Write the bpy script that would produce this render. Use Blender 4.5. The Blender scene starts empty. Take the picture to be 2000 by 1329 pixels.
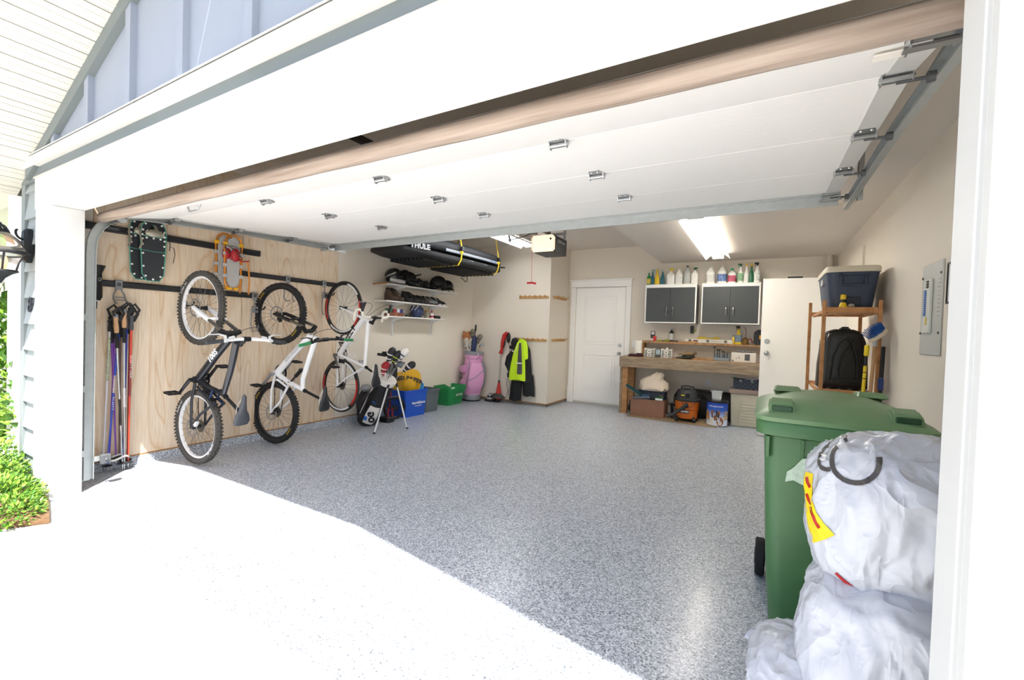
import bpy, bmesh, math, random
from math import pi, sin, cos, radians, sqrt
from mathutils import Vector, Matrix, noise
V = Vector
rng = random.Random(7)
SC = bpy.context.scene
COL = SC.collection
# ---------------------------------------------------------------- camera
def make_camera():
    yaw, pitch, roll, f = 0.518028, -0.02075, 0.032968, 860.39
    fwd = V((-sin(yaw)*cos(pitch), cos(yaw)*cos(pitch), sin(pitch)))
    right = V((cos(yaw), sin(yaw), 0)); up = right.cross(fwd)
    r = right*cos(roll)+up*sin(roll); u = -right*sin(roll)+up*cos(roll)
    cd = bpy.data.cameras.new('camera'); cd.sensor_fit = 'HORIZONTAL'; cd.sensor_width = 36
    cd.lens = f/2000*36; cd.clip_start = 0.02; cd.clip_end = 300
    co = bpy.data.objects.new('camera', cd); COL.objects.link(co)
    m = Matrix((r, u, -fwd)).transposed().to_4x4(); m.translation = V((0, 0, 1.33))
    co.matrix_world = m; SC.camera = co
make_camera()
# ---------------------------------------------------------------- sky, sun, exposure
SUN_DIR = V((-0.424, 0.439, -1.0))
def make_light():
    w = bpy.data.worlds.new('world'); SC.world = w; w.use_nodes = True
    nt = w.node_tree; bg = nt.nodes['Background']
    sky = nt.nodes.new('ShaderNodeTexSky'); sky.sky_type = 'NISHITA'; sky.sun_disc = False
    sky.sun_elevation = radians(58); sky.sun_rotation = radians(136); sky.air_density = 1.0; sky.dust_density = 3.0
    nt.links.new(sky.outputs[0], bg.inputs[0]); bg.inputs[1].default_value = 0.11
    l = bpy.data.lights.new('sun', 'SUN'); l.energy = 5.0; l.angle = radians(0.6); l.color = (1, .96, .9)
    o = bpy.data.objects.new('sun', l); COL.objects.link(o)
    o.rotation_euler = SUN_DIR.to_track_quat('-Z', 'Y').to_euler(); o.location = (6, -6, 12)
    SC.view_settings.view_transform = 'Standard'; SC.view_settings.look = 'None'
    SC.view_settings.gamma = 1; SC.view_settings.use_curve_mapping = False
    SC.view_settings.exposure = 1.55
    SC.cycles.diffuse_bounces = 7
make_light()
# ---------------------------------------------------------------- materials
MATS = {}
def hx(h):
    h = h.lstrip('#'); c = [int(h[i:i+2], 16)/255 for i in (0, 2, 4)]
    return tuple(x/12.92 if x <= .04045 else ((x+.055)/1.055)**2.4 for x in c)
def newmat(name):
    m = bpy.data.materials.new(name); m.use_nodes = True
    nt = m.node_tree; b = nt.nodes['Principled BSDF']; MATS[name] = m
    return m, nt, b
def N(nt, t, **kw):
    n = nt.nodes.new(t)
    for k, v in kw.items():
        if k in n.inputs.keys() if hasattr(n.inputs, 'keys') else False: n.inputs[k].default_value = v
        else: setattr(n, k, v)
    return n
def mat(name, col='#888888', rough=.5, metal=0, var=0, vscale=6, bump=0, bscale=40, spec=.5, alpha=None, trans=0, emit=None, coat=0, stretch=None, dirt=None):
    if name in MATS: return MATS[name]
    m, nt, b = newmat(name); c = hx(col) if isinstance(col, str) else col
    b.inputs['Base Color'].default_value = (*c, 1); b.inputs['Roughness'].default_value = rough
    b.inputs['Metallic'].default_value = metal; b.inputs['Specular IOR Level'].default_value = spec
    if coat: b.inputs['Coat Weight'].default_value = coat; b.inputs['Coat Roughness'].default_value = .08
    if trans: b.inputs['Transmission Weight'].default_value = trans; b.inputs['IOR'].default_value = 1.45
    if emit:
        b.inputs['Emission Color'].default_value = (*hx(emit[0]), 1); b.inputs['Emission Strength'].default_value = emit[1]
    tc = N(nt, 'ShaderNodeTexCoord'); src = tc.outputs['Object']
    if stretch:
        mp = N(nt, 'ShaderNodeMapping'); mp.inputs['Scale'].default_value = stretch
        nt.links.new(src, mp.inputs[0]); src = mp.outputs[0]
    if var or dirt:
        n = N(nt, 'ShaderNodeTexNoise'); n.inputs['Scale'].default_value = vscale; n.inputs['Detail'].default_value = 5
        nt.links.new(src, n.inputs['Vector'])
        r = N(nt, 'ShaderNodeValToRGB'); r.color_ramp.elements[0].position = .3; r.color_ramp.elements[1].position = .72
        lo = hx(dirt) if dirt else tuple(x*(1-var) for x in c); hi = tuple(min(1, x*(1+var)) for x in c)
        r.color_ramp.elements[0].color = (*lo, 1); r.color_ramp.elements[1].color = (*hi, 1)
        nt.links.new(n.outputs[0], r.inputs[0]); nt.links.new(r.outputs[0], b.inputs['Base Color'])
    if bump:
        n2 = N(nt, 'ShaderNodeTexNoise'); n2.inputs['Scale'].default_value = bscale; n2.inputs['Detail'].default_value = 3
        nt.links.new(src, n2.inputs['Vector'])
        bp = N(nt, 'ShaderNodeBump'); bp.inputs['Strength'].default_value = bump; bp.inputs['Distance'].default_value = .01
        nt.links.new(n2.outputs[0], bp.inputs['Height']); nt.links.new(bp.outputs[0], b.inputs['Normal'])
    return m
def ramp(nt, src, stops, const=False):
    r = N(nt, 'ShaderNodeValToRGB'); cr = r.color_ramp
    if const: cr.interpolation = 'CONSTANT'
    while len(cr.elements) < len(stops): cr.elements.new(.5)
    for e, (p, c) in zip(cr.elements, stops): e.position = p; e.color = (*hx(c), 1)
    nt.links.new(src, r.inputs[0]); return r.outputs[0]
def mat_wood(name, light, mid, dark, grain=(1, 1, 14), scale=2.2, rough=.6, bump=.15, dist=3.0):
    if name in MATS: return MATS[name]
    m, nt, b = newmat(name); tc = N(nt, 'ShaderNodeTexCoord'); mp = N(nt, 'ShaderNodeMapping')
    mp.inputs['Scale'].default_value = grain; nt.links.new(tc.outputs['Object'], mp.inputs[0])
    n = N(nt, 'ShaderNodeTexNoise'); n.inputs['Scale'].default_value = scale; n.inputs['Detail'].default_value = 6; n.inputs['Distortion'].default_value = dist*.3
    nt.links.new(mp.outputs[0], n.inputs['Vector'])
    out = ramp(nt, n.outputs[0], [(.25, dark), (.45, mid), (.7, light)])
    nt.links.new(out, b.inputs['Base Color']); b.inputs['Roughness'].default_value = rough
    bp = N(nt, 'ShaderNodeBump'); bp.inputs['Strength'].default_value = bump; bp.inputs['Distance'].default_value = .004
    nt.links.new(n.outputs[0], bp.inputs['Height']); nt.links.new(bp.outputs[0], b.inputs['Normal'])
    return m
def mat_plywood():
    m, nt, b = newmat('plywood'); tc = N(nt, 'ShaderNodeTexCoord'); mp = N(nt, 'ShaderNodeMapping')
    mp.inputs['Scale'].default_value = (1, 2.6, .35); nt.links.new(tc.outputs['Object'], mp.inputs[0])
    n = N(nt, 'ShaderNodeTexNoise'); n.inputs['Scale'].default_value = 1.6; n.inputs['Detail'].default_value = 2.5; n.inputs['Distortion'].default_value = .5
    nt.links.new(mp.outputs[0], n.inputs['Vector'])
    mul = N(nt, 'ShaderNodeMath', operation='MULTIPLY'); mul.inputs[1].default_value = 8; nt.links.new(n.outputs[0], mul.inputs[0])
    fr = N(nt, 'ShaderNodeMath', operation='FRACT'); nt.links.new(mul.outputs[0], fr.inputs[0])
    lines = ramp(nt, fr.outputs[0], [(0, '#d3b28d'), (.06, '#e4cfb2'), (.22, '#ecdcc6'), (.86, '#e9d7bf'), (1, '#e0c5a3')])
    mp2 = N(nt, 'ShaderNodeMapping'); mp2.inputs['Scale'].default_value = (1, 40, 1.2); nt.links.new(tc.outputs['Object'], mp2.inputs[0])
    n2 = N(nt, 'ShaderNodeTexNoise'); n2.inputs['Scale'].default_value = 4; n2.inputs['Detail'].default_value = 4; nt.links.new(mp2.outputs[0], n2.inputs['Vector'])
    fine = ramp(nt, n2.outputs[0], [(.3, '#e6ddd2'), (.7, '#ffffff')])
    mx = N(nt, 'ShaderNodeMix', data_type='RGBA', blend_type='MULTIPLY'); mx.inputs[0].default_value = .8
    nt.links.new(lines, mx.inputs[6]); nt.links.new(fine, mx.inputs[7]); nt.links.new(mx.outputs[2], b.inputs['Base Color'])
    b.inputs['Roughness'].default_value = .55
    return m
def mat_flake(name='flake_floor', gloss=True):
    m, nt, b = newmat(name); tc = N(nt, 'ShaderNodeTexCoord')
    n = N(nt, 'ShaderNodeTexVoronoi'); n.inputs['Scale'].default_value = 140
    nt.links.new(tc.outputs['Object'], n.inputs['Vector'])
    sx = N(nt, 'ShaderNodeSeparateColor'); nt.links.new(n.outputs['Color'], sx.inputs[0])
    c1 = ramp(nt, sx.outputs[0], [(0, '#2a2e36'), (.09, '#636c79'), (.22, '#959eab'), (.46, '#b3bbc6'), (.70, '#cdd2d9'), (.86, '#e8eaed')], True)
    n2 = N(nt, 'ShaderNodeTexVoronoi'); n2.inputs['Scale'].default_value = 320; nt.links.new(tc.outputs['Object'], n2.inputs['Vector'])
    s2 = N(nt, 'ShaderNodeSeparateColor'); nt.links.new(n2.outputs['Color'], s2.inputs[0])
    c2 = ramp(nt, s2.outputs[0], [(0, '#3a404b'), (.2, '#8f98a6'), (.55, '#b6bdc8'), (.85, '#dfe3e8')], True)
    mx = N(nt, 'ShaderNodeMix', data_type='RGBA'); mx.inputs[0].default_value = .4
    nt.links.new(c1, mx.inputs[6]); nt.links.new(c2, mx.inputs[7]); nt.links.new(mx.outputs[2], b.inputs['Base Color'])
    b.inputs['Roughness'].default_value = .36 if gloss else .5
    if gloss: b.inputs['Coat Weight'].default_value = .18; b.inputs['Coat Roughness'].default_value = .16
    bp = N(nt, 'ShaderNodeBump'); bp.inputs['Strength'].default_value = .08; bp.inputs['Distance'].default_value = .002
    nt.links.new(n.outputs['Distance'], bp.inputs['Height']); nt.links.new(bp.outputs[0], b.inputs['Normal'])
    return m
def mat_soffit():
    m, nt, b = newmat('soffit_vinyl'); tc = N(nt, 'ShaderNodeTexCoord')
    n = N(nt, 'ShaderNodeTexVoronoi'); n.inputs['Scale'].default_value = 70; n.inputs['Randomness'].default_value = 0
    nt.links.new(tc.outputs['Object'], n.inputs['Vector'])
    nt.links.new(ramp(nt, n.outputs['Distance'], [(.12, '#a5a293'), (.3, '#dcdbd4')]), b.inputs['Base Color'])
    b.inputs['Roughness'].default_value = .5
    return m
# ---------------------------------------------------------------- mesh building
WM = {}
def frame(o, x, z):
    """4x4 with origin o, local x axis x, local z axis z (made orthogonal)"""
    x = V(x).normalized(); z = V(z); z = (z - x*z.dot(x)).normalized(); y = z.cross(x)
    m = Matrix((x, y, z)).transposed().to_4x4(); m.translation = V(o); return m
def T(x, y, z): return Matrix.Translation((x, y, z))
def RZ(a): return Matrix.Rotation(a, 4, 'Z')
def RX(a): return Matrix.Rotation(a, 4, 'X')
def RY(a): return Matrix.Rotation(a, 4, 'Y')
class MB:
    def __init__(s, M=None): s.v = []; s.f = []; s.M = M
    def add(s, vs, fs, M=None):
        k = len(s.v)
        mm = M if M is not None else None
        for p in vs:
            p = V(p)
            if mm is not None: p = mm @ p
            if s.M is not None: p = s.M @ p
            s.v.append(p)
        s.f += [tuple(i+k for i in f) for f in fs]; return s
    def box(s, a, b, M=None):
        x0, y0, z0 = a; x1, y1, z1 = b
        return s.add([(x0,y0,z0),(x1,y0,z0),(x1,y1,z0),(x0,y1,z0),(x0,y0,z1),(x1,y0,z1),(x1,y1,z1),(x0,y1,z1)],
            [(0,3,2,1),(4,5,6,7),(0,1,5,4),(1,2,6,5),(2,3,7,6),(3,0,4,7)], M)
    def cbox(s, c, d, M=None):
        return s.box([c[i]-d[i]/2 for i in range(3)], [c[i]+d[i]/2 for i in range(3)], M)
    def loft(s, rings, cap=True, closed=False, M=None):
        n = len(rings[0]); vs = [p for r in rings for p in r]; fs = []
        L = len(rings)
        for i in range(L if closed else L-1):
            a = i*n; b = ((i+1) % L)*n
            for j in range(n):
                k = (j+1) % n; fs.append((a+j, a+k, b+k, b+j))
        if cap and not closed:
            fs.append(tuple(range(n-1, -1, -1))); fs.append(tuple((L-1)*n+j for j in range(n)))
        return s.add(vs, fs, M)
    def tube(s, pts, r, n=8, closed=False, cap=True, M=None, flat=1.0, up=None):
        pts = [V(p) for p in pts]; L = len(pts); rs = r if isinstance(r, (list, tuple)) else [r]*L
        rings = []; prev = None
        for i, p in enumerate(pts):
            if closed: t = pts[(i+1) % L]-pts[i-1]
            else: t = pts[min(i+1, L-1)]-pts[max(i-1, 0)]
            t = t.normalized() if t.length > 1e-9 else V((0, 0, 1))
            if prev is None:
                ref = V(up) if up else (V((0, 0, 1)) if abs(t.z) < .9 else V((1, 0, 0)))
                a = (ref - t*ref.dot(t)).normalized()
            else:
                a = prev - t*prev.dot(t); a = a.normalized() if a.length > 1e-6 else prev
            prev = a; b = t.cross(a)
            rings.append([p + a*(cos(2*pi*j/n)*rs[i]*flat) + b*(sin(2*pi*j/n)*rs[i]) for j in range(n)])
        return s.loft(rings, cap, closed, M)
    def cyl(s, p0, p1, r0, r1=None, n=12, cap=True, M=None): return s.tube([p0, p1], [r0, r0 if r1 is None else r1], n, cap=cap, M=M)
    def lathe(s, prof, n=20, M=None, cap=True):
        return s.loft([[V((r*cos(2*pi*j/n), r*sin(2*pi*j/n), z)) for j in range(n)] for r, z in prof], cap, M=M)
    def ell(s, c, r, M=None, nu=14, nv=8):
        if not isinstance(r, (tuple, list)): r = (r, r, r)
        rings = [[V((c[0]+r[0]*sin(pi*(i+.02)/(nv+.04))*cos(2*pi*j/nu), c[1]+r[1]*sin(pi*(i+.02)/(nv+.04))*sin(2*pi*j/nu), c[2]-r[2]*cos(pi*(i+.02)/(nv+.04)))) for j in range(nu)] for i in range(nv+1)]
        return s.loft(rings, True, M=M)
    def prism(s, poly, z0, z1, M=None):
        return s.loft([[V((x, y, z0)) for x, y in poly], [V((x, y, z1)) for x, y in poly]], True, M=M)
    def torus(s, c, ax, R, r, n=40, m=8, M=None, sq=1.0):
        f = frame(c, V(ax).orthogonal(), ax)
        rings = [[f @ V(((R+r*cos(2*pi*k/m)*sq)*cos(2*pi*i/n), (R+r*cos(2*pi*k/m)*sq)*sin(2*pi*i/n), r*sin(2*pi*k/m))) for k in range(m)] for i in range(n)]
        return s.loft(rings, False, True, M)
    def rrect(s, a, b, z0, z1, rad=.02, seg=3, M=None, top=None):
        """rounded rectangle prism a=(x0,y0), b=(x1,y1); top scales the upper ring"""
        r0 = rrpoly(a, b, rad, seg); cx, cy = (a[0]+b[0])/2, (a[1]+b[1])/2
        t = top or 1
        return s.loft([[V((x, y, z0)) for x, y in r0], [V((cx+(x-cx)*t, cy+(y-cy)*t, z1)) for x, y in r0]], True, M=M)
    def build(s, name, m, parent=None, bevel=0, smooth=True, local=False, angle=35, seg=1):
        me = bpy.data.meshes.new(name)
        vs = s.v
        if parent is not None and not local:
            inv = WM[parent].inverted(); vs = [inv @ p for p in vs]
        me.from_pydata([tuple(p) for p in vs], [], s.f); me.validate()
        bm = bmesh.new(); bm.from_mesh(me)
        bmesh.ops.recalc_face_normals(bm, faces=bm.faces)
        if bevel:
            es = [e for e in bm.edges if len(e.link_faces) == 2 and e.calc_face_angle(0) > radians(30)]
            bmesh.ops.bevel(bm, geom=es, offset=bevel, segments=seg, affect='EDGES', clamp_overlap=True)
        bm.to_mesh(me); bm.free()
        if smooth:
            me.polygons.foreach_set('use_smooth', [True]*len(me.polygons)); me.set_sharp_from_angle(angle=radians(angle))
        me.materials.append(mat(m) if isinstance(m, str) else m)
        return link(name, me, parent)
def rrpoly(a, b, rad, seg=3):
    x0, y0 = a; x1, y1 = b; rad = min(rad, abs(x1-x0)/2*.99, abs(y1-y0)/2*.99); out = []
    for cx, cy, a0 in ((x1-rad, y0+rad, -pi/2), (x1-rad, y1-rad, 0), (x0+rad, y1-rad, pi/2), (x0+rad, y0+rad, pi)):
        for i in range(seg+1):
            t = a0+pi/2*i/seg; out.append((cx+rad*cos(t), cy+rad*sin(t)))
    return out
def link(name, data, parent=None, loc=None):
    o = bpy.data.objects.new(name, data); COL.objects.link(o)
    WM[o] = WM[parent].copy() if parent is not None else Matrix.Identity(4)
    if parent is not None: o.parent = parent
    if loc is not None: o.location = loc; WM[o] = WM[o] @ Matrix.Translation(loc)
    return o
def root(name, label, cat, loc=(0, 0, 0), rotz=0, group=None, M=None):
    o = bpy.data.objects.new(name, None); COL.objects.link(o); o.empty_display_size = .05
    M = M if M is not None else Matrix.Translation(loc) @ RZ(rotz)
    o.matrix_world = M; WM[o] = M.copy(); return tag(o, label, cat, group)
def tag(o, label, cat, group=None):
    o['label'] = label; o['category'] = cat
    if group: o['group'] = group
    return o
def struct(o, label=None):
    o['kind'] = 'structure'
    if label: o['label'] = label
    return o
def dup(o, loc=None, rotz=None, label=None, M=None):
    def cp(q, par):
        c = q.copy(); COL.objects.link(c); c.parent = par; WM[c] = WM[q].copy()
        for ch in list(q.children): cp(ch, c)
        return c
    c = cp(o, None)
    if M is not None: c.matrix_world = M
    else:
        if loc is not None: c.location = loc
        if rotz is not None: c.rotation_euler = (0, 0, rotz)
    if label: c['label'] = label
    return c
def text(name, s, size, M, m, parent=None, bold=0, align='CENTER', shear=0, depth=.0006, wrap=None, xs=1):
    cu = bpy.data.curves.new('txt', 'FONT'); cu.body = s; cu.size = size; cu.align_x = align; cu.align_y = 'CENTER'
    cu.offset = bold; cu.shear = shear; cu.extrude = depth; cu.resolution_u = 2; cu.space_character = 1.02
    to = bpy.data.objects.new('txt', cu); COL.objects.link(to)
    dg = bpy.context.evaluated_depsgraph_get(); me = bpy.data.meshes.new_from_object(to.evaluated_get(dg))
    bpy.data.objects.remove(to); bpy.data.curves.remove(cu)
    me.name = name
    inv = WM[parent].inverted() if parent is not None else Matrix.Identity(4)
    for v in me.vertices:
        p = v.co.copy(); p.x *= xs
        if wrap: p = wrap(p)
        v.co = inv @ (M @ p)
    me.materials.clear(); me.materials.append(mat(m) if isinstance(m, str) else m)
    return link(name, me, parent)
def bez(p0, p1, p2, p3, n=10):
    p0, p1, p2, p3 = V(p0), V(p1), V(p2), V(p3)
    return [p0*(1-t)**3+p1*3*t*(1-t)**2+p2*3*t*t*(1-t)+p3*t**3 for t in [i/n for i in range(n+1)]]
def arc(c, r, a0, a1, n, M=None):
    out = [V((c[0]+r*cos(a0+(a1-a0)*i/n), c[1]+r*sin(a0+(a1-a0)*i/n), 0)) for i in range(n+1)]
    return [M @ p for p in out] if M is not None else out
# common materials
XL, XR, YL, YR, XN, ZC, ZS = -4.955, .89, 7.1, 7.97, -3.3, 2.92, 2.59
wall_m = mat('wall_paint', '#e2dacc', .75, bump=.03, bscale=180)
ceil_m = mat('ceiling_paint', '#d8d0c7', .85, bump=.03, bscale=120)
white_m = mat('white_paint', '#f3f2ee', .5, bump=.03, bscale=90)
trim_m = mat('trim_paint', '#dadbda', .55, bump=.03, bscale=90)
frieze_m = mat('frieze_grey', '#717a7c', .6, bump=.06, bscale=60)
gdoor_m = mat('door_paint', '#f1f0ee', .5, bump=.12, bscale=120, stretch=(.15, 1, 1))
grey_m = mat('grey_siding', '#828b8c', .6, bump=.06, bscale=60, var=.06)
bluegrey_m = mat('gable_board', '#939cab', .65, bump=.05, bscale=50)
galv_m = mat('galvanised', '#b4b9b9', .38, .65, var=.05, vscale=22, bump=.03)
steel_m = mat('zinc_steel', '#aeb0b2', .28, .88)
black_m = mat('black_plastic', '#17181a', .42)
blackr_m = mat('black_rubber', '#1b1b1c', .8)
chrome_m = mat('chrome', '#d8d8d8', .12, 1)
# ================================================================ room shell
flake_m = mat_flake(); ply_m = mat_plywood(); soff_m = mat_soffit()
conc_m = mat('concrete', '#c9c6c0', .85, var=.07, vscale=3, bump=.1, bscale=120)
def shell():
    struct(MB().box((XL-.02, 1.1, -.12), (XR+.05, YR+.05, 0)).build('floor', flake_m, smooth=False), 'glossy grey flake epoxy garage floor')
    struct(MB().box((-14, -16, -.14), (14, 1.1, -.003)).build('driveway', conc_m, smooth=False), 'pale concrete driveway in bright sun')
    # left wall with plywood sheets
    wl = struct(MB().box((XL-.2, 1.2, -.1), (XL-.012, YL+.9, 3.0)).build('wall_left', wall_m, smooth=False))
    # painted drywall beyond plywood
    MB().box((XL-.012, 3.95, .07), (XL, YL+.02, ZC)).build('drywall', wall_m, wl, smooth=False)
    for i, (a, b) in enumerate(((1.30, 1.478), (1.483, 2.708), (2.713, 3.942))):
        MB().box((XL-.012, a, .085), (XL+.006, b, ZC)).build('plywood_panel', ply_m if i else wall_m, wl, smooth=False)
    MB().box((XL-.012, 1.5, .074), (XL+.009, 4.35, .087)).build('sill_plate', mat_wood('stud_wood', '#b88a58', '#9c6f42', '#6f4c2b', (1, 6, 1)), wl, smooth=False)
    curb = MB()
    for a, b in ((1.3, 7.08),):
        curb.prism([(XL-.01, -.01), (XL+.045, -.01), (XL+.028, .055), (XL+.012, .074), (XL-.01, .074)], a, b, Matrix(((1,0,0,0),(0,0,1,0),(0,1,0,0),(0,0,0,1))))
    struct(curb.build('baseboard_left', mat_flake('flake_curb', False)), 'flake coated concrete curb along the left wall')
    # back-left wall, notch, back-right wall
    struct(MB().box((XL-.2, YL, -.1), (XN, YL+.9, 3.0)).build('wall_back_left', wall_m, smooth=False))
    struct(MB().box((XN-.3, YR, -.1), (XR+.2, YR+.15, 3.0)).build('wall_back_right', wall_m, smooth=False))
    bb = MB().box((XL+.05, YL-.014, 0), (XN+.014, YL, .035)).box((XN, YL-.014, 0), (XN+.014, YR, .035)).box((XN+.014, YR-.014, 0), (-3.2, YR, .035))
    struct(bb.build('baseboard_back', mat('baseboard_concrete', '#7d7770', .7, var=.2), smooth=False))
    struct(MB().box((XL+.05, YL-.018, .035), (XN+.018, YL, .048)).box((XN, YL-.018, .035), (XN+.018, YR, .048)).build('trim_sill', MATS['stud_wood'], smooth=False))
    # right wall with a doorway at its far end (the white door leaf stands open there)
    wr = struct(MB().box((XR, 1.2, -.1), (XR+.15, 6.93, 3.0)).box((XR, 7.83, -.1), (XR+.15, YR+.15, 3.0)).box((XR, 6.9, 2.1), (XR+.15, 7.85, 3.0)).build('wall_right', wall_m, smooth=False))
    # ceilings
    struct(MB().box((XL-.2, 1.2, ZC), (XR+.15, YR+.15, ZC+.12)).build('ceiling', ceil_m, smooth=False))
    struct(MB().box((-1.58, 1.28, ZS), (XR, YR, ZC)).build('ceiling_drop', ceil_m, smooth=False), 'dropped ceiling box over the right half')
    # conduit in the far right corner
    struct(MB().cyl((.80, 7.9, 0), (.80, 7.9, ZS), .045, n=16).cyl((.80, 7.9, 2.33), (.80, 7.9, 2.42), .055, n=16).build('trim_pipe', mat('pipe_paint', '#cfc7ba', .6)), 'beige painted vent pipe in far corner')
shell()
# ---- inside doors
def panel_door():
    d = struct(MB().box((-3.137, YR-.02, .07), (-2.19, YR+.02, 2.19)).build('door_1', white_m, bevel=.003), 'white two panel door in back wall')
    for z0, z1 in ((1.13, 2.03), (.30, .95)):
        p = MB(); x0, x1 = -2.98, -2.345
        fr = .022
        yb = YR-.02
        # raised moulding ring and raised field
        for a, b, y in (((x0, z0), (x1, z0+fr), .008), ((x0, z1-fr), (x1, z1), .008), ((x0, z0+fr), (x0+fr, z1-fr), .008), ((x1-fr, z0+fr), (x1, z1-fr), .008)):
            p.box((a[0], yb-y, a[1]), (b[0], yb, b[1]))
        p.box((x0+.055, yb-.006, z0+.055), (x1-.055, yb, z1-.055))
        p.build('door_panel', white_m, d, bevel=.003)
    for z in (1.13, .98):
        k = MB()
        k.cyl((-2.27, YR-.02, z), (-2.27, YR-.034, z), .034, .03, 18)
        if z > 1.05: k.cyl((-2.27, YR-.034, z), (-2.27, YR-.05, z), .022, .018, 14)
        else: k.cyl((-2.27, YR-.034, z), (-2.27, YR-.06, z), .011, n=10).ell((-2.27, YR-.075, z), (.029, .022, .029))
        k.build('deadbolt' if z > 1.05 else 'door_knob', steel_m, d)
    t = MB().box((-3.25, YR-.025, 0.02), (-3.145, YR, 2.2)).box((-2.185, YR-.025, 0), (-2.09, YR, 2.2)).box((-3.25, YR-.027, 2.2), (-2.09, YR, 2.32))
    t.box((-3.275, YR-.045, 2.32), (-2.065, YR, 2.35)).box((-3.26, YR-.035, 2.2), (-2.08, YR, 2.215)).box((-3.262, YR-.032, 0), (-3.14, YR, .3))
    t.box((-3.145, YR-.028, .035), (-2.185, YR+.01, .066))
    struct(t.build('trim_door', white_m, bevel=.003), 'white casing around the back door')
panel_door()
def open_door():
    y = 6.9; x0, x1 = -.03, .885
    d = struct(MB().box((x0, y, .02), (x1, y+.045, 2.15)).build('door_2', mat('door_white', '#efede8', .5), bevel=.003), 'plain white door leaf standing open')
    for z in (1.302, 1.143):
        k = MB()
        k.cyl((.045, y, z), (.045, y-.012, z), .034, .03, 18)
        if z > 1.2: k.cyl((.045, y-.012, z), (.045, y-.03, z), .024, .02, 14)
        else: k.cyl((.045, y-.012, z), (.045, y-.035, z), .011, n=10).ell((.045, y-.052, z), (.03, .024, .03))
        k.build('deadbolt' if z > 1.2 else 'door_knob', steel_m, d)
    MB().box((.25, y+.005, 2.15), (.42, y+.04, 2.17)).build('door_closer', black_m, d)
open_door()
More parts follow.
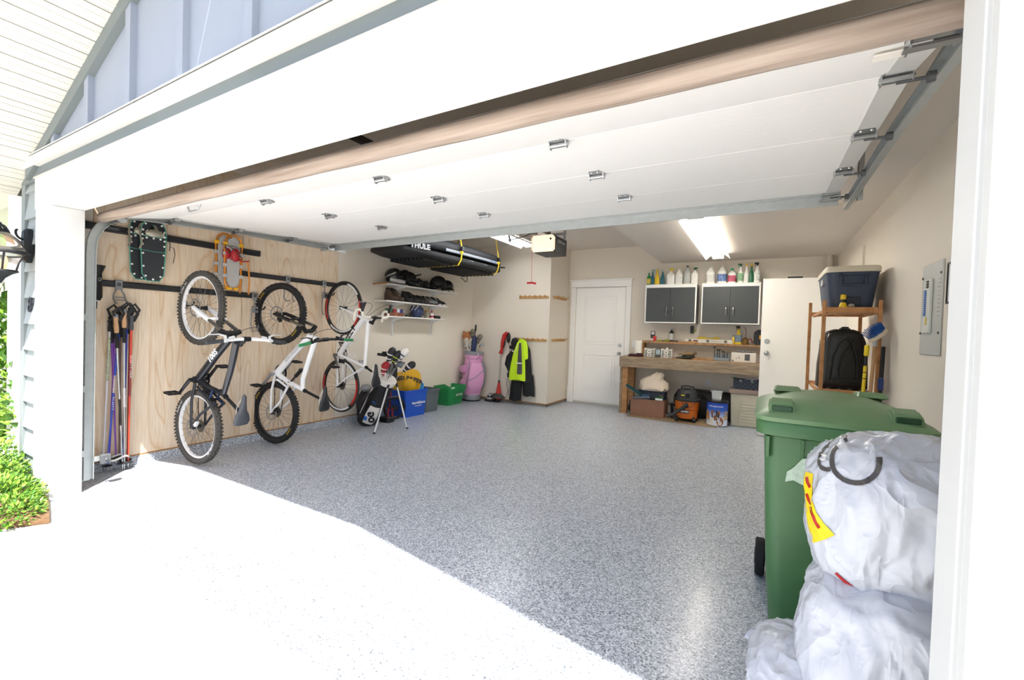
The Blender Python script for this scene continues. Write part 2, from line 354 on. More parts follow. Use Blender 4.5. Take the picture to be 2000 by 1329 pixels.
# ================================================================ facade
def facade():
    gz = lambda x: 2.5+.42*(2.87-abs(x+2.03))       # soffit line on the gable
    w = MB().box((-5.17, 1.16, 0), (-4.46, 1.27, 2.45)).box((.37, 1.16, 0), (1.3, 1.27, 2.45)).box((-5.17, 1.16, 2.14), (1.3, 1.27, 2.5))
    wf = struct(w.build('wall_front', wall_m, smooth=False))
    for i in range(12):                              # lap siding boards beside the left casing
        z = .03+i*.205
        if z > 2.3: break
        z1 = min(z+.215, 2.36)
        MB().add([(-5.12,1.118,z),(-4.77,1.118,z),(-4.77,1.143,z1),(-5.12,1.143,z1),(-5.12,1.165,z),(-4.77,1.165,z),(-4.77,1.165,z1),(-5.12,1.165,z1)],
            [(0,1,2,3),(5,4,7,6),(0,4,5,1),(3,2,6,7),(0,3,7,4),(1,5,6,2)]).build('siding_board', mat('siding_paint', '#9aa3a5', .6, bump=.06, bscale=60), wf, smooth=False)
        if z < 2.2: MB().add([(.68,1.128,z),(1.3,1.128,z),(1.3,1.145,z1),(.68,1.145,z1),(.68,1.165,z),(1.3,1.165,z),(1.3,1.165,z1),(.68,1.165,z1)],
            [(0,1,2,3),(5,4,7,6),(0,4,5,1),(3,2,6,7),(0,3,7,4),(1,5,6,2)]).build('siding_board', mat('siding_paint', '#9aa3a5', .6, bump=.06, bscale=60), wf, smooth=False)
    MB().box((-5.19, 1.118, 0), (-5.11, 1.2, 2.36)).build('corner_board', grey_m, wf, bevel=.002)
    MB().box((-5.2, 1.125, -.1), (-5.16, 8.1, 3.0)).build('side_siding', grey_m, wf, smooth=False)
    # casings (face 1.10 .. inner face 1.28)
    struct(MB().prism([(-4.77,1.10),(-4.43,1.10),(-4.43,1.28),(-4.46,1.28),(-4.46,1.145),(-4.77,1.145)], 0, 2.12).build('trim_left_jamb', trim_m, bevel=.003), 'white left casing and jamb of the garage opening')
    struct(MB().prism([(.34,1.28),(.34,1.165),(.352,1.165),(.352,1.135),(.34,1.135),(.34,1.10),(.68,1.10),(.68,1.145),(.37,1.145),(.37,1.28)], 0, 2.12).build('trim_right_jamb', trim_m, bevel=.003), 'white right casing and jamb of the garage opening')
    struct(MB().prism([(1.098,2.121),(1.28,2.121),(1.28,2.15),(1.15,2.15),(1.15,2.355),(1.098,2.355)], -4.785, .695, Matrix(((0,0,1,0),(1,0,0,0),(0,1,0,0),(0,0,0,1)))).build('trim_header', trim_m, bevel=.003), 'white header casing above the garage opening')
    struct(MB().box((-5.19, 1.118, 2.355), (1.3, 1.16, 2.5)).build('trim_frieze', frieze_m, smooth=False), 'grey frieze board above the header')
    struct(MB().box((-4.79, 1.088, 2.352), (.70, 1.12, 2.36)).build('trim_drip', mat('drip_metal', '#cfcac2', .4, .3), smooth=False))
    struct(MB().box((-5.2, 1.078, 2.45), (1.32, 1.13, 2.52)).add([(-5.21,1.068,2.52),(1.33,1.068,2.52),(1.33,1.13,2.55),(-5.21,1.13,2.55),(-5.21,1.068,2.526),(1.33,1.068,2.526),(1.33,1.13,2.556),(-5.21,1.13,2.556)],
        [(3,2,1,0),(4,5,6,7),(0,1,5,4),(1,2,6,5),(2,3,7,6),(3,0,4,7)]).build('trim_ledge', trim_m, bevel=.002), 'white ledge moulding under the gable')
    # gable with battens
    g = struct(MB().add([(-5.2,1.13,2.45),(1.14,1.13,2.45),(-2.03,1.13,3.78),(-5.2,1.27,2.45),(1.14,1.27,2.45),(-2.03,1.27,3.78)],
        [(0,1,2),(5,4,3),(0,3,4,1),(1,4,5,2),(2,5,3,0)]).build('wall_gable', bluegrey_m, smooth=False), 'blue grey gable wall above the garage opening')
    x = -4.41
    while x < .6:
        z1 = gz(x)-.09
        if z1 > 2.56: MB().box((x-.045, 1.098, 2.5), (x+.02, 1.135, z1+.08)).build('batten', bluegrey_m, g, smooth=False)
        x += .605
    for s in (-1, 1):
        e = (-2.03, gz(-2.03)); a = (-2.03+s*2.95, gz(-2.03)-.42*2.95)
        def pt(q, dz, y): return (q[0], y, q[1]+dz)
        MB().add([pt(e,-.10,1.09),pt(a,-.10,1.09),pt(a,.02,1.09),pt(e,.02,1.09),pt(e,-.10,1.135),pt(a,-.10,1.135),pt(a,.02,1.135),pt(e,.02,1.135)],
            [(0,1,2,3),(7,6,5,4),(0,4,5,1),(3,2,6,7),(0,3,7,4),(1,5,6,2)]).build('rake_board', frieze_m, g, smooth=False)
    # roof slabs with vinyl soffit panels under the overhang
    for s, nm in ((-1, 'roof_left'), (1, 'roof_right')):
        dx = 3.35
        e = V((-2.03, 0, gz(-2.03))); d = V((s, 0, -.42)).normalized(); nrm = V((.42*s, 0, 1)).normalized()
        Mx = Matrix((d, V((0,1,0)), nrm)).transposed().to_4x4(); Mx.translation = e
        L = dx/d.x*s
        r = struct(MB().box((0, .64, .012), (L, 1.27, .16), Mx).build(nm, mat('shingle', '#5b5a58', .9, var=.2, vscale=30), smooth=False), 'shingled roof slope on the %s of the gable' % ('left' if s < 0 else 'right'))
        MB().box((0, .615, -.03), (L, .64, .17), Mx).build('fascia_board', white_m, r, smooth=False)
        n = int(L/.125)
        for i in range(n):
            a = i*.125
            p = MB().box((a+.006, .64, 0), (a+.122, 1.13, .012), Mx).box((a+.055, .64, -.004), (a+.064, 1.13, 0), Mx)
            p.build('soffit_panel', soff_m, r, smooth=False)
facade()
# ================================================================ garage door
def gdz(y):
    pts = [(1.42, 2.105), (1.85, 2.20), (2.38, 2.225), (2.94, 2.255), (3.5, 2.285)]
    for (a, za), (b, zb) in zip(pts, pts[1:]):
        if y <= b: return za+(zb-za)*(y-a)/(b-a)
    return pts[-1][1]
seal_m = mat('weathered_seal', '#ab9d92', .8, var=.10, vscale=30, bump=.2, bscale=60, dirt='#8a7a6e', stretch=(.07, 1.5, 1.5))
def garage_door():
    d = root('garage_door', 'white sectional garage door rolled up overhead with steel hinges', 'garage door', (-2.05, 2.4, 2.2))
    x0, x1 = -4.47, .385
    ys = [1.42, 1.85, 2.38, 2.94, 3.5]
    for a, b in zip(ys, ys[1:]):
        za, zb = gdz(a), gdz(b); y0, y1 = a+.0008, b-.0008
        MB().add([(x0,y0,za),(x1,y0,za),(x1,y1,zb),(x0,y1,zb),(x0,y0,za+.036),(x1,y0,za+.036),(x1,y1,zb+.036),(x0,y1,zb+.036)],
            [(0,3,2,1),(4,5,6,7),(0,1,5,4),(1,2,6,5),(2,3,7,6),(3,0,4,7)]).build('door_section', gdoor_m, d, bevel=.0015)
        for x, w in ((x0+.002, .075), (x1-.077, .075)):   # metal end stiles
            MB().add([(x,y0,za-.004),(x+w,y0,za-.004),(x+w,y1,zb-.004),(x,y1,zb-.004),(x,y0,za+.02),(x+w,y0,za+.02),(x+w,y1,zb+.02),(x,y1,zb+.02)],
                [(0,3,2,1),(4,5,6,7),(0,1,5,4),(1,2,6,5),(2,3,7,6),(3,0,4,7)]).build('end_stile', mat('stile_white', '#dcdcda', .4, .3), d, smooth=False)
    # rounded bottom weather seal
    s = MB(); s.tube([(x0-.02+(x1-x0+.04)*i/24, 1.40, 2.106+.0015*sin(i*2.1)) for i in range(25)], .038, 12)
    s.build('bottom_seal', seal_m, d)
    MB().box((x0, 1.392, 2.1425), (x1, 1.43, 2.1475)).build('seal_retainer', galv_m, d, smooth=False)
    # strut along the top edge
    z = gdz(3.5)
    MB().prism([(3.47, z-.004), (3.515, z-.004), (3.515, z-.075), (3.507, z-.075), (3.507, z-.012), (3.47, z-.012)], x0, x1,
        Matrix(((0,0,1,0),(1,0,0,0),(0,1,0,0),(0,0,0,1)))).build('strut', galv_m, d, smooth=False)
    # hinges
    def hinge(x, y, end=0):
        z = gdz(y); M = T(x, y, z)
        h = MB()
        h.add([(-.028,-.06,-.003),(.028,-.06,-.003),(.042,0,-.003),(.028,.05,-.003),(-.028,.05,-.003),(-.042,0,-.003),(-.028,-.06,-.008),(.028,-.06,-.008),(.042,0,-.008),(.028,.05,-.008),(-.028,.05,-.008),(-.042,0,-.008)],
            [(0,1,2,3,4,5),(11,10,9,8,7,6)]+[(i,(i+1)%6,6+(i+1)%6,6+i) for i in range(6)], M)
        h.cyl((-.045, 0, -.018), (.045, 0, -.018), .011, n=10, M=M)
        for sx in (-1, 1): h.add([(sx*.042,-.02,-.003),(sx*.042,.025,-.003),(sx*.042,.012,-.032),(sx*.042,-.008,-.032),(sx*.038,-.02,-.003),(sx*.038,.025,-.003),(sx*.038,.012,-.032),(sx*.038,-.008,-.032)], [(0,1,2,3),(7,6,5,4),(0,4,5,1),(1,5,6,2),(2,6,7,3),(3,7,4,0)], M)
        hb = h.build('hinge', steel_m, d)
        b = MB()
        for bx, by in ((-.018, -.042), (.018, -.042), (-.018, .034), (.018, .034)): b.ell((bx, by, -.009), (.006, .006, .005), M, 8, 4)
        b.build('bolt', mat('bolt_zinc', '#d0d0d0', .3, .9), hb)
        if end:
            r = MB().cyl((x, y, z-.03), (x+end*.085, y, z-.03), .006, n=8).cyl((x+end*.075, y, z-.03), (x+end*.095, y, z-.03), .017, n=14)
            r.build('roller', mat('roller_grey', '#4a4c4e', .5), d)
    for y in ys[1:4]:
        for x in (-3.1, -1.97, -.845): hinge(x, y)
        hinge(x1-.045, y, 1); hinge(x0+.045, y, -1)
    for x, e in ((x0+.045, -1), (x1-.045, 1)):
        for y in (1.48, 3.49):
            z = gdz(y)
            MB().box((x-.05, y-.035, z-.009), (x+.05, y+.03, z-.002)).box((x-.05, y-.03, z-.04), (x-.045, y+.03, z-.004)).box((x+.045, y-.03, z-.04), (x+.05, y+.03, z-.004)).box((x-.06, y-.02, z-.045), (x+.06, y+.005, z-.038)).build('corner_bracket', steel_m, d, smooth=False)
            MB().cyl((x, y, z-.03), (x+e*.085, y, z-.03), .006, n=8).cyl((x+e*.075, y, z-.03), (x+e*.095, y, z-.03), .017, n=14).build('roller', MATS['roller_grey'], d)
    # small pull handle
    MB().tube([(-3.64, 1.6, 2.148), (-3.61, 1.6, 2.112), (-3.49, 1.6, 2.112), (-3.46, 1.6, 2.15)], .006, 8).build('pull_handle', steel_m, d)
    MB().box((.235, 1.56, 2.122), (.30, 1.59, 2.127)).build('warning_label', mat('label_paper', '#e8e2da', .6), d, smooth=False)
garage_door()
def door_track(side):
    xs = -4.53 if side < 0 else .445
    t = root('door_track', ('galvanised track rising along the left jamb and bending under the ceiling' if side < 0 else 'galvanised overhead track along the right edge of the raised door'), 'track', (xs, 1.4, 0))
    e = side
    R = .30
    path = [V((xs, 1.345, .06)), V((xs, 1.345, 1.0)), V((xs, 1.345, 1.82))]
    zt = 2.215
    for i in range(1, 9):
        a = pi/2*i/8; path.append(V((xs, 1.345+R-R*cos(a), 1.86+(zt-1.9-R*0)*sin(a))))
    zend = 2.255
    path += [V((xs, 2.4, 2.225)), V((xs, 3.72, zend))]
    # channel section: C open towards the door
    m = MB(); prof = [(-.03, -.012*e), (-.03, .018*e), (.03, .018*e), (.03, -.012*e), (.024, -.012*e), (.024, .012*e), (-.024, .012*e), (-.024, -.012*e)]
    rings = []
    for i, p in enumerate(path):
        tg = (path[min(i+1, len(path)-1)]-path[max(i-1, 0)]).normalized(); n = V((1, 0, 0)).cross(tg)
        rings.append([p+n*a+V((1, 0, 0))*b for a, b in prof])
    m.loft(rings, True); m.build('rail', galv_m, t, angle=25)
    # angle iron + perforated hanger
    MB().box((xs+e*.02, 1.31, .05), (xs+e*.024, 1.36, 1.9)).box((xs+e*.02, 1.292, .05), (xs+e*.06, 1.296, 1.9)).build('wall_angle', galv_m, t, smooth=False)
    MB().box((xs+e*.019, 1.75, 2.235), (xs+e*.023, 2.9, 2.29)).box((xs+e*.023, 1.75, 2.286), (xs+e*.055, 2.9, 2.29)).build('stiffener_angle', galv_m, t, smooth=False)
    zc = ZC if side < 0 else ZS
    h = MB().box((xs+e*.019, 3.40, 2.2), (xs+e*.023, 3.44, zc)).box((xs+e*.019, 3.40, 2.2), (xs+e*.05, 3.403, zc))
    h.build('hanger_strap', galv_m, t, smooth=False)
    for i in range(8): MB().cyl((xs+e*.0185, 3.42, 2.3+i*.035), (xs+e*.0235, 3.42, 2.3+i*.035), .007, n=8).build('strap_hole', black_m, t)
    for z in (.25, .75, 1.3):
        MB().box((xs-.012, 1.30, z), (xs+.03, 1.31, z+.05)).build('bracket', galv_m, t, smooth=False)
    if side < 0:
        # sensor on a small bracket near the floor
        MB().box((xs+.03, 1.37, .20), (xs+.035, 1.46, .24)).build('sensor_bracket', galv_m, t, smooth=False)
        MB().box((xs+.035, 1.40, .18), (xs+.075, 1.46, .25)).cyl((xs+.075, 1.43, .215), (xs+.085, 1.43, .215), .012).build('door_sensor', mat('sensor_grey', '#55585c', .5), t, bevel=.004)
for sd in (-1, 1): door_track(sd)
def opener():
    o = root('garage_door_opener', 'garage door opener with glowing lamp lens hung below the ceiling', 'opener', (-2.2, 4.75, 2.33))
    x0, x1 = -2.41, -2.13
    MB().rrect((x0, 4.685), (x1, 5.02), 2.262, 2.455, .012).build('housing', mat('opener_black', '#2a2c2e', .45), o, bevel=.005)
    MB().box((x0, 4.60, 2.268), (x1, 4.683, 2.452)).build('lamp_lens', mat('opener_lens', '#efe0ca', .4, emit=('#ffe0b8', .3)), o, bevel=.018, seg=2)
    MB().cyl((x1-.025, 4.60, 2.40), (x1-.025, 4.592, 2.40), .012, n=10).build('lens_knob', black_m, o)
    MB().box((-2.255, 1.35, 2.475), (-2.205, 4.70, 2.51)).build('drive_rail', mat('rail_dark', '#4b4744', .5, .6), o, smooth=False)
    MB().box((-2.27, 4.25, 2.452), (-2.19, 4.41, 2.478)).box((-2.26, 4.29, 2.40), (-2.2, 4.35, 2.455)).build('trolley', mat('trolley_dark', '#35322f', .5), o, bevel=.004)
    MB().tube([(-2.10, 3.528, 2.33), (-2.10, 3.545, 2.25), (-2.105, 3.60, 2.17)], .016, 6, flat=.35).tube([(-2.10, 3.56, 2.175), (-2.16, 3.95, 2.29), (-2.23, 4.32, 2.42)], .016, 6, flat=.35).build('door_arm', black_m, o)
    h = MB().box((-2.13, 4.9, 2.45), (-2.10, 4.905, ZC)).box((-2.34, 4.9, 2.45), (-2.31, 4.905, ZC)).box((-2.35, 4.895, 2.50), (-2.09, 4.9, 2.53))
    h.build('hanger_bracket', galv_m, o, smooth=False)
    text('opener_text', 'LiftMaster', .055, frame((x1+.001, 4.85, 2.40), (0, 1, 0), (1, 0, 0)), mat('label_grey', '#b8b8b8', .5), o)
    rr = MB().tube([(-2.245, 4.32, 2.41), (-2.245, 4.325, 2.1), (-2.243, 4.325, 1.87)], .0022, 5)
    cord = rr.build('release_cord', mat('cord_red', '#d66a66', .6), o)
    MB().tube([(-2.29, 4.31, 1.862), (-2.243, 4.325, 1.868), (-2.195, 4.34, 1.858)], .011, 8).build('release_handle', mat('handle_red', '#c9202a', .45), cord)
opener()
# ================================================================ fluorescent fixtures
def shop_light(x, z, y0, y1, w, warm):
    lab = 'fluorescent fixture with slotted white reflector on dropped ceiling' if warm else 'cool white fluorescent fixture above the black cargo box'
    f = root('shop_light', lab, 'light fixture', (x, (y0+y1)/2, z+.06), group='ceiling fluorescent fixtures')
    refl = mat('reflector_white', '#f4f1ea', .35)
    MB().box((x-.045, y0, z+.03), (x+.045, y1, z+.075)).build('ballast_housing', refl, f, smooth=False)
    # curved wings with slots (built as separate ribs between two rails)
    for s in (-1, 1):
        r = MB(); n = 30
        def sec(t): return V((x+s*(.045+t*(w/2-.045)), 0, z+.06-.085*t**1.6))
        for y in (y0, y1-.004):
            pass
        for ta, tb in ((0, .34), (.62, 1.0)):
            k = 4
            rings = [[sec(ta+(tb-ta)*i/k)+V((0, y, 0)) for i in range(k+1)]+[sec(ta+(tb-ta)*i/k)+V((0, y, .003)) for i in range(k, -1, -1)] for y in (y0, y1)]
            r.loft(rings)
        for i in range(n+1):
            ya = y0+(y1-y0-.035)*i/n
            rings = [[sec(.34+.28*j/2)+V((0, y, 0)) for j in range(3)]+[sec(.34+.28*j/2)+V((0, y, .003)) for j in range(2, -1, -1)] for y in (ya, ya+.035)]
            r.loft(rings)
        r.build('reflector_wing', refl, f)
    tube_m = mat('tube_warm' if warm else 'tube_cool', '#ffffff', .3, emit=(('#fffaf0', 12) if warm else ('#f6f8ff', 9)))
    for s in (-1, 1):
        for a, b in ((y0+.03, (y0+y1)/2-.015), ((y0+y1)/2+.015, y1-.01)):
            MB().cyl((x+s*.05, a, z+.005), (x+s*.05, b, z+.005), .018, n=12).build('tube', tube_m, f)
    for ya in (y0, y1-.02, (y0+y1)/2-.01): MB().box((x-.075, ya, z-.012), (x+.075, ya+.02, z+.04)).build('socket', refl, f, smooth=False)
shop_light(-.635, 2.525, 4.75, 7.28, .33, True)
shop_light(-3.42, 2.74, 4.1, 6.5, .33, False)
# ================================================================ outside left: porch, shrubs, lantern
leafA = mat('leaf_light', '#7fa83c', .5, var=.3, vscale=40)
leafB = mat('leaf_dark', '#4c7a2c', .5, var=.3, vscale=40)
def leaves(mb, c, n, size, r, k=rng):
    """n small folded leaves on and in an ellipsoid shell of centre c and radii r"""
    for _ in range(n):
        d = V((k.gauss(0, 1), k.gauss(0, 1), k.gauss(0, 1))).normalized(); q = k.uniform(.72, 1.05)
        p = V((c[0]+d.x*r[0]*q, c[1]+d.y*r[1]*q, c[2]+d.z*r[2]*q))
        t = (d+V((k.uniform(-.9, .9), k.uniform(-.9, .9), k.uniform(-.3, .9)))).normalized(); b = t.cross(V((k.uniform(-1, 1), k.uniform(-1, 1), k.uniform(-1, 1))))
        if b.length < .05: continue
        b.normalize(); n_ = t.cross(b); L = size*k.uniform(.7, 1.3); w = L*.27
        mb.add([p, p+t*L*.45+b*w+n_*.12*L, p+t*L, p+t*L*.45-b*w+n_*.12*L], [(0, 1, 2), (0, 2, 3)])
def shrub(name, label, blobs, size, m1, m2, stems):
    o = root(name, label, 'shrub', (blobs[0][0][0], blobs[0][0][1], 0))
    for m, fr in ((m1, .65), (m2, .45)):
        f = MB()
        for c, r, n in blobs: leaves(f, c, int(n*fr), size, r)
        f.build('foliage', m, o, smooth=False)
    for a, b in stems: MB().tube([a, ((a[0]+b[0])/2+.02, (a[1]+b[1])/2, (a[2]+b[2])/2), b], [.014, .011, .006], 6).build('stem', mat('bark', '#5a4433', .9), o)
bedm = mat('bark_mulch', '#6b5138', .95, var=.4, vscale=30, bump=.6, bscale=50)
struct(MB().add([(-5.9,1.12,.0),(-9,1.12,.0),(-9,-.2,.0),(-5,.28,.0),(-4.1,.72,.0),(-3.92,.98,.0),(-4.4,1.095,.0),(-5.2,1.12,.0)]+[(-5.9,1.12,.03),(-9,1.12,.03),(-9,-.2,.03),(-5,.28,.03),(-4.1,.72,.03),(-3.92,.98,.03),(-4.4,1.095,.03),(-5.2,1.12,.03)],
    [(7,6,5,4,3,2,1,0),(8,9,10,11,12,13,14,15)]+[(i,(i+1)%8,8+(i+1)%8,8+i) for i in range(8)]).build('planting_bed', bedm, smooth=False), 'bark mulch planting bed beside the driveway')
shrub('ground_cover_shrub', 'low bright green ground cover spilling onto the driveway edge', [((-4.5, .86, .08), (.36, .22, .12), 1800), ((-4.95, .8, .10), (.4, .32, .16), 1900), ((-4.18, .84, .06), (.22, .17, .08), 700), ((-5.4, .7, .12), (.5, .4, .18), 1500), ((-4.6, .62, .06), (.3, .2, .09), 700), ((-5.05, .98, .14), (.3, .14, .2), 700)], .032, leafA, leafB, [((-4.6, .85, .02), (-4.5, .86, .12)), ((-5.0, .8, .02), (-4.9, .8, .15))])
shrub('hedge_shrub', 'tall leafy green hedge shrub left of the house corner', [((-6.5, 1.55, .55), (.6, .5, .6), 1500), ((-6.7, 1.5, 1.15), (.5, .45, .35), 1000), ((-7.3, 1.5, .8), (.6, .5, .8), 1200), ((-6.1, 1.5, .35), (.35, .3, .35), 500)], .085, leafA, leafB, [((-6.5, 1.55, .02), (-6.6, 1.5, .9)), ((-6.6, 1.5, .02), (-6.9, 1.5, 1.0))])
struct(MB().box((-30, 1.1, -.2), (-5.2, 20, -.01)).build('yard_ground', mat('lawn', '#5f7d3a', .95, var=.3, vscale=9), smooth=False), 'lawn beside the house')
def porch():
    struct(MB().box((-6.2, 1.25, .0), (-5.8, 1.55, 2.58)).box((-6.24, 1.21, .0), (-5.76, 1.59, .05)).build('trim_porch_post', white_m, bevel=.004), 'white porch post left of the garage corner')
    b = struct(MB().box((-11, 1.24, 2.582), (-5.5, 1.56, 2.72)).build('trim_porch_beam', white_m, bevel=.004), 'white porch beam left of the garage')
    MB().box((-11, 1.21, 2.70), (-5.48, 1.24, 2.76)).build('beam_cap', white_m, b, smooth=False)
    struct(MB().box((-12, .66, 2.76), (-5.21, 3.2, 2.79)).build('porch_ceiling', soff_m, smooth=False), 'white perforated porch soffit')
    c = root('porch_column', 'white tapered porch column above the hedge', 'column', (-9.5, 2.05, 0))
    sq = ((-1,-1),(1,-1),(1,1),(-1,1))
    MB().loft([[V((-9.5+sx*.24, 2.05+sy*.24, .0)) for sx, sy in sq], [V((-9.5+sx*.17, 2.05+sy*.17, 1.9)) for sx, sy in sq]]).build('shaft', white_m, c, bevel=.004)
    MB().box((-9.72, 1.83, 1.9), (-9.28, 2.27, 1.98)).box((-9.66, 1.89, 1.98), (-9.34, 2.21, 2.58)).build('capital', white_m, c, bevel=.004)
    MB().box((-9.60, 1.80, .9), (-9.40, 1.86, 1.8)).build('inset_panel', white_m, c, bevel=.003)
    w = struct(MB().box((-26, 3.6, 0), (-5.3, 3.7, 3.2)).build('wall_porch', mat('porch_white_siding', '#d9d6ca', .6), smooth=False), 'pale lap sided house wall behind the porch')
    for i in range(18): MB().box((-26, 3.575, .02+i*.17), (-5.3, 3.6, .165+i*.17)).build('siding_board', MATS['porch_white_siding'], w, smooth=False)
porch()
def lantern():
    l = root('wall_lantern', 'black carriage lantern on scroll arm beside the garage casing', 'lantern', (-4.95, 1.12, 1.85))
    im = mat('cast_iron', '#23262b', .5, .4, bump=.1)
    MB().loft([[V((-4.98+sx*w, y, 1.865+sz*h)) for sx, sz in ((-.6,-1),(.6,-1),(1,-.6),(1,.6),(.6,1),(-.6,1),(-1,.6),(-1,-.6))] for w, h, y in ((.055, .13, 1.125), (.055, .13, 1.095), (.04, .105, 1.08))]).build('back_plate', im, l)
    c = V((-4.93, .95, 0))
    MB().tube(bez((-4.97, 1.08, 1.80), (-4.96, 1.02, 1.76), (-4.90, 1.0, 2.02), (-4.93, .95, 1.985), 14), [.011]*15, 8).build('scroll_arm', im, l)
    MB().tube(bez((-4.97, 1.08, 1.91), (-4.96, 1.04, 1.91), (-4.955, 1.03, 1.97), (-4.975, 1.05, 1.98), 8), .008, 6).build('scroll_tip', im, l)
    M = T(c.x, c.y, 0); k = 1.15
    MB().lathe([(.010, 2.01), (.018, 1.995), (.010, 1.975), (.03, 1.955), (.05*k, 1.935)], 14, M).build('finial', im, l)
    gl = mat('lantern_glass', '#f5f0e4', .05, trans=.9, spec=.5)
    MB().lathe([(.05*k, 1.933), (.10*k, 1.88), (.125*k, 1.80)], 18, M, cap=False).build('glass_roof', gl, l)
    MB().torus((c.x, c.y, 1.79), (0, 0, 1), .13*k, .013, 28, 6).build('roof_rim', im, l)
    MB().lathe([(.115*k, 1.78), (.075*k, 1.655)], 6, M, cap=False).build('glass_body', gl, l)
    for i in range(6):
        a = 2*pi*i/6; MB().tube([c+V((.118*k*cos(a), .118*k*sin(a), 1.785)), c+V((.09*k*cos(a), .09*k*sin(a), 1.72)), c+V((.078*k*cos(a), .078*k*sin(a), 1.655))], .007, 5).build('cage_bar', im, l)
    MB().lathe([(.085*k, 1.66), (.09*k, 1.648), (.06*k, 1.63), (.03*k, 1.60), (.012*k, 1.56)], 16, M).build('base_drop', im, l)
    MB().lathe([(.01, 1.662), (.022, 1.69), (.026, 1.73), (.012, 1.77)], 12, M).build('bulb', mat('bulb_amber', '#ffd9a0', .3, emit=('#ffb060', 1.2)), l)
lantern()
def house_number():
    n = root('house_number', 'dark script house number on the siding below lantern', 'number', (-4.93, 1.13, 1.4))
    m = mat('number_iron', '#3a3d45', .5, .3)
    text('digit', '8', .17, frame((-4.985, 1.122, 1.405), (1, 0, 0), (0, -1, 0)), m, n, depth=.006, shear=.2)
house_number()
# ================================================================ bicycles hanging by the front wheel
def bike_frame(rh, phi, le, la):
    z = V((0, 0, 1)); e = V((cos(phi), sin(phi), 0)); a = V((-sin(phi), cos(phi), 0))
    v = (z+e*le+a*la).normalized(); e2 = (e-v*e.dot(v)).normalized(); a2 = v.cross(e2)
    m = Matrix((v, e2, a2)).transposed().to_4x4(); m.translation = V(rh); return m
def ring(mb, c, R0, R1, w0, w1, n=48, M=None, a0=0, a1=2*pi):
    """annulus solid between radii R0,R1 and w0,w1 about the local z axis"""
    full = abs(a1-a0-2*pi) < 1e-6; rings = []
    for i in range(n if full else n+1):
        t = a0+(a1-a0)*i/n; ct, st = cos(t), sin(t)
        rings.append([V((c[0]+r*ct, c[1]+r*st, c[2]+w)) for r, w in ((R0, w0), (R1, w0), (R1, w1), (R0, w1))])
    return mb.loft(rings, not full, full, M)
def wheel(bk, name, c, R, tw, rim_m, tire_m, knobs, disc, steer, decal=None, rear=False):
    """wheel with its own frame; c in bike coordinates (s,t,0)"""
    w = link(name, None, bk); w.empty_display_size = .05
    L = Matrix.Translation(c) @ Matrix.Rotation(steer, 4, 'X'); w.matrix_local = L; WM[w] = WM[bk] @ L
    n = 56; t = MB()
    rings = []
    prof = [(-.8, -.75), (-.25, -1.0), (.5, -.85), (1, -.3), (1, .3), (.5, .85), (-.25, 1.0), (-.8, .75)]
    rr = tw
    for i in range(n):
        a = 2*pi*i/n
        rings.append([V(((R-rr+q*rr)*cos(a), (R-rr+q*rr)*sin(a), k*rr*.95)) for q, k in prof])
    t.loft(rings, False, True)
    tire = t.build('tire', tire_m, w, local=True)
    if knobs:
        kb = MB(); nk = 64
        for i in range(nk):
            a = 2*pi*i/nk
            for wz, rad in ((0 if i % 2 else .011, R-.002), (-.011 if i % 2 == 0 else 0, R-.002), (.024, R-.009), (-.024, R-.009)):
                kb.cbox((rad, 0, wz), (.010, .017, .010), RZ(a+(.03 if wz > .02 else 0)))
        o = kb.build('tread_knobs', tire_m, w, local=True, smooth=False); o['kind'] = 'stuff'
    rm = MB(); ri = R-rr*1.75
    dp = .018 if knobs else .028
    ring(rm, (0, 0, 0), ri-dp, ri+.004, -.012, .012, n)
    rm.build('rim', rim_m, w, local=True)
    if decal:
        for a0, a1, m in decal:
            d = MB()
            for sgn in (-1, 1): ring(d, (0, 0, 0), ri-dp+.003, ri-.002, sgn*.0125-.0008, sgn*.0125+.0008, 12, None, a0, a1)
            d.build('rim_decal', m, w, local=True)
    sp = MB(); ns = 28 if knobs else 22
    for i in range(ns):
        a = 2*pi*i/ns; b = a+(.42 if (i//2) % 2 else -.42); s = .03 if i % 2 else -.03
        sp.tube([(.022*cos(b), .022*sin(b), s), ((ri-dp)*cos(a), (ri-dp)*sin(a), 0)], .0014, 4, cap=False)
    o = sp.build('spokes', mat('spoke', '#4a4a4c', .35, .8), w, local=True); o['kind'] = 'stuff'
    MB().tube([(0,0,-.06),(0,0,-.05),(0,0,-.045),(0,0,-.02),(0,0,.02),(0,0,.045),(0,0,.05),(0,0,.06)], [.007,.012,.024,.016,.016,.024,.012,.007], 14).build('hub', black_m, w, local=True)
    if disc:
        d = MB(); ring(d, (0, 0, -.052), .066, .083, -.001, .001, 32)
        for i in range(6): d.tube([(.02*cos(i*pi/3), .02*sin(i*pi/3), -.052), (.068*cos(i*pi/3+.35), .068*sin(i*pi/3+.35), -.052)], .003, 5)
        d.build('brake_disc', steel_m, w, local=True)
    if rear:
        for j in range(5): pass
        g = MB()
        for j in range(6): ring(g, (0, 0, .022+j*.004), .012, .058-j*.006, -.0012, .0012, 24)
        o = g.build('cassette', mat('cassette', '#6d6a66', .35, .8), w, local=True); o['kind'] = 'stuff'
    return w, tire
def arc_text(s, R, size, M, m, parent, a_mid, z, flip=1):
    def wrap(p):
        a = a_mid - flip*p.x/R; r = R+flip*p.y
        return V((r*cos(a), r*sin(a), z+p.z))
    text('tire_lettering', s, size, M, m, parent, wrap=wrap, depth=.0004)
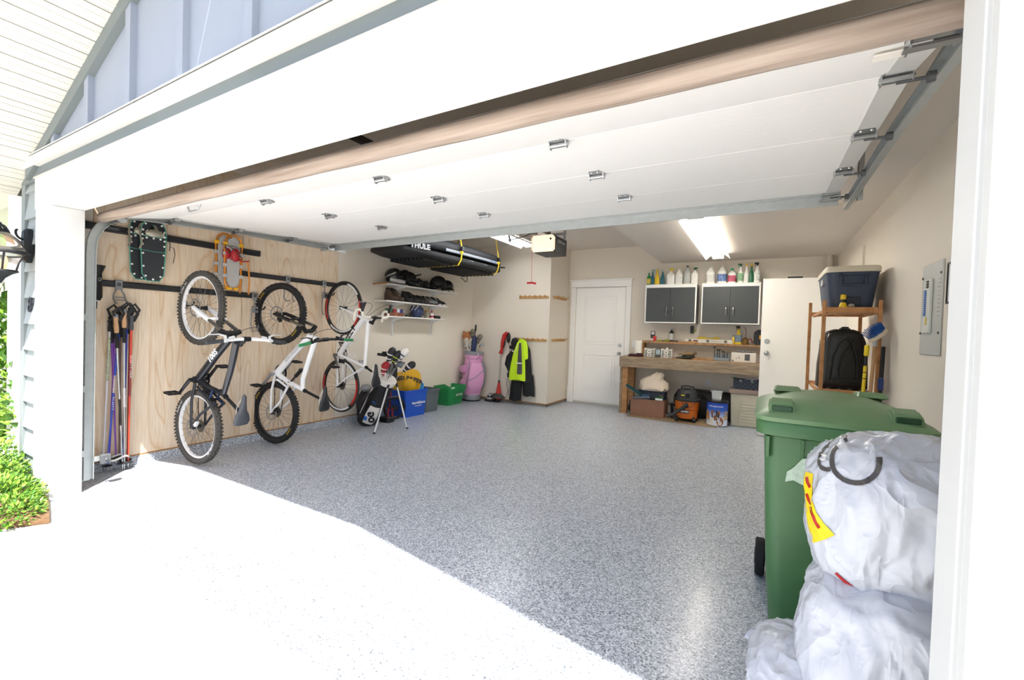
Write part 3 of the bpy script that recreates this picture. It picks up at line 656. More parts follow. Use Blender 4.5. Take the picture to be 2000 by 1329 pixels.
def saddle(bk, nose, back, m, rails, under=(0, 0)):
    ax = (V((nose[0], nose[1], 0))-V((back[0], back[1], 0))); L = ax.length; ax.normalize()
    upv = V((-ax.y, ax.x, 0))
    if upv.y < 0: upv = -upv
    rings = []
    for u, w, h, dz in ((0, .035, .008, -.004), (.03, .062, .018, .002), (.16, .074, .024, .006), (.34, .062, .024, .002), (.5, .036, .024, 0), (.75, .021, .022, 0), (.93, .018, .018, -.002), (1, .009, .008, -.008)):
        c = V((back[0], back[1], 0))+ax*(u*L)+upv*dz
        rings.append([c+V((0, 0, 1))*(w*cos(t))+upv*(h*sin(t) if sin(t) > 0 else h*.9*sin(t)) for t in [2*pi*k/14 for k in range(14)]])
    sd = MB().loft(rings).build('saddle', m, bk, local=True)
    c = V((back[0], back[1], 0)); r = MB()
    for w in (-.022, .022): r.tube([c+ax*(.12*L)-upv*.018+V((0,0,w)), c+ax*(.3*L)-upv*.045+V((0,0,w)), c+ax*(.6*L)-upv*.045+V((0,0,w)), c+ax*(.85*L)-upv*.02+V((0,0,w*.5))], .0035, 6)
    r.build('saddle_rails', rails, sd, local=True)
    return c+ax*(.45*L)-upv*.045
def crankset(bk, bb, ca, m, pm, ringm, R=.17):
    k = MB(); ring(k, (bb[0], bb[1], .045), .07, .095, -.002, .002, 32)
    for i in range(5): a = ca+i*2*pi/5; k.tube([(bb[0], bb[1], .045), (bb[0]+.075*cos(a), bb[1]+.075*sin(a), .045)], .006, 5)
    k.build('chainring', ringm, bk, local=True)
    for sg in (-1, 1):
        d = V((cos(ca), sin(ca), 0))*sg
        e = V((bb[0], bb[1], 0))+d*R
        c = MB().tube([(bb[0], bb[1], sg*.03), (bb[0], bb[1], sg*.075), (bb[0]+d.x*.03, bb[1]+d.y*.03, sg*.078), (e.x, e.y, sg*.088)], [.02, .02, .017, .013], 8).build('crank_arm', m, bk, local=True)
        p = MB().cyl((e.x, e.y, sg*.085), (e.x, e.y, sg*.205), .006, n=8)
        Mx = T(e.x, e.y, sg*.15) @ RZ(pi/2+.12)
        p.cbox((.042, 0, 0), (.012, .018, .095), Mx).cbox((-.042, 0, 0), (.012, .018, .095), Mx).cbox((0, 0, .045), (.09, .016, .010), Mx).cbox((0, 0, -.045), (.09, .016, .010), Mx).cbox((0, 0, 0), (.09, .014, .012), Mx)
        p.build('pedal', pm, c, local=True)
def mtb(name, label, rh, phi, le, la, steer, C, geo):
    bk = root(name, label, 'bicycle', M=bike_frame(rh, phi, le, la))
    R, wb = .34, 1.09
    fw, ft = wheel(bk, 'front_wheel', (wb, 0, 0), R, .028, C['rim'], C['tire'], True, True, steer)
    rw, rt = wheel(bk, 'rear_wheel', (0, 0, 0), R, .028, C['rim'], C['tire'], True, True, 0, rear=True)
    if C.get('letter'):
        s, m = C['letter']
        for w, a in ((fw, 2.3), (fw, -.9), (rw, 2.2), (rw, -1.0)): arc_text(s, R-.035, .026, WM[w], m, w, a, -.0275, -1)
    bb, hl, ht, sc = geo['bb'], geo['hl'], geo['ht'], geo['sc']
    f = MB()
    P = lambda q, w=0: V((q[0], q[1], w))
    dt = P(hl)+(P(ht)-P(hl))*.1; tt = P(hl)+(P(ht)-P(hl))*.8
    f.tube([P(hl), P(ht)], .03, 12)
    f.tube([dt, P(bb)+(dt-P(bb))*.5+V((.012, .0, 0)), P(bb)], [.033, .034, .038], 12)
    f.tube(geo['tt'] and [tt]+[P(q) for q in geo['tt']]+[P(sc)] or [tt, P(sc)], [.03]+[.026]*len(geo['tt'])+[.022], 10)
    f.tube([P(bb), P(bb)+(P(sc)-P(bb))*.45+V((-.015, 0, 0)), P(sc), P(sc)+(P(geo['post'])-P(sc)).normalized()*.03], [.03, .024, .021, .02], 10)
    f.cyl(P(bb, -.04), P(bb, .04), .032, n=14)
    fr = f.build('frame', C['frame'], bk, local=True)
    st = MB()
    for w in (-.06, .06):
        st.tube([P(bb, w*.6)+V((-.03, .015, 0)), P((.25, .0), w), P((.0, .0), w)], [.014, .012, .010], 8)
        st.tube([P((geo['link'][0], geo['link'][1]), w*.8), P((.13, .13), w), P((.0, .0), w)], [.013, .012, .010], 8)
        st.tube([P((geo['link'][0], geo['link'][1]), w*.8), P((bb[0]-.06, bb[1]+.05), w*.6)], .011, 8)
    st.build('swingarm', C['stay'], bk, local=True)
    s0, s1 = geo['shock']
    MB().tube([P(s0), P(s0)*.5+P(s1)*.5, P(s0)*.48+P(s1)*.52, P(s1)], [.021, .021, .011, .011], 10).cyl(P(s1, -.03), P(s1, .03), .012, n=10).cyl(P(s0, -.03), P(s0, .03), .012, n=10).build('rear_shock', C['dark'], bk, local=True)
    lk = MB()
    for w in (-.035, .035): lk.tube([P(geo['link'], w), P(s1, w), P((sc[0]+.03, sc[1]-.1), w)], .010, 6)
    lk.build('rocker_link', C['link'], bk, local=True)
    # fork, bars (turn with the steering)
    fk = link('fork', None, bk); 
    ax = (P((wb, 0))-P(ht)).normalized()
    L = Matrix.Translation(P(hl)) @ Matrix.Rotation(-steer, 4, ax) @ Matrix.Translation(-P(hl)); fk.matrix_local = L; WM[fk] = WM[bk] @ L
    up = (P(ht)-P(hl)).normalized(); cr = P(hl)-up*.012
    off = P((wb, 0))-cr; along = -up*off.dot(-up); fwd = (off-along)
    mid = P((wb, 0))-fwd*0
    lo = MB(); sta = MB()
    for w in (-.066, .066):
        top = cr+fwd*.9+V((0, 0, w)); axle = P((wb, 0), w); k = (top-axle)
        lo.tube([axle, axle+k*.08, axle+k*.55], [.016, .02, .022], 10); sta.tube([axle+k*.53, top], .0165, 10)
        lo.cyl(P((wb, 0), w*.8), P((wb, 0), w*1.15), .015, n=10)
    k = (cr+fwd*.9)-P((wb, 0)); ac = P((wb, 0))+k*.62+V((.03, .02, 0))
    lo.tube([P((wb, 0), -.066)+k*.5, ac+V((0, 0, -.045)), ac+V((0, 0, .045)), P((wb, 0), .066)+k*.5], .014, 8)
    lo.build('fork_lowers', C['fork'], fk, local=True); sta.build('stanchions', mat('stanchion', '#8c8a84', .25, .8), fk, local=True)
    MB().tube([cr+fwd*.9+V((0,0,-.085)), cr+fwd*.45+V((0,0,-.04)), cr+fwd*.45+V((0,0,.04)), cr+fwd*.9+V((0,0,.085))], [.022, .026, .026, .022], 10).build('fork_crown', C['crown'], fk, local=True)
    bc = P(geo['bar']); hb = MB()
    MB().tube([P(ht), P(ht)+up*.03, P(ht)+up*.045], [.022, .022, .018], 12).tube([P(ht)+up*.03, bc], [.019, .017], 10).cyl(bc+V((0,0,-.03)), bc+V((0,0,.03)), .021, n=12).build('stem', C['dark'], fk, local=True)
    be = [V((bc.x-.03, bc.y+.035, s*.34)) for s in (-1, 1)]
    hb = MB().tube([be[0], V((bc.x-.012, bc.y+.03, -.2)), V((bc.x, bc.y, -.07)), bc, V((bc.x, bc.y, .07)), V((bc.x-.012, bc.y+.03, .2)), be[1]], [.011, .012, .015, .016, .015, .012, .011], 10).build('handlebar', C['bar'], fk, local=True)
    for s, e in zip((-1, 1), be):
        q = V((bc.x-.012, bc.y+.03, s*.2)); d = (e-q).normalized()
        MB().tube([e+d*.004, e+d*.0, e-d*.115, e-d*.125], [.014, .0165, .0155, .018], 12).build('grip', C['grip'], hb, local=True)
        b = e-d*.15
        l = MB().cyl(b-d*.012, b+d*.012, .017, n=10).tube([b+V((.012, .0, 0)), b+V((.035, -.005, 0)), b+V((.05, -.01, s*.05)), b+V((.045, -.012, s*.12))], [.012, .011, .006, .004], 6)
        l.tube([b-d*.03+V((.015, 0, 0)), b-d*.07+V((.02, 0, 0))], .012, 8)
        l.build('brake_lever', C['lever'], hb, local=True)
        MB().tube(bez(b+V((.03, 0, 0)), b+V((.16, .03, -s*.06)), b+V((.12, -.1, -s*.16)), P(hl, s*.02)+V((.01, .03, 0)), 12), .0026, 5).build('brake_cable', black_m, hb, local=True)
    MB().tube([P(sc)+(P(geo['post'])-P(sc)).normalized()*.01, P(geo['post'])], .0145, 12).tube([P(sc)+(P(geo['post'])-P(sc)).normalized()*.02, P(sc)+(P(geo['post'])-P(sc)).normalized()*.045], .021, 12).build('seat_post', C['post'], bk, local=True)
    saddle(bk, geo['nose'], geo['back'], C['saddle'], C['rails'])
    crankset(bk, bb, geo['crank'], C['crank'], black_m, C['dark'])
    MB().tube([P((bb[0], bb[1]+.085), .046), P((0.0, .05), .03), P((-.03, 0), .03), P((0, -.05), .03), P((bb[0], bb[1]-.085), .046)], .004, 5).build('chain', C['dark'], bk, local=True)
    # calipers
    MB().cbox((0, 0, 0), (.055, .035, .03), T(.045, .065, -.052) @ RZ(.5)).build('rear_brake_caliper', C['lever'], bk, local=True, bevel=.004)
    MB().cbox((0, 0, 0), (.055, .035, .03), T(wb-.06, .065, -.055) @ RZ(-.7)).build('front_brake_caliper', C['lever'], fk, local=True, bevel=.004)
    # lettering on the down tube (on the side facing the room entrance, -w)
    if C.get('name'):
        s, m, size = C['name']; a, b = P(bb)+(dt-P(bb))*.22, P(bb)+(dt-P(bb))*.92
        d = (b-a).normalized(); Mt = WM[bk] @ frame((a+b)/2+V((0, 0, -.0345)), d, (0, 0, -1))
        text('frame_lettering', s, size, Mt, m, fr, depth=.003, bold=.002)
    return bk
tireA = mat('tire_black', '#232323', .8, bump=.1, bscale=200)
tireB = mat('tire_dusty', '#4a4743', .85, bump=.1, bscale=200)
whiteg = mat('gloss_white', '#f2f2f3', .25, coat=.3)
darkpart = mat('bike_dark', '#1d1e21', .35, .3)
lett_w = mat('letter_white', '#e8e8e8', .5); lett_y = mat('letter_yellow', '#d9b21c', .5); lett_g = mat('letter_grey', '#c9c9c9', .5)
mtb('mountain_bike', 'black and silver mountain bike with white rims hung nearest the door', (-4.48, 2.086, .356), .066, .001, .008, 0,
    dict(rim=whiteg, tire=tireB, frame=mat('frame_black', '#2b2d33', .25, .35, coat=.5), stay=mat('stay_grey', '#3d3f44', .35, .5), dark=darkpart, link=mat('link_blue', '#2a3d63', .35, .5), fork=whiteg, crown=darkpart,
         bar=whiteg, grip=mat('grip_grey', '#3c3d3f', .8), lever=mat('lever_white', '#dedede', .35, .2), post=darkpart, saddle=mat('saddle_grey', '#45484e', .45), rails=steel_m, crank=mat('crank_dark', '#3a3b3e', .3, .6), name=('100S', lett_w, .075), letter=('NOBBY NIC', lett_w)),
    dict(bb=(.433, -.012), hl=(.845, .44), ht=(.795, .555), sc=(.331, .37), tt=[(.55, .46)], post=(.214, .58), nose=(.352, .665), back=(.085, .615), bar=(.83, .665), crank=pi*.25, link=(.24, .30), shock=((.40, .06), (.27, .22))))
mtb('mountain_bike', 'white mountain bike with green grips and black wheels hung in middle', (-4.655, 2.935, .345), .125, .015, .018, .104,
    dict(rim=mat('rim_black', '#26272a', .4, .3), tire=tireA, frame=whiteg, stay=whiteg, dark=darkpart, link=whiteg, fork=mat('fork_black', '#202124', .4), crown=darkpart,
         bar=darkpart, grip=mat('grip_green', '#2f8a55', .6), lever=darkpart, post=darkpart, saddle=mat('saddle_black', '#222428', .45), rails=lett_w, crank=mat('crank_silver', '#a8a8aa', .3, .8), name=('SPECIALIZED', lett_g, .05), letter=('MAXXIS', lett_y)),
    dict(bb=(.430, -.004), hl=(.865, .44), ht=(.835, .565), sc=(.287, .39), tt=[(.62, .46), (.40, .385)], post=(.22, .625), nose=(.354, .71), back=(.09, .70), bar=(.84, .68), crank=pi*.22, link=(.30, .22), shock=((.50, .36), (.345, .20))))
def road_bike():
    bk = root('road_bike', 'white road bike with drop bars and red rim decals hung farthest in', 'bicycle', M=bike_frame((-4.6, 3.75, .57), .018, .009, .004))
    R, wb = .335, .98; P = lambda q, w=0: V((q[0], q[1], w))
    red = mat('decal_red', '#c8231f', .35); wh = mat('decal_white', '#e9e9e9', .35); rb = mat('rim_road', '#2a2b2d', .35, .4)
    dec = [(.25, 1.0, wh), (1.25, 2.35, red), (2.55, 3.9, wh), (4.2, 5.1, red)]
    tan = mat('tire_road', '#2a2a2b', .6)
    wheel(bk, 'front_wheel', (wb, 0, 0), R, .0125, rb, tan, False, False, .006, dec)
    wheel(bk, 'rear_wheel', (0, 0, 0), R, .0125, rb, tan, False, False, 0, dec, rear=True)
    bb, hl, ht, sc = P((.388, -.045)), P((.86, .345)), P((.815, .475)), P((.27, .41))
    f = MB(); f.tube([hl, ht], [.024, .022], 12)
    f.tube([hl*.85+ht*.15, hl*.55+bb*.45, bb], [.032, .034, .032], 12); f.tube([hl*.25+ht*.75, sc], [.026, .020], 12); f.tube([bb, sc, sc+P((-.01, .03))], .0165, 12)
    f.cyl(bb+V((0, 0, -.04)), bb+V((0, 0, .04)), .026, n=14)
    for w in (-.055, .055): f.tube([bb+V((-.03, .01, w*.5)), P((0, 0), w)], [.012, .009], 8); f.tube([sc+V((-.02, -.02, w*.3)), P((.1, .13), w*.9), P((0, 0), w)], [.010, .009, .008], 8)
    fr = f.build('frame', whiteg, bk, local=True)
    fk = MB()
    for w in (-.045, .045): fk.tube([hl+V((.01, -.01, w*.6)), P((.93, .17), w), P((wb, 0), w*1.15)], [.016, .014, .009], 8)
    fk.tube([hl+V((.01, -.01, -.03)), hl+V((.01, -.01, .03))], .018, 8); fk.build('fork', whiteg, bk, local=True)
    bc = P((.87, .565))
    MB().tube([ht, ht+(ht-hl).normalized()*.05], .019, 12).tube([ht+(ht-hl).normalized()*.035, bc], .016, 10).cyl(bc+V((0, 0, -.022)), bc+V((0, 0, .022)), .02, n=12).build('stem', darkpart, bk, local=True)
    tape = mat('bar_tape', '#ece8dc', .7)
    hb = MB().cyl(bc+V((0, 0, -.09)), bc+V((0, 0, .09)), .0135, n=10).build('handlebar', darkpart, bk, local=True)
    for s in (-1, 1):
        pts = [bc+V((0, 0, s*.085)), bc+V((.0, .0, s*.17)), bc+V((.02, .002, s*.2)), bc+V((.065, -.005, s*.21)), bc+V((.085, -.045, s*.213)), bc+V((.075, -.09, s*.215)), bc+V((.03, -.118, s*.217)), bc+V((-.05, -.115, s*.22))]
        MB().tube(pts, .0155, 10).build('drop_bar', tape, hb, local=True)
        h = bc+V((.065, -.002, s*.21))
        MB().tube([h, h+V((.045, .015, 0)), h+V((.085, .03, 0)), h+V((.10, .055, 0))], [.016, .017, .019, .012], 8).build('brake_hood', black_m, hb, local=True)
        MB().tube([h+V((.09, .03, 0)), h+V((.11, -.01, 0)), h+V((.095, -.07, s*.01)), h+V((.07, -.10, s*.015))], [.008, .007, .007, .005], 6).build('brake_lever', steel_m, hb, local=True)
        MB().tube(bez(h+V((.09, .03, 0)), h+V((.12, .06, -s*.1)), h+V((.08, .05, -s*.17)), hl+V((.0, .03, s*.01)), 12), .0025, 5).build('brake_cable', black_m, hb, local=True)
    post = P((.215, .545))
    MB().tube([sc+P((-.005, .02)), post], .0135, 12).tube([sc+P((-.004, .015)), sc+P((-.01, .04))], .02, 12).build('seat_post', darkpart, bk, local=True)
    saddle(bk, (.315, .60), (.04, .605), MATS['saddle_black'], lett_w)
    crankset(bk, (bb.x, bb.y), -.6, mat('crank_bronze', '#6f6a64', .35, .6), black_m, darkpart)
    MB().tube([P((bb.x, bb.y+.085), .046), P((0, .05), .03), P((-.03, 0), .03), P((0, -.05), .03), P((bb.x, bb.y-.085), .046)], .0035, 5).build('chain', darkpart, bk, local=True)
    MB().cbox((.33, .35, 0), (.03, .05, .05)).build('rear_brake_caliper', steel_m, bk, local=True, bevel=.005)
    MB().cbox((.90, .335, -.0), (.03, .04, .05)).build('front_brake_caliper', steel_m, bk, local=True, bevel=.005)
    for base, d in ((bb*.5+hl*.5, (hl-bb).normalized()), (bb*.55+sc*.45, (sc-bb).normalized())):
        n = V((-d.y, d.x, 0)); n = n if (n.y > 0) == (base.x > .5) else -n
        if base.x < .5: n = -n if n.x < 0 else n
        c = MB()
        for w in (-.036, .036): c.tube([base-d*.07+n*.025, base-d*.07+n*.05+V((0,0,w)), base-d*.0+n*.085+V((0,0,w)), base+d*.05+n*.07+V((0,0,w)), base+d*.02+n*.028], .004, 6)
        c.tube([base-d*.07+n*.05+V((0,0,-.036)), base-d*.075+n*.095, base-d*.07+n*.05+V((0,0,.036))], .004, 6)
        c.build('bottle_cage', whiteg, bk, local=True)
    a, b = bb*.75+hl*.25, bb*.1+hl*.9
    text('frame_lettering', 'FELT', .075, WM[bk] @ frame((a+b)/2+V((0, 0, -.030)), (b-a), (0, 0, -1)), darkpart, fr, depth=.003, bold=.002, xs=1.5)
road_bike()
# ================================================================ left wall: rails, hooks, snowshoes, poles
rail_m = mat('rail_black', '#202124', .55)
WX = XL+.007
def wall_rail(y0, y1, z0, z1, label):
    r = root('storage_rail', label, 'rail', (WX, (y0+y1)/2, (z0+z1)/2), group='black storage rails on plywood')
    MB().prism([(WX, z0), (WX+.022, z0+.004), (WX+.03, z0+.012), (WX+.03, z1-.012), (WX+.022, z1-.004), (WX, z1)], y0, y1, Matrix(((1,0,0,0),(0,0,1,0),(0,1,0,0),(0,0,0,1)))).build('track_cover', rail_m, r, angle=20)
    for y in (y0, y1): MB().box((WX, y-.004, z0), (WX+.031, y+.004, z1)).build('end_cap', rail_m, r, bevel=.002)
    return r
r = wall_rail(1.42, 2.885, 2.068, 2.132, 'black storage rail high on the plywood behind the snowshoes')
MB().rrect((-.045, -.012), (.045, .012), 0, .001, .012, M=frame((WX+.0305, 1.60, 2.10), (0, 1, 0), (1, 0, 0))).build('rail_emblem', mat('emblem_grey', '#55585b', .4), r)
wall_rail(1.40, 2.86, 1.597, 1.655, 'lower black storage rail behind the nearest mountain bike')
wall_rail(2.62, 3.93, 1.832, 1.887, 'black storage rail ending at plywood edge behind road bike')
hook_m = mat('hook_grey', '#8e9194', .4, .6)
def hook(y, zr, kind, label):
    h = root('storage_hook', label, 'hook', (WX+.03, y, zr), group='grey hooks on the storage rails')
    x = WX+.031
    p = MB().box((x, y-.026, zr-.05), (x+.008, y+.026, zr+.032)).box((x-.03, y-.026, zr+.026), (x+.008, y+.026, zr+.036))
    p.build('mount_plate', hook_m, h, bevel=.004)
    MB().box((x+.008, y-.014, zr-.018), (x+.012, y+.014, zr+.012)).build('latch', mat('latch_dark', '#47494c', .5), h, bevel=.002)
    if kind == 'ring':
        MB().tube([(x+.006, y-.016, zr-.05), (x+.01, y-.035, zr-.085), (x+.02, y-.042, zr-.13), (x+.06, y-.04, zr-.17), (x+.09, y-.038, zr-.165)], .006, 8).tube([(x+.006, y+.016, zr-.05), (x+.01, y+.035, zr-.085), (x+.02, y+.042, zr-.13), (x+.06, y+.04, zr-.17), (x+.09, y+.038, zr-.165)], .006, 8).tube([(x+.016, y-.04, zr-.115), (x+.016, y+.04, zr-.115)], .005, 8).tube([(x+.03, y-.042, zr-.14), (x+.03, y+.042, zr-.14)], .005, 8).build('hook_arm', hook_m, h)
    elif kind == 'bike':
        MB().tube([(x+.005, y, zr-.05), (x+.012, y-.005, zr-.10), (x+.012, y-.03, zr-.14), (x+.012, y-.04, zr-.32), (x+.012, y-.02, zr-.40), (x+.03, y+.025, zr-.39), (x+.03, y+.03, zr-.33)], .006, 8).build('hook_arm', hook_m, h)
        MB().box((x, y-.03, zr-.19), (x+.03, y+.03, zr-.12)).build('bracket', hook_m, h, bevel=.005)
        MB().tube([(x+.03, y, zr-.155), (x+.10, y+.01, zr-.155), (x+.16, y+.01, zr-.15), (x+.19, y+.01, zr-.12)], .008, 8).build('wheel_prong', black_m, h)
    else:
        for s in (-1, 1): MB().tube([(x+.005, y+s*.012, zr-.05), (x+.012, y+s*.05, zr-.09), (x+.015, y+s*.055, zr-.23), (x+.05, y+s*.05, zr-.27), (x+.09, y+s*.03, zr-.26)], .006, 8).build('hook_arm', hook_m, h)
hook(1.645, 1.626, 'ring', 'grey hook on lower rail holding the ski poles')
hook(2.14, 1.626, 'bike', 'grey bike hook beside the white rimmed front wheel')
hook(2.83, 1.626, 'bike', 'grey bike hook at the right end of the lower rail')
hook(3.22, 1.86, 'double', 'empty grey double hook seen through the middle bike wheel')
hook(3.72, 1.86, 'bike', 'grey bike hook beside the road bike front wheel')
def outline(prof):
    return [(w, z) for w, z in prof]+[(-w, z) for w, z in reversed(prof)]
def snowshoe(label, x, y, prof, frame_m, deck_m, kind, M):
    s = root('snowshoe', label, 'snowshoe', M=M, group=('teal edged snowshoes' if kind == 'teal' else 'orange framed snowshoes'))
    o = outline(prof); n = len(o)
    if kind == 'teal':
        z = [p[1] for p in o]
        full = o
        # deck with an opening: two plates (body and toe ring)
        low = [p for p in full if p[1] <= .40]
        MB().prism(low, -.003, .003, frame((0, 0, 0), (0, 1, 0), (1, 0, 0))).build('deck', deck_m, s, local=True)
        inner = [(w*.42, .41+(zz-.40)*.58) for w, zz in full if zz >= .40]
        outer = [(w, zz) for w, zz in full if zz >= .40]
        rings = [[V((h, a[0], a[1])) for a in ()] for h in ()]
        q = MB()
        for (o0, o1), (i0, i1) in zip(zip(outer, outer[1:]), zip(inner, inner[1:])):
            q.add([(-.003, o0[0], o0[1]), (-.003, o1[0], o1[1]), (-.003, i1[0], i1[1]), (-.003, i0[0], i0[1]), (.003, o0[0], o0[1]), (.003, o1[0], o1[1]), (.003, i1[0], i1[1]), (.003, i0[0], i0[1])], [(0,1,2,3),(7,6,5,4),(0,4,5,1),(1,5,6,2),(2,6,7,3),(3,7,4,0)])
        q.build('toe_deck', deck_m, s, local=True, smooth=False)
        MB().tube([(.004, w, zz) for w, zz in full], .004, 6, closed=True).build('edge_cord', frame_m, s, local=True)
        for zz in (.40, .27): MB().tube([(.006, -.1, zz+.004), (.007, 0, zz-.004), (.006, .1, zz)], .0025, 5).build('lacing_cord', frame_m, s, local=True)
        rv = MB().ell((.006, 0, 0), (.004, .009, .009), nu=8, nv=4).build('rivet', mat('rivet_white', '#e6e6e2', .4), s, local=True)
        pts = [p for i, p in enumerate(full) if True]
        L = []
        for (a, b) in zip(full, full[1:]+full[:1]):
            for t in ((.25, .75) if (V(a)-V(b)).length > .1 else (.5,)): L.append((a[0]*(1-t)+b[0]*t, a[1]*(1-t)+b[1]*t))
        for i, (w, zz) in enumerate(L):
            k = rv if i == 0 else link('rivet', rv.data, s)
            k.location = (0, w*.86, .3+(zz-.3)*.95)
        for w in (-.05, .0, .05): link('rivet', rv.data, s).location = (0, w, .385)
        cr = MB()
        for i in range(7): cr.add([(.0, -.06+i*.02, .40), (.0, -.04+i*.02, .40), (.03, -.05+i*.02, .46), (.0, -.06+i*.02, .445), (.0, -.04+i*.02, .445)], [(0, 1, 2), (3, 2, 4), (0, 2, 3), (1, 4, 2)])
        cr.ell((.012, 0, .43), (.018, .065, .035)).build('crampon', mat('crampon_dull', '#a7a292', .45, .5), s, local=True)
        MB().tube([(.01, .09, .40), (.02, .12, .36), (.02, .115, .29)], .008, 6, flat=.4).tube([(.02, .115, .33), (.015, .15, .32), (.012, .16, .26), (.012, .145, .18)], .005, 6, flat=.4).build('strap', blackr_m, s, local=True)
        MB().tube([(.0, -.085, .47), (.01, -.1, .41), (.02, -.085, .33), (.01, -.1, .28)], .008, 6, flat=.4).build('heel_strap', mat('strap_tan', '#8d8577', .7), s, local=True)
    else:
        MB().tube([(.0, w, zz) for w, zz in o], .009, 8, closed=True).build('frame_tube', frame_m, s, local=True)
        d = [(w*.78, zz*.9+.03) for w, zz in o]
        MB().prism(d, -.0025, .0025, frame((0, 0, 0), (0, 1, 0), (1, 0, 0))).build('deck', deck_m, s, local=True)
        for zz in (.14, .25, .37, .47):
            for sg in (-1, 1): MB().box((-.011, sg*.075-.022, zz-.018), (.011, sg*.075+.022, zz+.018)).build('deck_clip', deck_m if zz < .4 else mat('clip_yellow', '#eab21e', .5), s, local=True, bevel=.004)
        b = MB().ell((.03, .01, .36), (.03, .045, .07), nu=12, nv=8)
        b.build('binding', mat('binding_red', '#b3212a', .45), s, local=True)
        MB().tube([(.05, -.03, .42), (.06, .02, .37), (.05, .06, .34)], .012, 6, flat=.4).tube([(.04, -.05, .45), (.06, .0, .44), (.05, .07, .41)], .008, 6, flat=.4).build('binding_strap', mat('strap_dark', '#4a3f40', .5), s, local=True)
        MB().tube([(.05, .03, .31), (.06, .08, .30), (.055, .13, .31)], .014, 8, flat=.5).build('heel_strap', MATS['binding_red'], s, local=True)
        MB().tube([(.05, .12, .30), (.045, .135, .22), (.03, .15, .1), (.02, .148, -.04)], .009, 6, flat=.35).build('long_strap', mat('strap_orange', '#d1832a', .6), s, local=True)
        MB().box((-.012, -.05, -.005), (.012, -.01, .022)).build('tail_clip', MATS['clip_yellow'], s, local=True, bevel=.004)
        MB().box((-.012, .01, -.005), (.012, .05, .022)).build('tail_clip', MATS['clip_yellow'], s, local=True, bevel=.004)
pt_ = [(.045, .0), (.08, .06), (.09, .30), (.095, .40), (.094, .43), (.085, .49), (.05, .55), (.02, .57)]
po_ = [(.035, .0), (.075, .06), (.078, .30), (.085, .45), (.065, .53), (.02, .565)]
teal = mat('teal_edge', '#4fa08f', .5); deckb = mat('deck_black', '#22252a', .55, bump=.05)
snowshoe('rear teal edged black snowshoe nearest the plywood', 0, 0, pt_, teal, deckb, 'teal', T(WX+.05, 1.80, 1.685) @ RZ(-.05))
snowshoe('front teal edged black snowshoe with silver crampon', 0, 0, pt_, teal, deckb, 'teal', T(WX+.11, 1.862, 1.675) @ RZ(-.12))
of = mat('frame_orange', '#d5821f', .3, .4); dg = mat('deck_grey', '#b4b2b0', .45)
snowshoe('rear orange framed snowshoe partly hidden by its twin', 0, 0, po_, of, dg, 'or', T(WX+.05, 2.50, 1.675) @ RZ(-.05))
snowshoe('front orange framed snowshoe with red binding', 0, 0, po_, of, dg, 'or', T(WX+.10, 2.56, 1.665) @ RZ(-.1))
# ---- ski poles
cork = mat('cork', '#c39a72', .8, var=.12, vscale=60); gripb = mat('grip_black', '#1d1d1f', .75)
def pole(label, y0, z0, y1, z1, x, m, grip, m2=None, band=None, letter=None):
    p = root('ski_pole', label, 'ski pole', (x, y1, z1), group='ski poles hanging together')
    a, b = V((x, y1, z1+.045)), V((x-.01, y0, z0)); d = (b-a).normalized(); L = (b-a).length
    MB().tube([a, a+d*L*.5, b], [.006, .0075, .009], 8).build('shaft', m, p)
    if m2: MB().tube([a+d*L*m2[1], a+d*L*m2[2]], [.0085, .0092], 8).build('shaft_band', m2[0], p)
    MB().tube([V((x, y1, z1)), V((x, y1, z1+.05))], [.0025, .006], 8).build('tip', steel_m, p)
    MB().lathe([(.006, .052), (.032, .05), (.036, .056), (.006, .066)], 14, T(x, y1, z1)).build('basket', gripb if not band else band, p)
    g = b
    if grip == 'cork':
        MB().tube([g-d*.0, g+d*.03, g+d*.10, g+d*.135], [.015, .018, .015, .02], 10).build('grip', cork, p)
        MB().tube([g+d*.13, g+d*.15, g+d*.165], [.02, .021, .012], 10).build('grip_top', MATS['hook_grey'], p)
        MB().tube([g-d*.13, g-d*.0], [.014, .013], 10).build('foam_grip', gripb, p)
    else:
        MB().tube([g-d*.01, g+d*.02, g+d*.09, g+d*.12], [.014, .016, .014, .018], 10).build('grip', gripb if grip == 'black' else mat('grip_dgrey', '#4b4d50', .7), p)
    t = g+d*.12
    MB().tube([t, t+V((.03, -.03, .06)), t+V((.035, .01, .10)), t+V((.03, .045, .05)), t+V((.01, .02, -.02))], .012, 6, flat=.2).build('wrist_strap', gripb, p)
    if letter:
        s, q0 = letter; c = a+d*L*q0
        text('pole_lettering', s, .017, frame(c+V((.0085, 0, 0)), -d, (1, -.3, 0)), lett_w, p, depth=.001, xs=2.2)
PX = WX+.085
blue = mat('pole_blue', '#2747b5', .3, .2); purple = mat('pole_purple', '#7a3aa5', .35); silver = mat('pole_silver', '#a9abae', .25, .7); redp = mat('pole_red', '#d2442a', .3); whitep = mat('pole_white', '#d9d5da', .35); darkr = mat('pole_dark_red', '#8a2426', .35); tan_p = mat('pole_brown', '#6a4f46', .4)
pole('white ski pole at the left edge of the bundle', 1.585, 1.22, 1.548, .035, PX-.03, whitep, 'black', (mat('pole_pattern', '#b7c3a6', .5, var=.4, vscale=60), .62, .95))
pole('blue ski pole with white lettering at left of bundle', 1.628, 1.20, 1.560, .004, PX+.02, blue, 'black', (mat('pole_stripe', '#c4b3b6', .4, var=.3, vscale=50), .55, .68), letter=('SCOTT', .47))
pole('left purple ski pole in the bundle', 1.618, 1.16, 1.585, .05, PX-.02, purple, 'black')
pole('left silver trekking pole with cork grip', 1.60, 1.20, 1.650, .012, PX+.06, silver, 'cork', (darkpart, .3, .5))
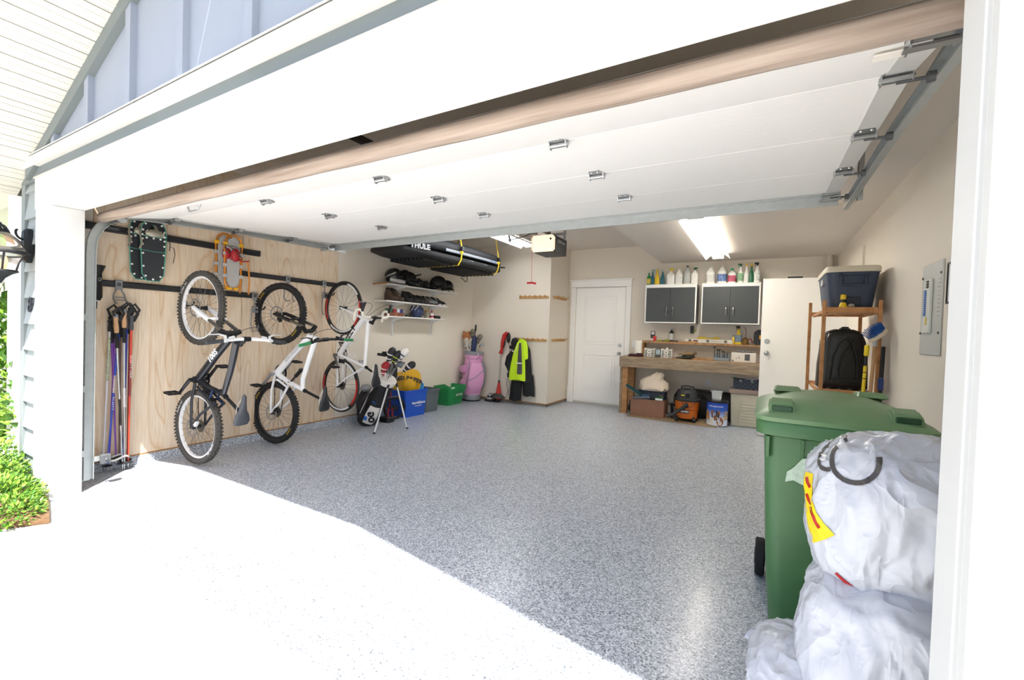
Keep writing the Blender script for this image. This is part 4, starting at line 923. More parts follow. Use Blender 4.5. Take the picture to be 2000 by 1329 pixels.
pole('right purple ski pole in the bundle', 1.60, 1.12, 1.635, .05, PX-.03, purple, 'black')
pole('right silver trekking pole with cork grip', 1.652, 1.245, 1.663, .012, PX+.06, silver, 'cork', (whitep, .42, .56))
pole('dark blue ski pole right of the cork grips', 1.685, 1.24, 1.672, .02, PX+.01, blue, 'grey', (mat('pole_navy', '#343f7e', .35), .1, .4))
pole('brown shafted ski pole behind the silver one', 1.66, 1.17, 1.660, .05, PX-.04, tan_p, 'black')
pole('bright red ski pole at right front of bundle', 1.712, 1.235, 1.700, .004, PX+.03, redp, 'grey', (darkr, .5, .75), letter=('SCOTT USA', .72))
pole('second red ski pole tucked behind the first', 1.722, 1.2, 1.712, .012, PX-.025, darkr, 'black')
tie = MB().tube([V((PX+.02+.05*cos(t), 1.62+.085*sin(t), .115+.012*sin(3*t))) for t in [2*pi*i/20 for i in range(20)]], .008, 6, closed=True)
tag(tie.build('tie_wrap', mat('wrap_white', '#e9e5e2', .6)), 'white wrap tied around the ski poles near the floor', 'tie')
# ---- boot hanging behind the track
def ski_boot():
    b = root('ski_boot', 'black ski boot hanging behind the left door track', 'boot', (WX+.12, 1.40, 1.41))
    c = V((WX+.10, 1.43, 0)); 
    sh = MB(); rings = []
    for z, a, bb, dy in ((1.47, .045, .09, -.02), (1.50, .05, .095, -.01), (1.56, .052, .075, .01), (1.62, .055, .062, .02), (1.70, .06, .065, .015), (1.765, .055, .07, .035)):
        rings.append([V((c.x+a*cos(t), c.y+dy+bb*sin(t), z)) for t in [2*pi*k/14 for k in range(14)]])
    sh.loft(rings).build('shell', black_m, b)
    MB().rrect((c.x-.05, c.y-.12), (c.x+.05, c.y+.045), 1.40, 1.465, .03, top=1.02).build('sole', blackr_m, b)
    MB().box((c.x-.051, c.y-.115, 1.462), (c.x+.051, c.y+.05, 1.470)).build('welt', whitep, b, bevel=.002)
    MB().torus((c.x+.052, c.y+.05, 1.645), (1, .6, 0), .013, .004, 16, 6).build('buckle', steel_m, b)
    MB().tube([(WX+.03, c.y, 1.66), (c.x-.05, c.y+.02, 1.68)], .006, 6).build('hang_loop', blackr_m, b)
ski_boot()
# ================================================================ wall shelves with shoes and helmets
shelf_m = mat('shelf_white', '#eeece6', .45); brk_m = mat('bracket_white', '#e6e8ea', .4)
def wall_shelf(label, y0, y1, z, d, ys):
    s = root('wall_shelf', label, 'shelf', (XL, (y0+y1)/2, z), group='white shelves on the left wall')
    MB().box((XL+.015, y0, z-.018), (XL+d, y1, z)).build('board', shelf_m, s, bevel=.002)
    for y in ys:
        pb = MB().prism([(XL+.018, z-.018), (XL+d*.86, z-.018), (XL+d*.86, z-.032), (XL+.10, z-.05), (XL+.055, z-.075), (XL+.018, z-.085)], y-.008, y+.008, Matrix(((1,0,0,0),(0,0,1,0),(0,1,0,0),(0,0,0,1))))
        pb.build('bracket', brk_m, s, smooth=False)
    return s
for y, lab in ((4.96, 'white slotted shelf standard nearer the road bike'), (5.845, 'white slotted shelf standard farther from the road bike')):
    st = root('shelf_standard', lab, 'shelf rail', (XL, y, 1.2), group='shelf standards')
    MB().box((XL, y-.013, 1.2), (XL+.016, y+.013, 2.0)).build('channel', brk_m, st, smooth=False)
top = wall_shelf('top white shelf carrying the helmets', 4.55, 6.22, 1.955, .30, (4.96, 5.845))
MB().box((XL+.016, 4.545, 1.936), (XL+.299, 4.55, 1.956)).build('raw_edge', mat_wood('raw_edge', '#b58153', '#9c6a40', '#7b5130', (1, 6, 6)), top, smooth=False)
wall_shelf('middle white shelf carrying rows of shoes', 4.58, 6.0, 1.712, .27, (4.96, 5.845))
wall_shelf('lowest white shelf with the blue helmet', 4.63, 5.93, 1.49, .25, (4.96, 5.845))
def blob(mb, c, r, amp, seed, M=None, nu=18, nv=12, sq=1.0, flatb=None):
    rings = []
    for i in range(nv+1):
        th = pi*(i+.03)/(nv+.06); ring_ = []
        for j in range(nu):
            ph = 2*pi*j/nu; d = V((sin(th)*cos(ph), sin(th)*sin(ph), -cos(th)))
            k = 1+amp*noise.noise(d*2.3+V((seed*7.1, seed*3.3, seed)))+amp*.5*noise.noise(d*5+V((seed, seed*2, 0)))
            p = V((c[0]+r[0]*d.x*k, c[1]+r[1]*d.y*k, c[2]+r[2]*d.z*k))
            if flatb is not None and p.z < flatb: p.z = flatb
            ring_.append(p)
        rings.append(ring_)
    return mb.loft(rings, True, M=M)
def helmet(label, y, z, x, rz, m, m2, kind, sc=1):
    h = root('helmet', label, 'helmet', M=T(x, y, z) @ RZ(rz) @ Matrix.Scale(sc, 4), group=None)
    # local: x forward, z up
    prof = []
    rings = []
    for th, k in ((.05, 1), (.3, 1), (.6, 1), (.9, 1), (1.2, 1), (1.5, 1), (1.75, 1), (2.0, .97), (2.2, .92)):
        rings.append([V((.135*sin(th)*cos(p)*k-.01, .105*sin(th)*sin(p)*k, .125+.125*cos(th))) for p in [2*pi*j/18 for j in range(18)]])
    MB().loft(rings).build('shell', m, h, local=True)
    if kind == 'full':
        MB().tube([(.0, -.1, .07), (.10, -.085, .05), (.155, 0, .045), (.10, .085, .05), (.0, .1, .07)], [.04, .035, .03, .035, .04], 10).build('chin_bar', m2, h, local=True)
        MB().add([(.06,-.085,.17),(.06,.085,.17),(.20,.06,.215),(.20,-.06,.215),(.06,-.085,.18),(.06,.085,.18),(.20,.06,.222),(.20,-.06,.222)], [(0,1,2,3),(7,6,5,4),(0,4,5,1),(1,5,6,2),(2,6,7,3),(3,7,4,0)]).build('visor', m, h, local=True, bevel=.003)
        MB().ell((.075, 0, .115), (.06, .085, .05)).build('face_opening', blackr_m, h, local=True)
        for s in (-1, 1): MB().tube([(-.11, s*.06, .10), (-.03, s*.1, .13), (.07, s*.085, .175)], .014, 6).build('side_stripe', m2, h, local=True)
    elif kind == 'bike':
        for i in range(-2, 3):
            MB().tube([(-.13, i*.03, .10), (-.08, i*.042, .21), (.02, i*.044, .255), (.11, i*.032, .18)], .016, 6).build('vent_rib', m2 if i % 2 else m, h, local=True)
        MB().add([(.08,-.07,.13),(.08,.07,.13),(.17,.04,.12),(.17,-.04,.12),(.08,-.07,.14),(.08,.07,.14),(.17,.04,.126),(.17,-.04,.126)], [(0,1,2,3),(7,6,5,4),(0,4,5,1),(1,5,6,2),(2,6,7,3),(3,7,4,0)]).build('visor', blackr_m, h, local=True, bevel=.003)
    else:
        MB().torus((-.005, 0, .065), (0, 0, 1), .118, .012, 24, 6).build('rim_trim', m2, h, local=True)
        MB().ell((-.05, .09, .1), (.03, .02, .04)).build('ear_pad', m2, h, local=True)
        MB().tube([(.03, -.09, .09), (.09, -.10, .06), (.08, -.09, .02)], .008, 6).tube([(.03, .09, .09), (.09, .10, .06), (.08, .09, .02)], .008, 6).build('chin_strap', m2, h, local=True)
    return h
hb_ = mat('helmet_black', '#1c1d1f', .35); hs_ = mat('helmet_silver', '#b9b9b8', .3, .4); hm_ = mat('helmet_matte', '#151515', .6)
sx = XL+.16; zt = 1.955
helmet('silver and black full face helmet at near end of top shelf', 4.82, zt, sx, .3, hb_, hs_, 'full')
helmet('black visored full face helmet second on top shelf', 5.13, zt, sx, .75, hm_, hb_, 'full', .95)
helmet('black helmet with open straps at far end of top shelf', 5.86, zt, sx, .9, hm_, hb_, 'open', 1.05)
helmet('small black helmet lying at the far edge of top shelf', 6.07, zt, sx+.02, 1.2, hb_, hm_, 'open', .85)
pads = [('grey knee pad behind the visored helmet', 5.36, mat('pad_grey', '#3a3d42', .7), (.06, .075, .085), 1), ('dark knee pad in the middle of the top shelf', 5.52, mat('pad_dark', '#26282b', .8), (.06, .07, .075), 2), ('black padded glove lump beside the open helmet', 5.68, hm_, (.055, .075, .06), 3)]
for lab, y, m, r, sd in pads:
    p = root('protective_pad', lab, 'pad', (sx, y, zt), group='pads on the top shelf')
    blob(MB(), (sx, y, zt+r[2]*.85), r, .25, sd, flatb=zt+.002).build('padding', m, p)
    MB().ell((sx+r[0]*.7, y, zt+r[2]*.95), (.02, .045, .04)).build('cap', hb_, p)
    MB().tube([(sx+.05, y-.06, zt+.03), (sx+.075, y, zt+.035), (sx+.05, y+.06, zt+.03)], .012, 6, flat=.3).build('strap', blackr_m, p)
def shoe(label, y, z, x, rz, m, m2, L=.27, tall=.0, group='shoes on the middle shelf'):
    s = root('shoe', label, 'shoe', M=T(x, y, z) @ RZ(rz) @ Matrix.Diagonal((1, 1, 1.3, 1)), group=group)
    rings = []; k = L/.27
    for u, w, h, z0 in ((-.13, .025, .05, .02), (-.115, .036, .085+tall, .012), (-.06, .038, .095+tall, .012), (-.02, .038, .085+tall*.6, .012), (.03, .042, .062, .012), (.08, .045, .045, .012), (.115, .036, .036, .014), (.135, .015, .022, .018)):
        rings.append([V((u*k, w*cos(t), z0+(h if sin(t) > 0 else 0)*abs(sin(t))**.7)) for t in [2*pi*j/14 for j in range(14)]])
    MB().loft(rings).build('upper', m, s, local=True)
    MB().loft([[V((a*k, b, zz)) for a, b in [(-.135,-.025),(-.11,-.037),(0,-.033),(.07,-.044),(.12,-.034),(.142,0),(.12,.034),(.07,.044),(0,.033),(-.11,.037),(-.135,.025)]] for zz in (0, .022)]).build('sole', m2, s, local=True)
    lc = MB()
    for i in range(4): lc.tube([((-.015+i*.02)*k, -.022, .098+tall*.5-i*.012), ((-.01+i*.02)*k, .0, .106+tall*.5-i*.013), ((-.015+i*.02)*k, .022, .098+tall*.5-i*.012)], .003, 5)
    o = lc.build('laces', m2, s, local=True); o['kind'] = 'stuff'
    MB().torus((-.075*k, 0, .1+tall*.9), (.2, 0, 1), .03, .008, 16, 6).build('collar', blackr_m, s, local=True)
br = mat('shoe_brown', '#5b4a3f', .8, var=.2, vscale=30); bs = mat('sole_dark', '#2c2824', .8)
gd = mat('shoe_grey', '#3a3b3d', .75, var=.2, vscale=40); gs = mat('shoe_silver', '#8d9092', .5, var=.2, vscale=40); bk_ = mat('shoe_black', '#1e1f21', .6)
zm = 1.712; sxm = XL+.14
shoe('left brown hiking boot at the near end of middle shelf', 4.79, zm, sxm, -.15, br, bs, .28, .05)
shoe('right brown hiking boot at the near end of middle shelf', 4.90, zm, sxm, .0, br, bs, .28, .05)
shoe('first dark grey shoe on middle shelf', 5.12, zm, sxm, -.2, gd, bk_, .28, .03)
shoe('second dark grey shoe on middle shelf', 5.235, zm, sxm, 0.05, gd, bk_, .28, .03)
shoe('third dark shoe near centre of middle shelf', 5.35, zm, sxm, .0, gd, bk_)
shoe('fourth dark shoe with brown tint on middle shelf', 5.465, zm, sxm, .05, mat('shoe_taupe', '#47423b', .75), bk_)
shoe('left silver grey runner on middle shelf', 5.59, zm, sxm, 0, gs, bk_, .26)
shoe('right silver grey runner on middle shelf', 5.695, zm, sxm, .05, gs, bk_, .26)
shoe('left black shoe with white sole at far end of middle shelf', 5.80, zm, sxm, 0, bk_, whitep, .25)
shoe('right black shoe with white sole at far end of middle shelf', 5.90, zm, sxm, .05, bk_, whitep, .25)
# lowest shelf
zb = 1.49; sxb = XL+.13
def carton(name, label, cat, a, b, m, lid_m, group=None, strip=None):
    c = root(name, label, cat, ((a[0]+b[0])/2, (a[1]+b[1])/2, a[2]), group=group)
    MB().box(a, b).build('body', m, c, bevel=.002)
    e = .0015; zt_ = a[2]+(b[2]-a[2])*.72
    MB().box((a[0]-e, a[1]-e, zt_), (b[0]+e, b[1]+e, b[2]+e)).build('lid', lid_m, c, bevel=.002)
    return c
cb = mat('box_brown', '#7a4a38', .6); cg = mat('box_green', '#2f6b4c', .6); crd = mat('box_red', '#9b2c35', .6); cw = mat('box_whiteblue', '#c9ccd6', .6); cn = mat('box_navy', '#2d3570', .6)
for i, (y, m, lab) in enumerate(((4.70, cb, 'near reddish brown carton in bottom row of lowest shelf'), (4.80, mat('box_rust', '#95543c', .6), 'middle rust carton in bottom row of lowest shelf'), (4.90, cb, 'far reddish brown carton in bottom row of lowest shelf'))):
    carton('carton', lab, 'box', (sxb-.04, y, zb), (sxb+.07, y+.095, zb+.055), m, m, 'small cartons stacked on lowest shelf')
for y, m, lab in ((4.715, cg, 'small green carton stacked on lowest shelf'), (4.79, crd, 'small red carton stacked on lowest shelf'), (4.868, cw, 'small white carton stacked on lowest shelf'), (4.935, cn, 'small navy carton stacked on lowest shelf')):
    carton('carton', lab, 'box', (sxb-.03, y, zb+.058), (sxb+.06, y+.06, zb+.11), m, m, 'small cartons stacked on lowest shelf')
g = root('sunglasses', 'black sunglasses beside the cartons on lowest shelf', 'glasses', (sxb+.04, 5.08, zb))
for s in (-1, 1): MB().ell((sxb+.06, 5.10+s*.035, zb+.02), (.006, .03, .019)).build('lens', black_m, g)
MB().tube([(sxb+.06, 5.03, zb+.03), (sxb-.02, 5.03, zb+.028), (sxb-.06, 5.035, zb+.008)], .003, 5).tube([(sxb+.06, 5.17, zb+.03), (sxb-.02, 5.17, zb+.028), (sxb-.06, 5.165, zb+.008)], .003, 5).tube([(sxb+.06, 5.03, zb+.03), (sxb+.063, 5.17, zb+.03)], .003, 5).build('frame', black_m, g)
helmet('blue and white bike helmet on the lowest shelf', 5.36, zb-.035, sxb+.0, -1.4, mat('helmet_blue', '#27365e', .35), mat('helmet_white', '#e2e3e6', .3), 'bike', .85)
j = root('jar', 'glass jar with brown lid beside the blue helmet', 'jar', (sxb, 5.60, zb))
MB().lathe([(.038, 0), (.042, .01), (.042, .09), (.032, .105)], 16, T(sxb, 5.60, zb)).build('glass', mat('jar_glass', '#a8a08c', .15, trans=.3), j)
MB().lathe([(.036, .105), (.036, .13)], 16, T(sxb, 5.60, zb)).build('lid', mat('jar_lid', '#9a7038', .5), j)
b = root('glue_bottle', 'small white bottle with red top on lowest shelf', 'bottle', (sxb, 5.73, zb))
MB().lathe([(.03, 0), (.032, .01), (.032, .075), (.012, .095)], 16, T(sxb, 5.73, zb)).build('body', lett_w, b)
MB().lathe([(.034, .02), (.034, .05)], 16, T(sxb, 5.73, zb)).build('label_band', mat('label_red', '#a8202c', .5), b)
MB().lathe([(.013, .095), (.012, .12), (.004, .145)], 12, T(sxb, 5.73, zb)).build('nozzle', MATS['label_red'], b)
c = root('case', 'long black glasses case at far end of lowest shelf', 'case', (sxb, 5.86, zb))
MB().rrect((sxb-.035, 5.79), (sxb+.035, 5.93), zb, zb+.03, .02).build('base', black_m, c, bevel=.004)
MB().rrect((sxb-.035, 5.79), (sxb+.035, 5.93), zb+.031, zb+.055, .02, top=.92).build('lid', black_m, c, bevel=.004)
# ---- black wall hook and cargo box
h = root('wall_hook', 'bare black screw hook on wall beyond the top shelf', 'hook', (XL, 6.78, 2.26))
MB().tube([(XL, 6.70, 2.285), (XL+.02, 6.71, 2.28), (XL+.03, 6.76, 2.24), (XL+.03, 6.80, 2.225), (XL+.03, 6.845, 2.25), (XL+.03, 6.845, 2.31), (XL+.03, 6.82, 2.325)], .007, 8).build('hook_rod', black_m, h)
MB().cyl((XL, 6.70, 2.285), (XL+.006, 6.70, 2.285), .016, n=12).build('collar', MATS['raw_edge'], h)
def cargo_box():
    ZC = globals()['ZC']+.05
    c = root('cargo_box', 'black rooftop cargo box strapped below the ceiling over shelves', 'cargo box', (-4.37, 5.35, 2.35))
    X0, Y0 = -4.37, 4.2
    def sec(y, w, zb_, zt_, r=.5):
        out = []
        for t in [2*pi*k/28 for k in range(28)]:
            ct, s_ = cos(t), sin(t); e = .42
            out.append(V((X0+w*math.copysign(abs(ct)**e, ct), y, (zb_+zt_)/2+(zt_-zb_)/2*math.copysign(abs(s_)**e, s_))))
        return out
    base = []; lid = []
    for u, w, zb_, zm_, zt_ in ((0, .20, 2.385, 2.45, 2.52), (.04, .30, 2.37, 2.45, 2.56), (.3, .38, 2.355, 2.455, 2.60), (.8, .43, 2.345, 2.46, 2.655), (1.5, .44, 2.345, 2.465, 2.67), (2.1, .43, 2.35, 2.47, 2.66), (2.28, .40, 2.365, 2.47, 2.62), (2.34, .36, 2.39, 2.47, 2.57)):
        base.append(sec(Y0+u, w, zb_, zm_)); lid.append(sec(Y0+u, w*1.01, zm_+.004, zt_))
    MB().loft(base).build('hull', mat('cargo_black', '#1b1c1e', .75, bump=.05, bscale=150), c, angle=50)
    MB().loft(lid).build('lid', mat('cargo_lid', '#1f2124', .6), c, angle=50)
    # ribs on the underside
    for i in range(9):
        x = X0-.30+i*.075
        for ya, yb in ((4.62, 5.25), (5.5, 6.4)): MB().box((x-.018, ya, 2.312), (x+.018, yb, 2.352)).build('hull_rib', MATS['cargo_black'], c, bevel=.006)
    MB().tube([(X0+.43, 4.95, 2.50), (X0+.446, 5.4, 2.505), (X0+.45, 5.9, 2.51), (X0+.44, 6.35, 2.51)], .02, 8, flat=.35, up=(1, 0, 0)).build('side_stripe', mat('stripe_silver', '#8d949b', .5), c)
    for i, m in enumerate(('#4d57a8', '#79a9b5', '#5560b0')): MB().box((X0+.438, 6.10+i*.05, 2.50), (X0+.452, 6.135+i*.05, 2.522)).build('badge', mat('badge%d' % i, m, .4), c)
    text('brand_lettering', 'THULE', .10, frame((X0+.375, 4.47, 2.462), (.26, .965, .0), (.965, -.26, .1)), mat('letter_silver', '#9a9da0', .4), c, bold=.004, depth=.01)
    for y, x in ((4.24, .06), (4.26, .09), (4.52, .40), (4.55, .405), (5.55, .43), (5.6, .43), (5.95, .43), (6.0, .43)):
        MB().ell((X0+x, y, 2.43), (.01, .009, .007), nu=8, nv=4).build('rivet', lett_w, c)
    MB().box((X0+.36, 6.5, 2.46), (X0+.44, 6.58, 2.478)).build('latch_tab', black_m, c, bevel=.004)
    st_m = mat('strap_yellow', '#e3c31b', .6)
    for y, lab in ((5.28, 'near yellow strap holding up the cargo box'), (6.32, 'far yellow strap holding up the cargo box')):
        s = root('tie_strap', lab, 'strap', (X0, y, 2.33), group='yellow straps around the cargo box')
        W = .465
        pth = [V((X0+.40, y-.02, 2.93)), V((X0+.455, y, 2.60)), V((X0+W, y, 2.50)), V((X0+.45, y, 2.40)), V((X0+.40, y, 2.325)), V((X0, y, 2.318)), V((X0-.40, y, 2.325)), V((X0-W, y, 2.42)), V((X0-W, y, 2.6)), V((X0-.40, y, ZC-.02))]
        MB().tube(pth, .016, 6, flat=.14, up=(1, 0, 0)).build('webbing', st_m, s)
        MB().box((X0+.45, y-.02, 2.53), (X0+.485, y+.02, 2.60)).build('buckle', black_m, s, bevel=.004)
        MB().cyl((X0+.46, y-.02, 2.515), (X0+.46, y+.02, 2.515), .018, n=12).build('cam_roll', st_m, s)
        MB().tube([(X0+.40, y-.02, 2.91), (X0+.40, y-.02, 2.94), (X0+.385, y-.02, 2.955), (X0+.40, y-.02, ZC)], .006, 6).tube([(X0-.40, y, 2.86), (X0-.40, y, ZC)], .006, 6).build('ceiling_hook', mat('hook_red', '#b5343a', .4), s)
cargo_box()
for o_ in list(COL.objects):
    if o_.parent is None and o_.name.split('.')[0] in ('cargo_box', 'tie_strap'): o_.location.z -= .05
# ================================================================ golf gear and bins along the left wall
def golf_club(label, grip_end, head, kind, m, group):
    """shaft from inside the bag (grip_end) up to head position"""
    g = root('golf_club', label, 'golf club', tuple(grip_end), group=group)
    a, b = V(grip_end), V(head); d = (b-a).normalized(); side = d.orthogonal().normalized()
    MB().tube([a, b], [.006, .0045], 8).build('shaft', steel_m, g)
    if kind == 'iron':
        M = frame(b, side, d)
        MB().add([(-.012,-.006,-.012),(.07,-.012,.0),(.075,-.012,.05),(-.005,-.006,.03),(-.012,.006,-.012),(.07,.006,.0),(.075,.006,.05),(-.005,.006,.03)], [(0,1,2,3),(7,6,5,4),(0,4,5,1),(1,5,6,2),(2,6,7,3),(3,7,4,0)], M).build('head', m, g, bevel=.004)
        MB().cyl(b-d*.05, b-d*.005, .0075, n=8).build('ferrule', black_m, g)
    elif kind == 'cover':
        MB().tube([b-d*.10, b-d*.06, b-d*.01, b+d*.045+side*.015, b+d*.075+side*.03, b+d*.085+side*.04], [.02, .026, .044, .05, .038, .012], 12).build('head_cover', m[0], g)
        MB().tube([b-d*.005, b+d*.012], [.0475, .0505], 12).build('cover_band', m[1], g)
        MB().tube([b-d*.075, b-d*.06], [.027, .0285], 12).build('cover_cuff', m[1], g)
    else:
        MB().tube([b-side*.03, b+side*.06], [.012, .014], 8, flat=.6).build('head', m, g)
    return g
def stand_bag():
    A, B = V((-4.63, 4.20, .03)), V((-4.245, 4.20, .66)); d = (B-A).normalized(); n = V((0, -1, 0)); s = d.cross(n)   # s: up-ish side
    bg = root('golf_bag', 'black and white golf stand bag leaning on two silver legs', 'golf bag', (-4.5, 4.2, 0))
    Mx = Matrix((n, -s, d)).transposed().to_4x4(); Mx.translation = A+d*.0
    L = (B-A).length; bl = mat('bag_black', '#1f1f22', .6, bump=.05); wh = mat('bag_white', '#e4e1db', .55); bu = mat('bag_blue', '#2f6fc2', .5)
    Az = .105
    prof = [(.10, .02), (.115, .03), (.125, .2), (.12, .45), (.118, L-.06), (.122, L)]
    zs = lambda p: [(r, z) for r, z in p]
    MB().lathe([(.122, .055), (.13, .07), (.128, .25), (.122, .5), (.118, L-.07)], 24, Mx).build('body', bl, bg)
    MB().lathe([(.10, -.005), (.124, .01), (.127, .06), (.122, .062)], 24, Mx).build('base_cap', blackr_m, bg)
    MB().lathe([(.118, L-.075), (.127, L-.07), (.129, L-.01), (.12, L)], 24, Mx).build('collar', wh, bg)
    def patch(name, m, a0, a1, z0, z1, r, r2=None, nz=6):
        q = MB(); rings = []
        for i in range(nz+1):
            z = z0+(z1-z0)*i/nz; bul = sin(pi*i/nz)*.8+.2; rr = r+(r2 or 0)*bul
            row = [(rr*cos(a0+(a1-a0)*k/8), rr*sin(a0+(a1-a0)*k/8), z) for k in range(9)]+[(.112*cos(a1-(a1-a0)*k/8), .112*sin(a1-(a1-a0)*k/8), z) for k in range(9)]
            rings.append([V(p) for p in row])
        return q.loft(rings, M=Mx).build(name, m, bg)
    # local angle: 0 = toward the door (n), positive = underside
    patch('front_pocket', wh, -1.35, -.35, .07, .34, .132, .03)
    patch('pocket_trim', bu, -.62, -.36, .10, .22, .135, .03)
    patch('lower_pocket', bl, .6, 1.5, .08, .5, .132, .03)
    patch('white_flash', wh, .45, .62, .12, .6, .132, .004)
    text('bag_emblem', 'OG', .105, Mx @ T(0, 0, .2) @ RZ(-.85) @ frame((.166, 0, 0), (0, .45, .89), (1, 0, 0)), black_m, bg, bold=.006, depth=.003)
    text('bag_lettering', 'NO', .04, Mx @ T(0, 0, .40) @ RZ(-.55) @ frame((.132, 0, 0), (0, 1, .3), (1, 0, 0)), mat('bag_letter_blue', '#2a6dc0', .5), bg, depth=.003)
    # legs
    for foot, k in ((V((-4.13, 3.886, .008)), -.05), (V((-4.012, 4.336, .008)), .08)):
        top = A+d*(L-.05)-s*-.0+V((.10, k, -.02))
        MB().tube([top, foot], .0105, 10).build('stand_leg', mat('leg_alu', '#d5d6d7', .3, .5), bg)
        MB().tube([top+(top-foot)*.0, top+(foot-top)*.1], .015, 8).build('leg_joint', black_m, bg)
        MB().tube([A+d*(L*.55)+V((.09, k*.5, 0)), top+(foot-top)*.28], .004, 6).build('leg_brace', steel_m, bg)
        MB().ell(tuple(foot+V((0, 0, .004))), (.016, .016, .01)).build('foot_pad', blackr_m, bg)
    MB().tube([A+d*.62+n*.12, A+d*.5+n*.19, A+d*.36+n*.17, A+d*.25+n*.13], .026, 8, flat=.35).build('shoulder_strap', bl, bg)
    t = B
    cl = mat('club_steel', '#8f9294', .25, .9)
    bw = (mat('cover_black', '#24262a', .6), mat('cover_white', '#ece9e4', .6)); wb = (bw[1], mat('cover_navy', '#26304f', .6)); rd = (mat('cover_red', '#a8242c', .55), bw[1])
    spots = [('driver under a white and navy cover at top of stand bag', V((-4.01, 4.22, .985)), 'cover', wb), ('fairway wood under black cover sticking from stand bag', V((-4.13, 4.12, .985)), 'cover', bw), ('hybrid under a red and white cover in stand bag', V((-4.20, 4.09, .80)), 'cover', rd), ('club under a black and white cover at right of stand bag', V((-4.03, 4.36, .82)), 'cover', (bw[0], bw[1])),
             ('long iron leaning left in the stand bag', V((-4.20, 4.14, .90)), 'iron', cl), ('middle iron in the stand bag', V((-4.13, 4.20, .88)), 'iron', cl), ('short iron in the stand bag', V((-4.06, 4.16, .84)), 'iron', cl), ('wedge at the back of the stand bag', V((-4.13, 4.27, .86)), 'iron', cl), ('putter with black head in the stand bag', V((-4.22, 4.24, .97)), 'putter', black_m), ('lime striped club beside the driver cover', V((-4.09, 4.18, .95)), 'cover', (bw[0], mat('cover_lime', '#b3c938', .5)))]
    for i, (lab, hd, k, m) in enumerate(spots):
        a = B-d*.25+V((0, (hd.y-4.2)*.3, 0))+V((.02*((i % 3)-1), 0, 0)); golf_club(lab, a, hd, k, m, 'clubs in the stand bag')
stand_bag()
def push_cart():
    c = root('golf_cart', 'folded golf push cart with red tubes behind the stand bag', 'golf cart', (-4.6, 4.55, 0))
    rt = mat('tube_red', '#8e2230', .4)
    for y in (4.52, 4.62): MB().tube([(-4.62, y, .12), (-4.60, y, .55), (-4.55, y-.02, .92)], .014, 8).build('cart_tube', rt, c)
    w = MB().torus((-4.56, 4.66, .165), (.9, -.35, 0), .15, .018, 28, 8)
    wh = w.build('wheel', blackr_m, c)
    f = frame((-4.56, 4.66, .165), V((0, 0, 1)), V((.9, -.35, 0)))
    for i in range(10):
        a = 2*pi*i/10; MB().tube([f @ V((.02*cos(a), .02*sin(a), .01)), f @ V((.145*cos(a), .145*sin(a), 0))], .006, 5).build('wheel_spoke', black_m, wh)
    MB().cyl(f @ V((0, 0, -.03)), f @ V((0, 0, .03)), .03, n=12).build('hub', black_m, wh)
    MB().rrect((-4.62, 4.42), (-4.44, 4.56), .0, .075, .03).build('foot_rest', black_m, c, bevel=.01)
    for y in (4.45, 4.53): MB().tube([(-4.47, y, .07), (-4.48, y, .19)], .012, 8).build('cart_strut', rt, c)
    MB().tube([(-4.55, 4.45, .93), (-4.52, 4.33, .95), (-4.50, 4.27, .955)], [.02, .022, .02], 8).build('handle', black_m, c)
    MB().box((-4.60, 4.42, .92), (-4.48, 4.60, .985)).build('console', black_m, c, bevel=.01)
    MB().rrect((-4.66, 4.45), (-4.50, 4.66), .58, .80, .04).build('cart_bag', mat('bag_nylon', '#222226', .7, bump=.1), c, bevel=.015)
push_cart()
def backpack():
    b = root('backpack', 'black backpack on the floor behind road bike wheel', 'backpack', (-4.80, 4.36, 0))
    blob(MB(), (-4.80, 4.33, .22), (.11, .12, .225), .12, 4, flatb=.004).build('body', mat('pack_black', '#252528', .75, bump=.1), b)
    blob(MB(), (-4.74, 4.27, .14), (.08, .10, .11), .12, 6, flatb=.006).build('pocket', MATS['pack_black'], b)
    MB().tube([(-4.80, 4.30, .42), (-4.80, 4.33, .48), (-4.80, 4.36, .42)], .01, 6).build('haul_loop', blackr_m, b)
    blob(MB(), (-4.76, 4.30, .47), (.06, .08, .05), .3, 9).build('folded_top', mat('pack_silver', '#8f9195', .5), b)
backpack()
def tote(name, label, cat, M, w0, d0, w1, d1, h, m, rim=.014, ribs=0, group=None, wall=.006):
    """open tapered bin; local x = width, y = depth, origin bottom centre"""
    t = root(name, label, cat, M=M, group=group)
    def rr(w, d, z, r=.03): return [V((x, y, z)) for x, y in rrpoly((-w/2, -d/2), (w/2, d/2), r, 3)]
    MB().loft([rr(w0-2*wall, d0-2*wall, wall), rr(w0, d0, 0), rr(w1, d1, h-.03), rr(w1+rim*2, d1+rim*2, h-.028), rr(w1+rim*2, d1+rim*2, h), rr(w1-wall, d1-wall, h), rr(w0-2*wall, d0-2*wall, wall+.002)], cap=False).build('body', m, t, local=True)
    MB().loft([rr(w0-.004, d0-.004, .001), rr(w0-.004, d0-.004, .006)]).build('floor_panel', m, t, local=True)
    for i in range(ribs):
        x = -w0/2+.05+(w0-.1)*i/max(1, ribs-1)
        MB().add([(x-.012, -d0/2-.006, .02), (x+.012, -d0/2-.006, .02), (x+.012, -d0/2-(d1-d0)*.25-.008, h*.5), (x-.012, -d0/2-(d1-d0)*.25-.008, h*.5), (x-.012, -d0/2+.01, .02), (x+.012, -d0/2+.01, .02), (x+.012, -d0/2+.0, h*.5), (x-.012, -d0/2+.0, h*.5)], [(0,1,2,3),(7,6,5,4),(0,4,5,1),(1,5,6,2),(2,6,7,3),(3,7,4,0)]).build('rib', m, t, local=True)
    return t
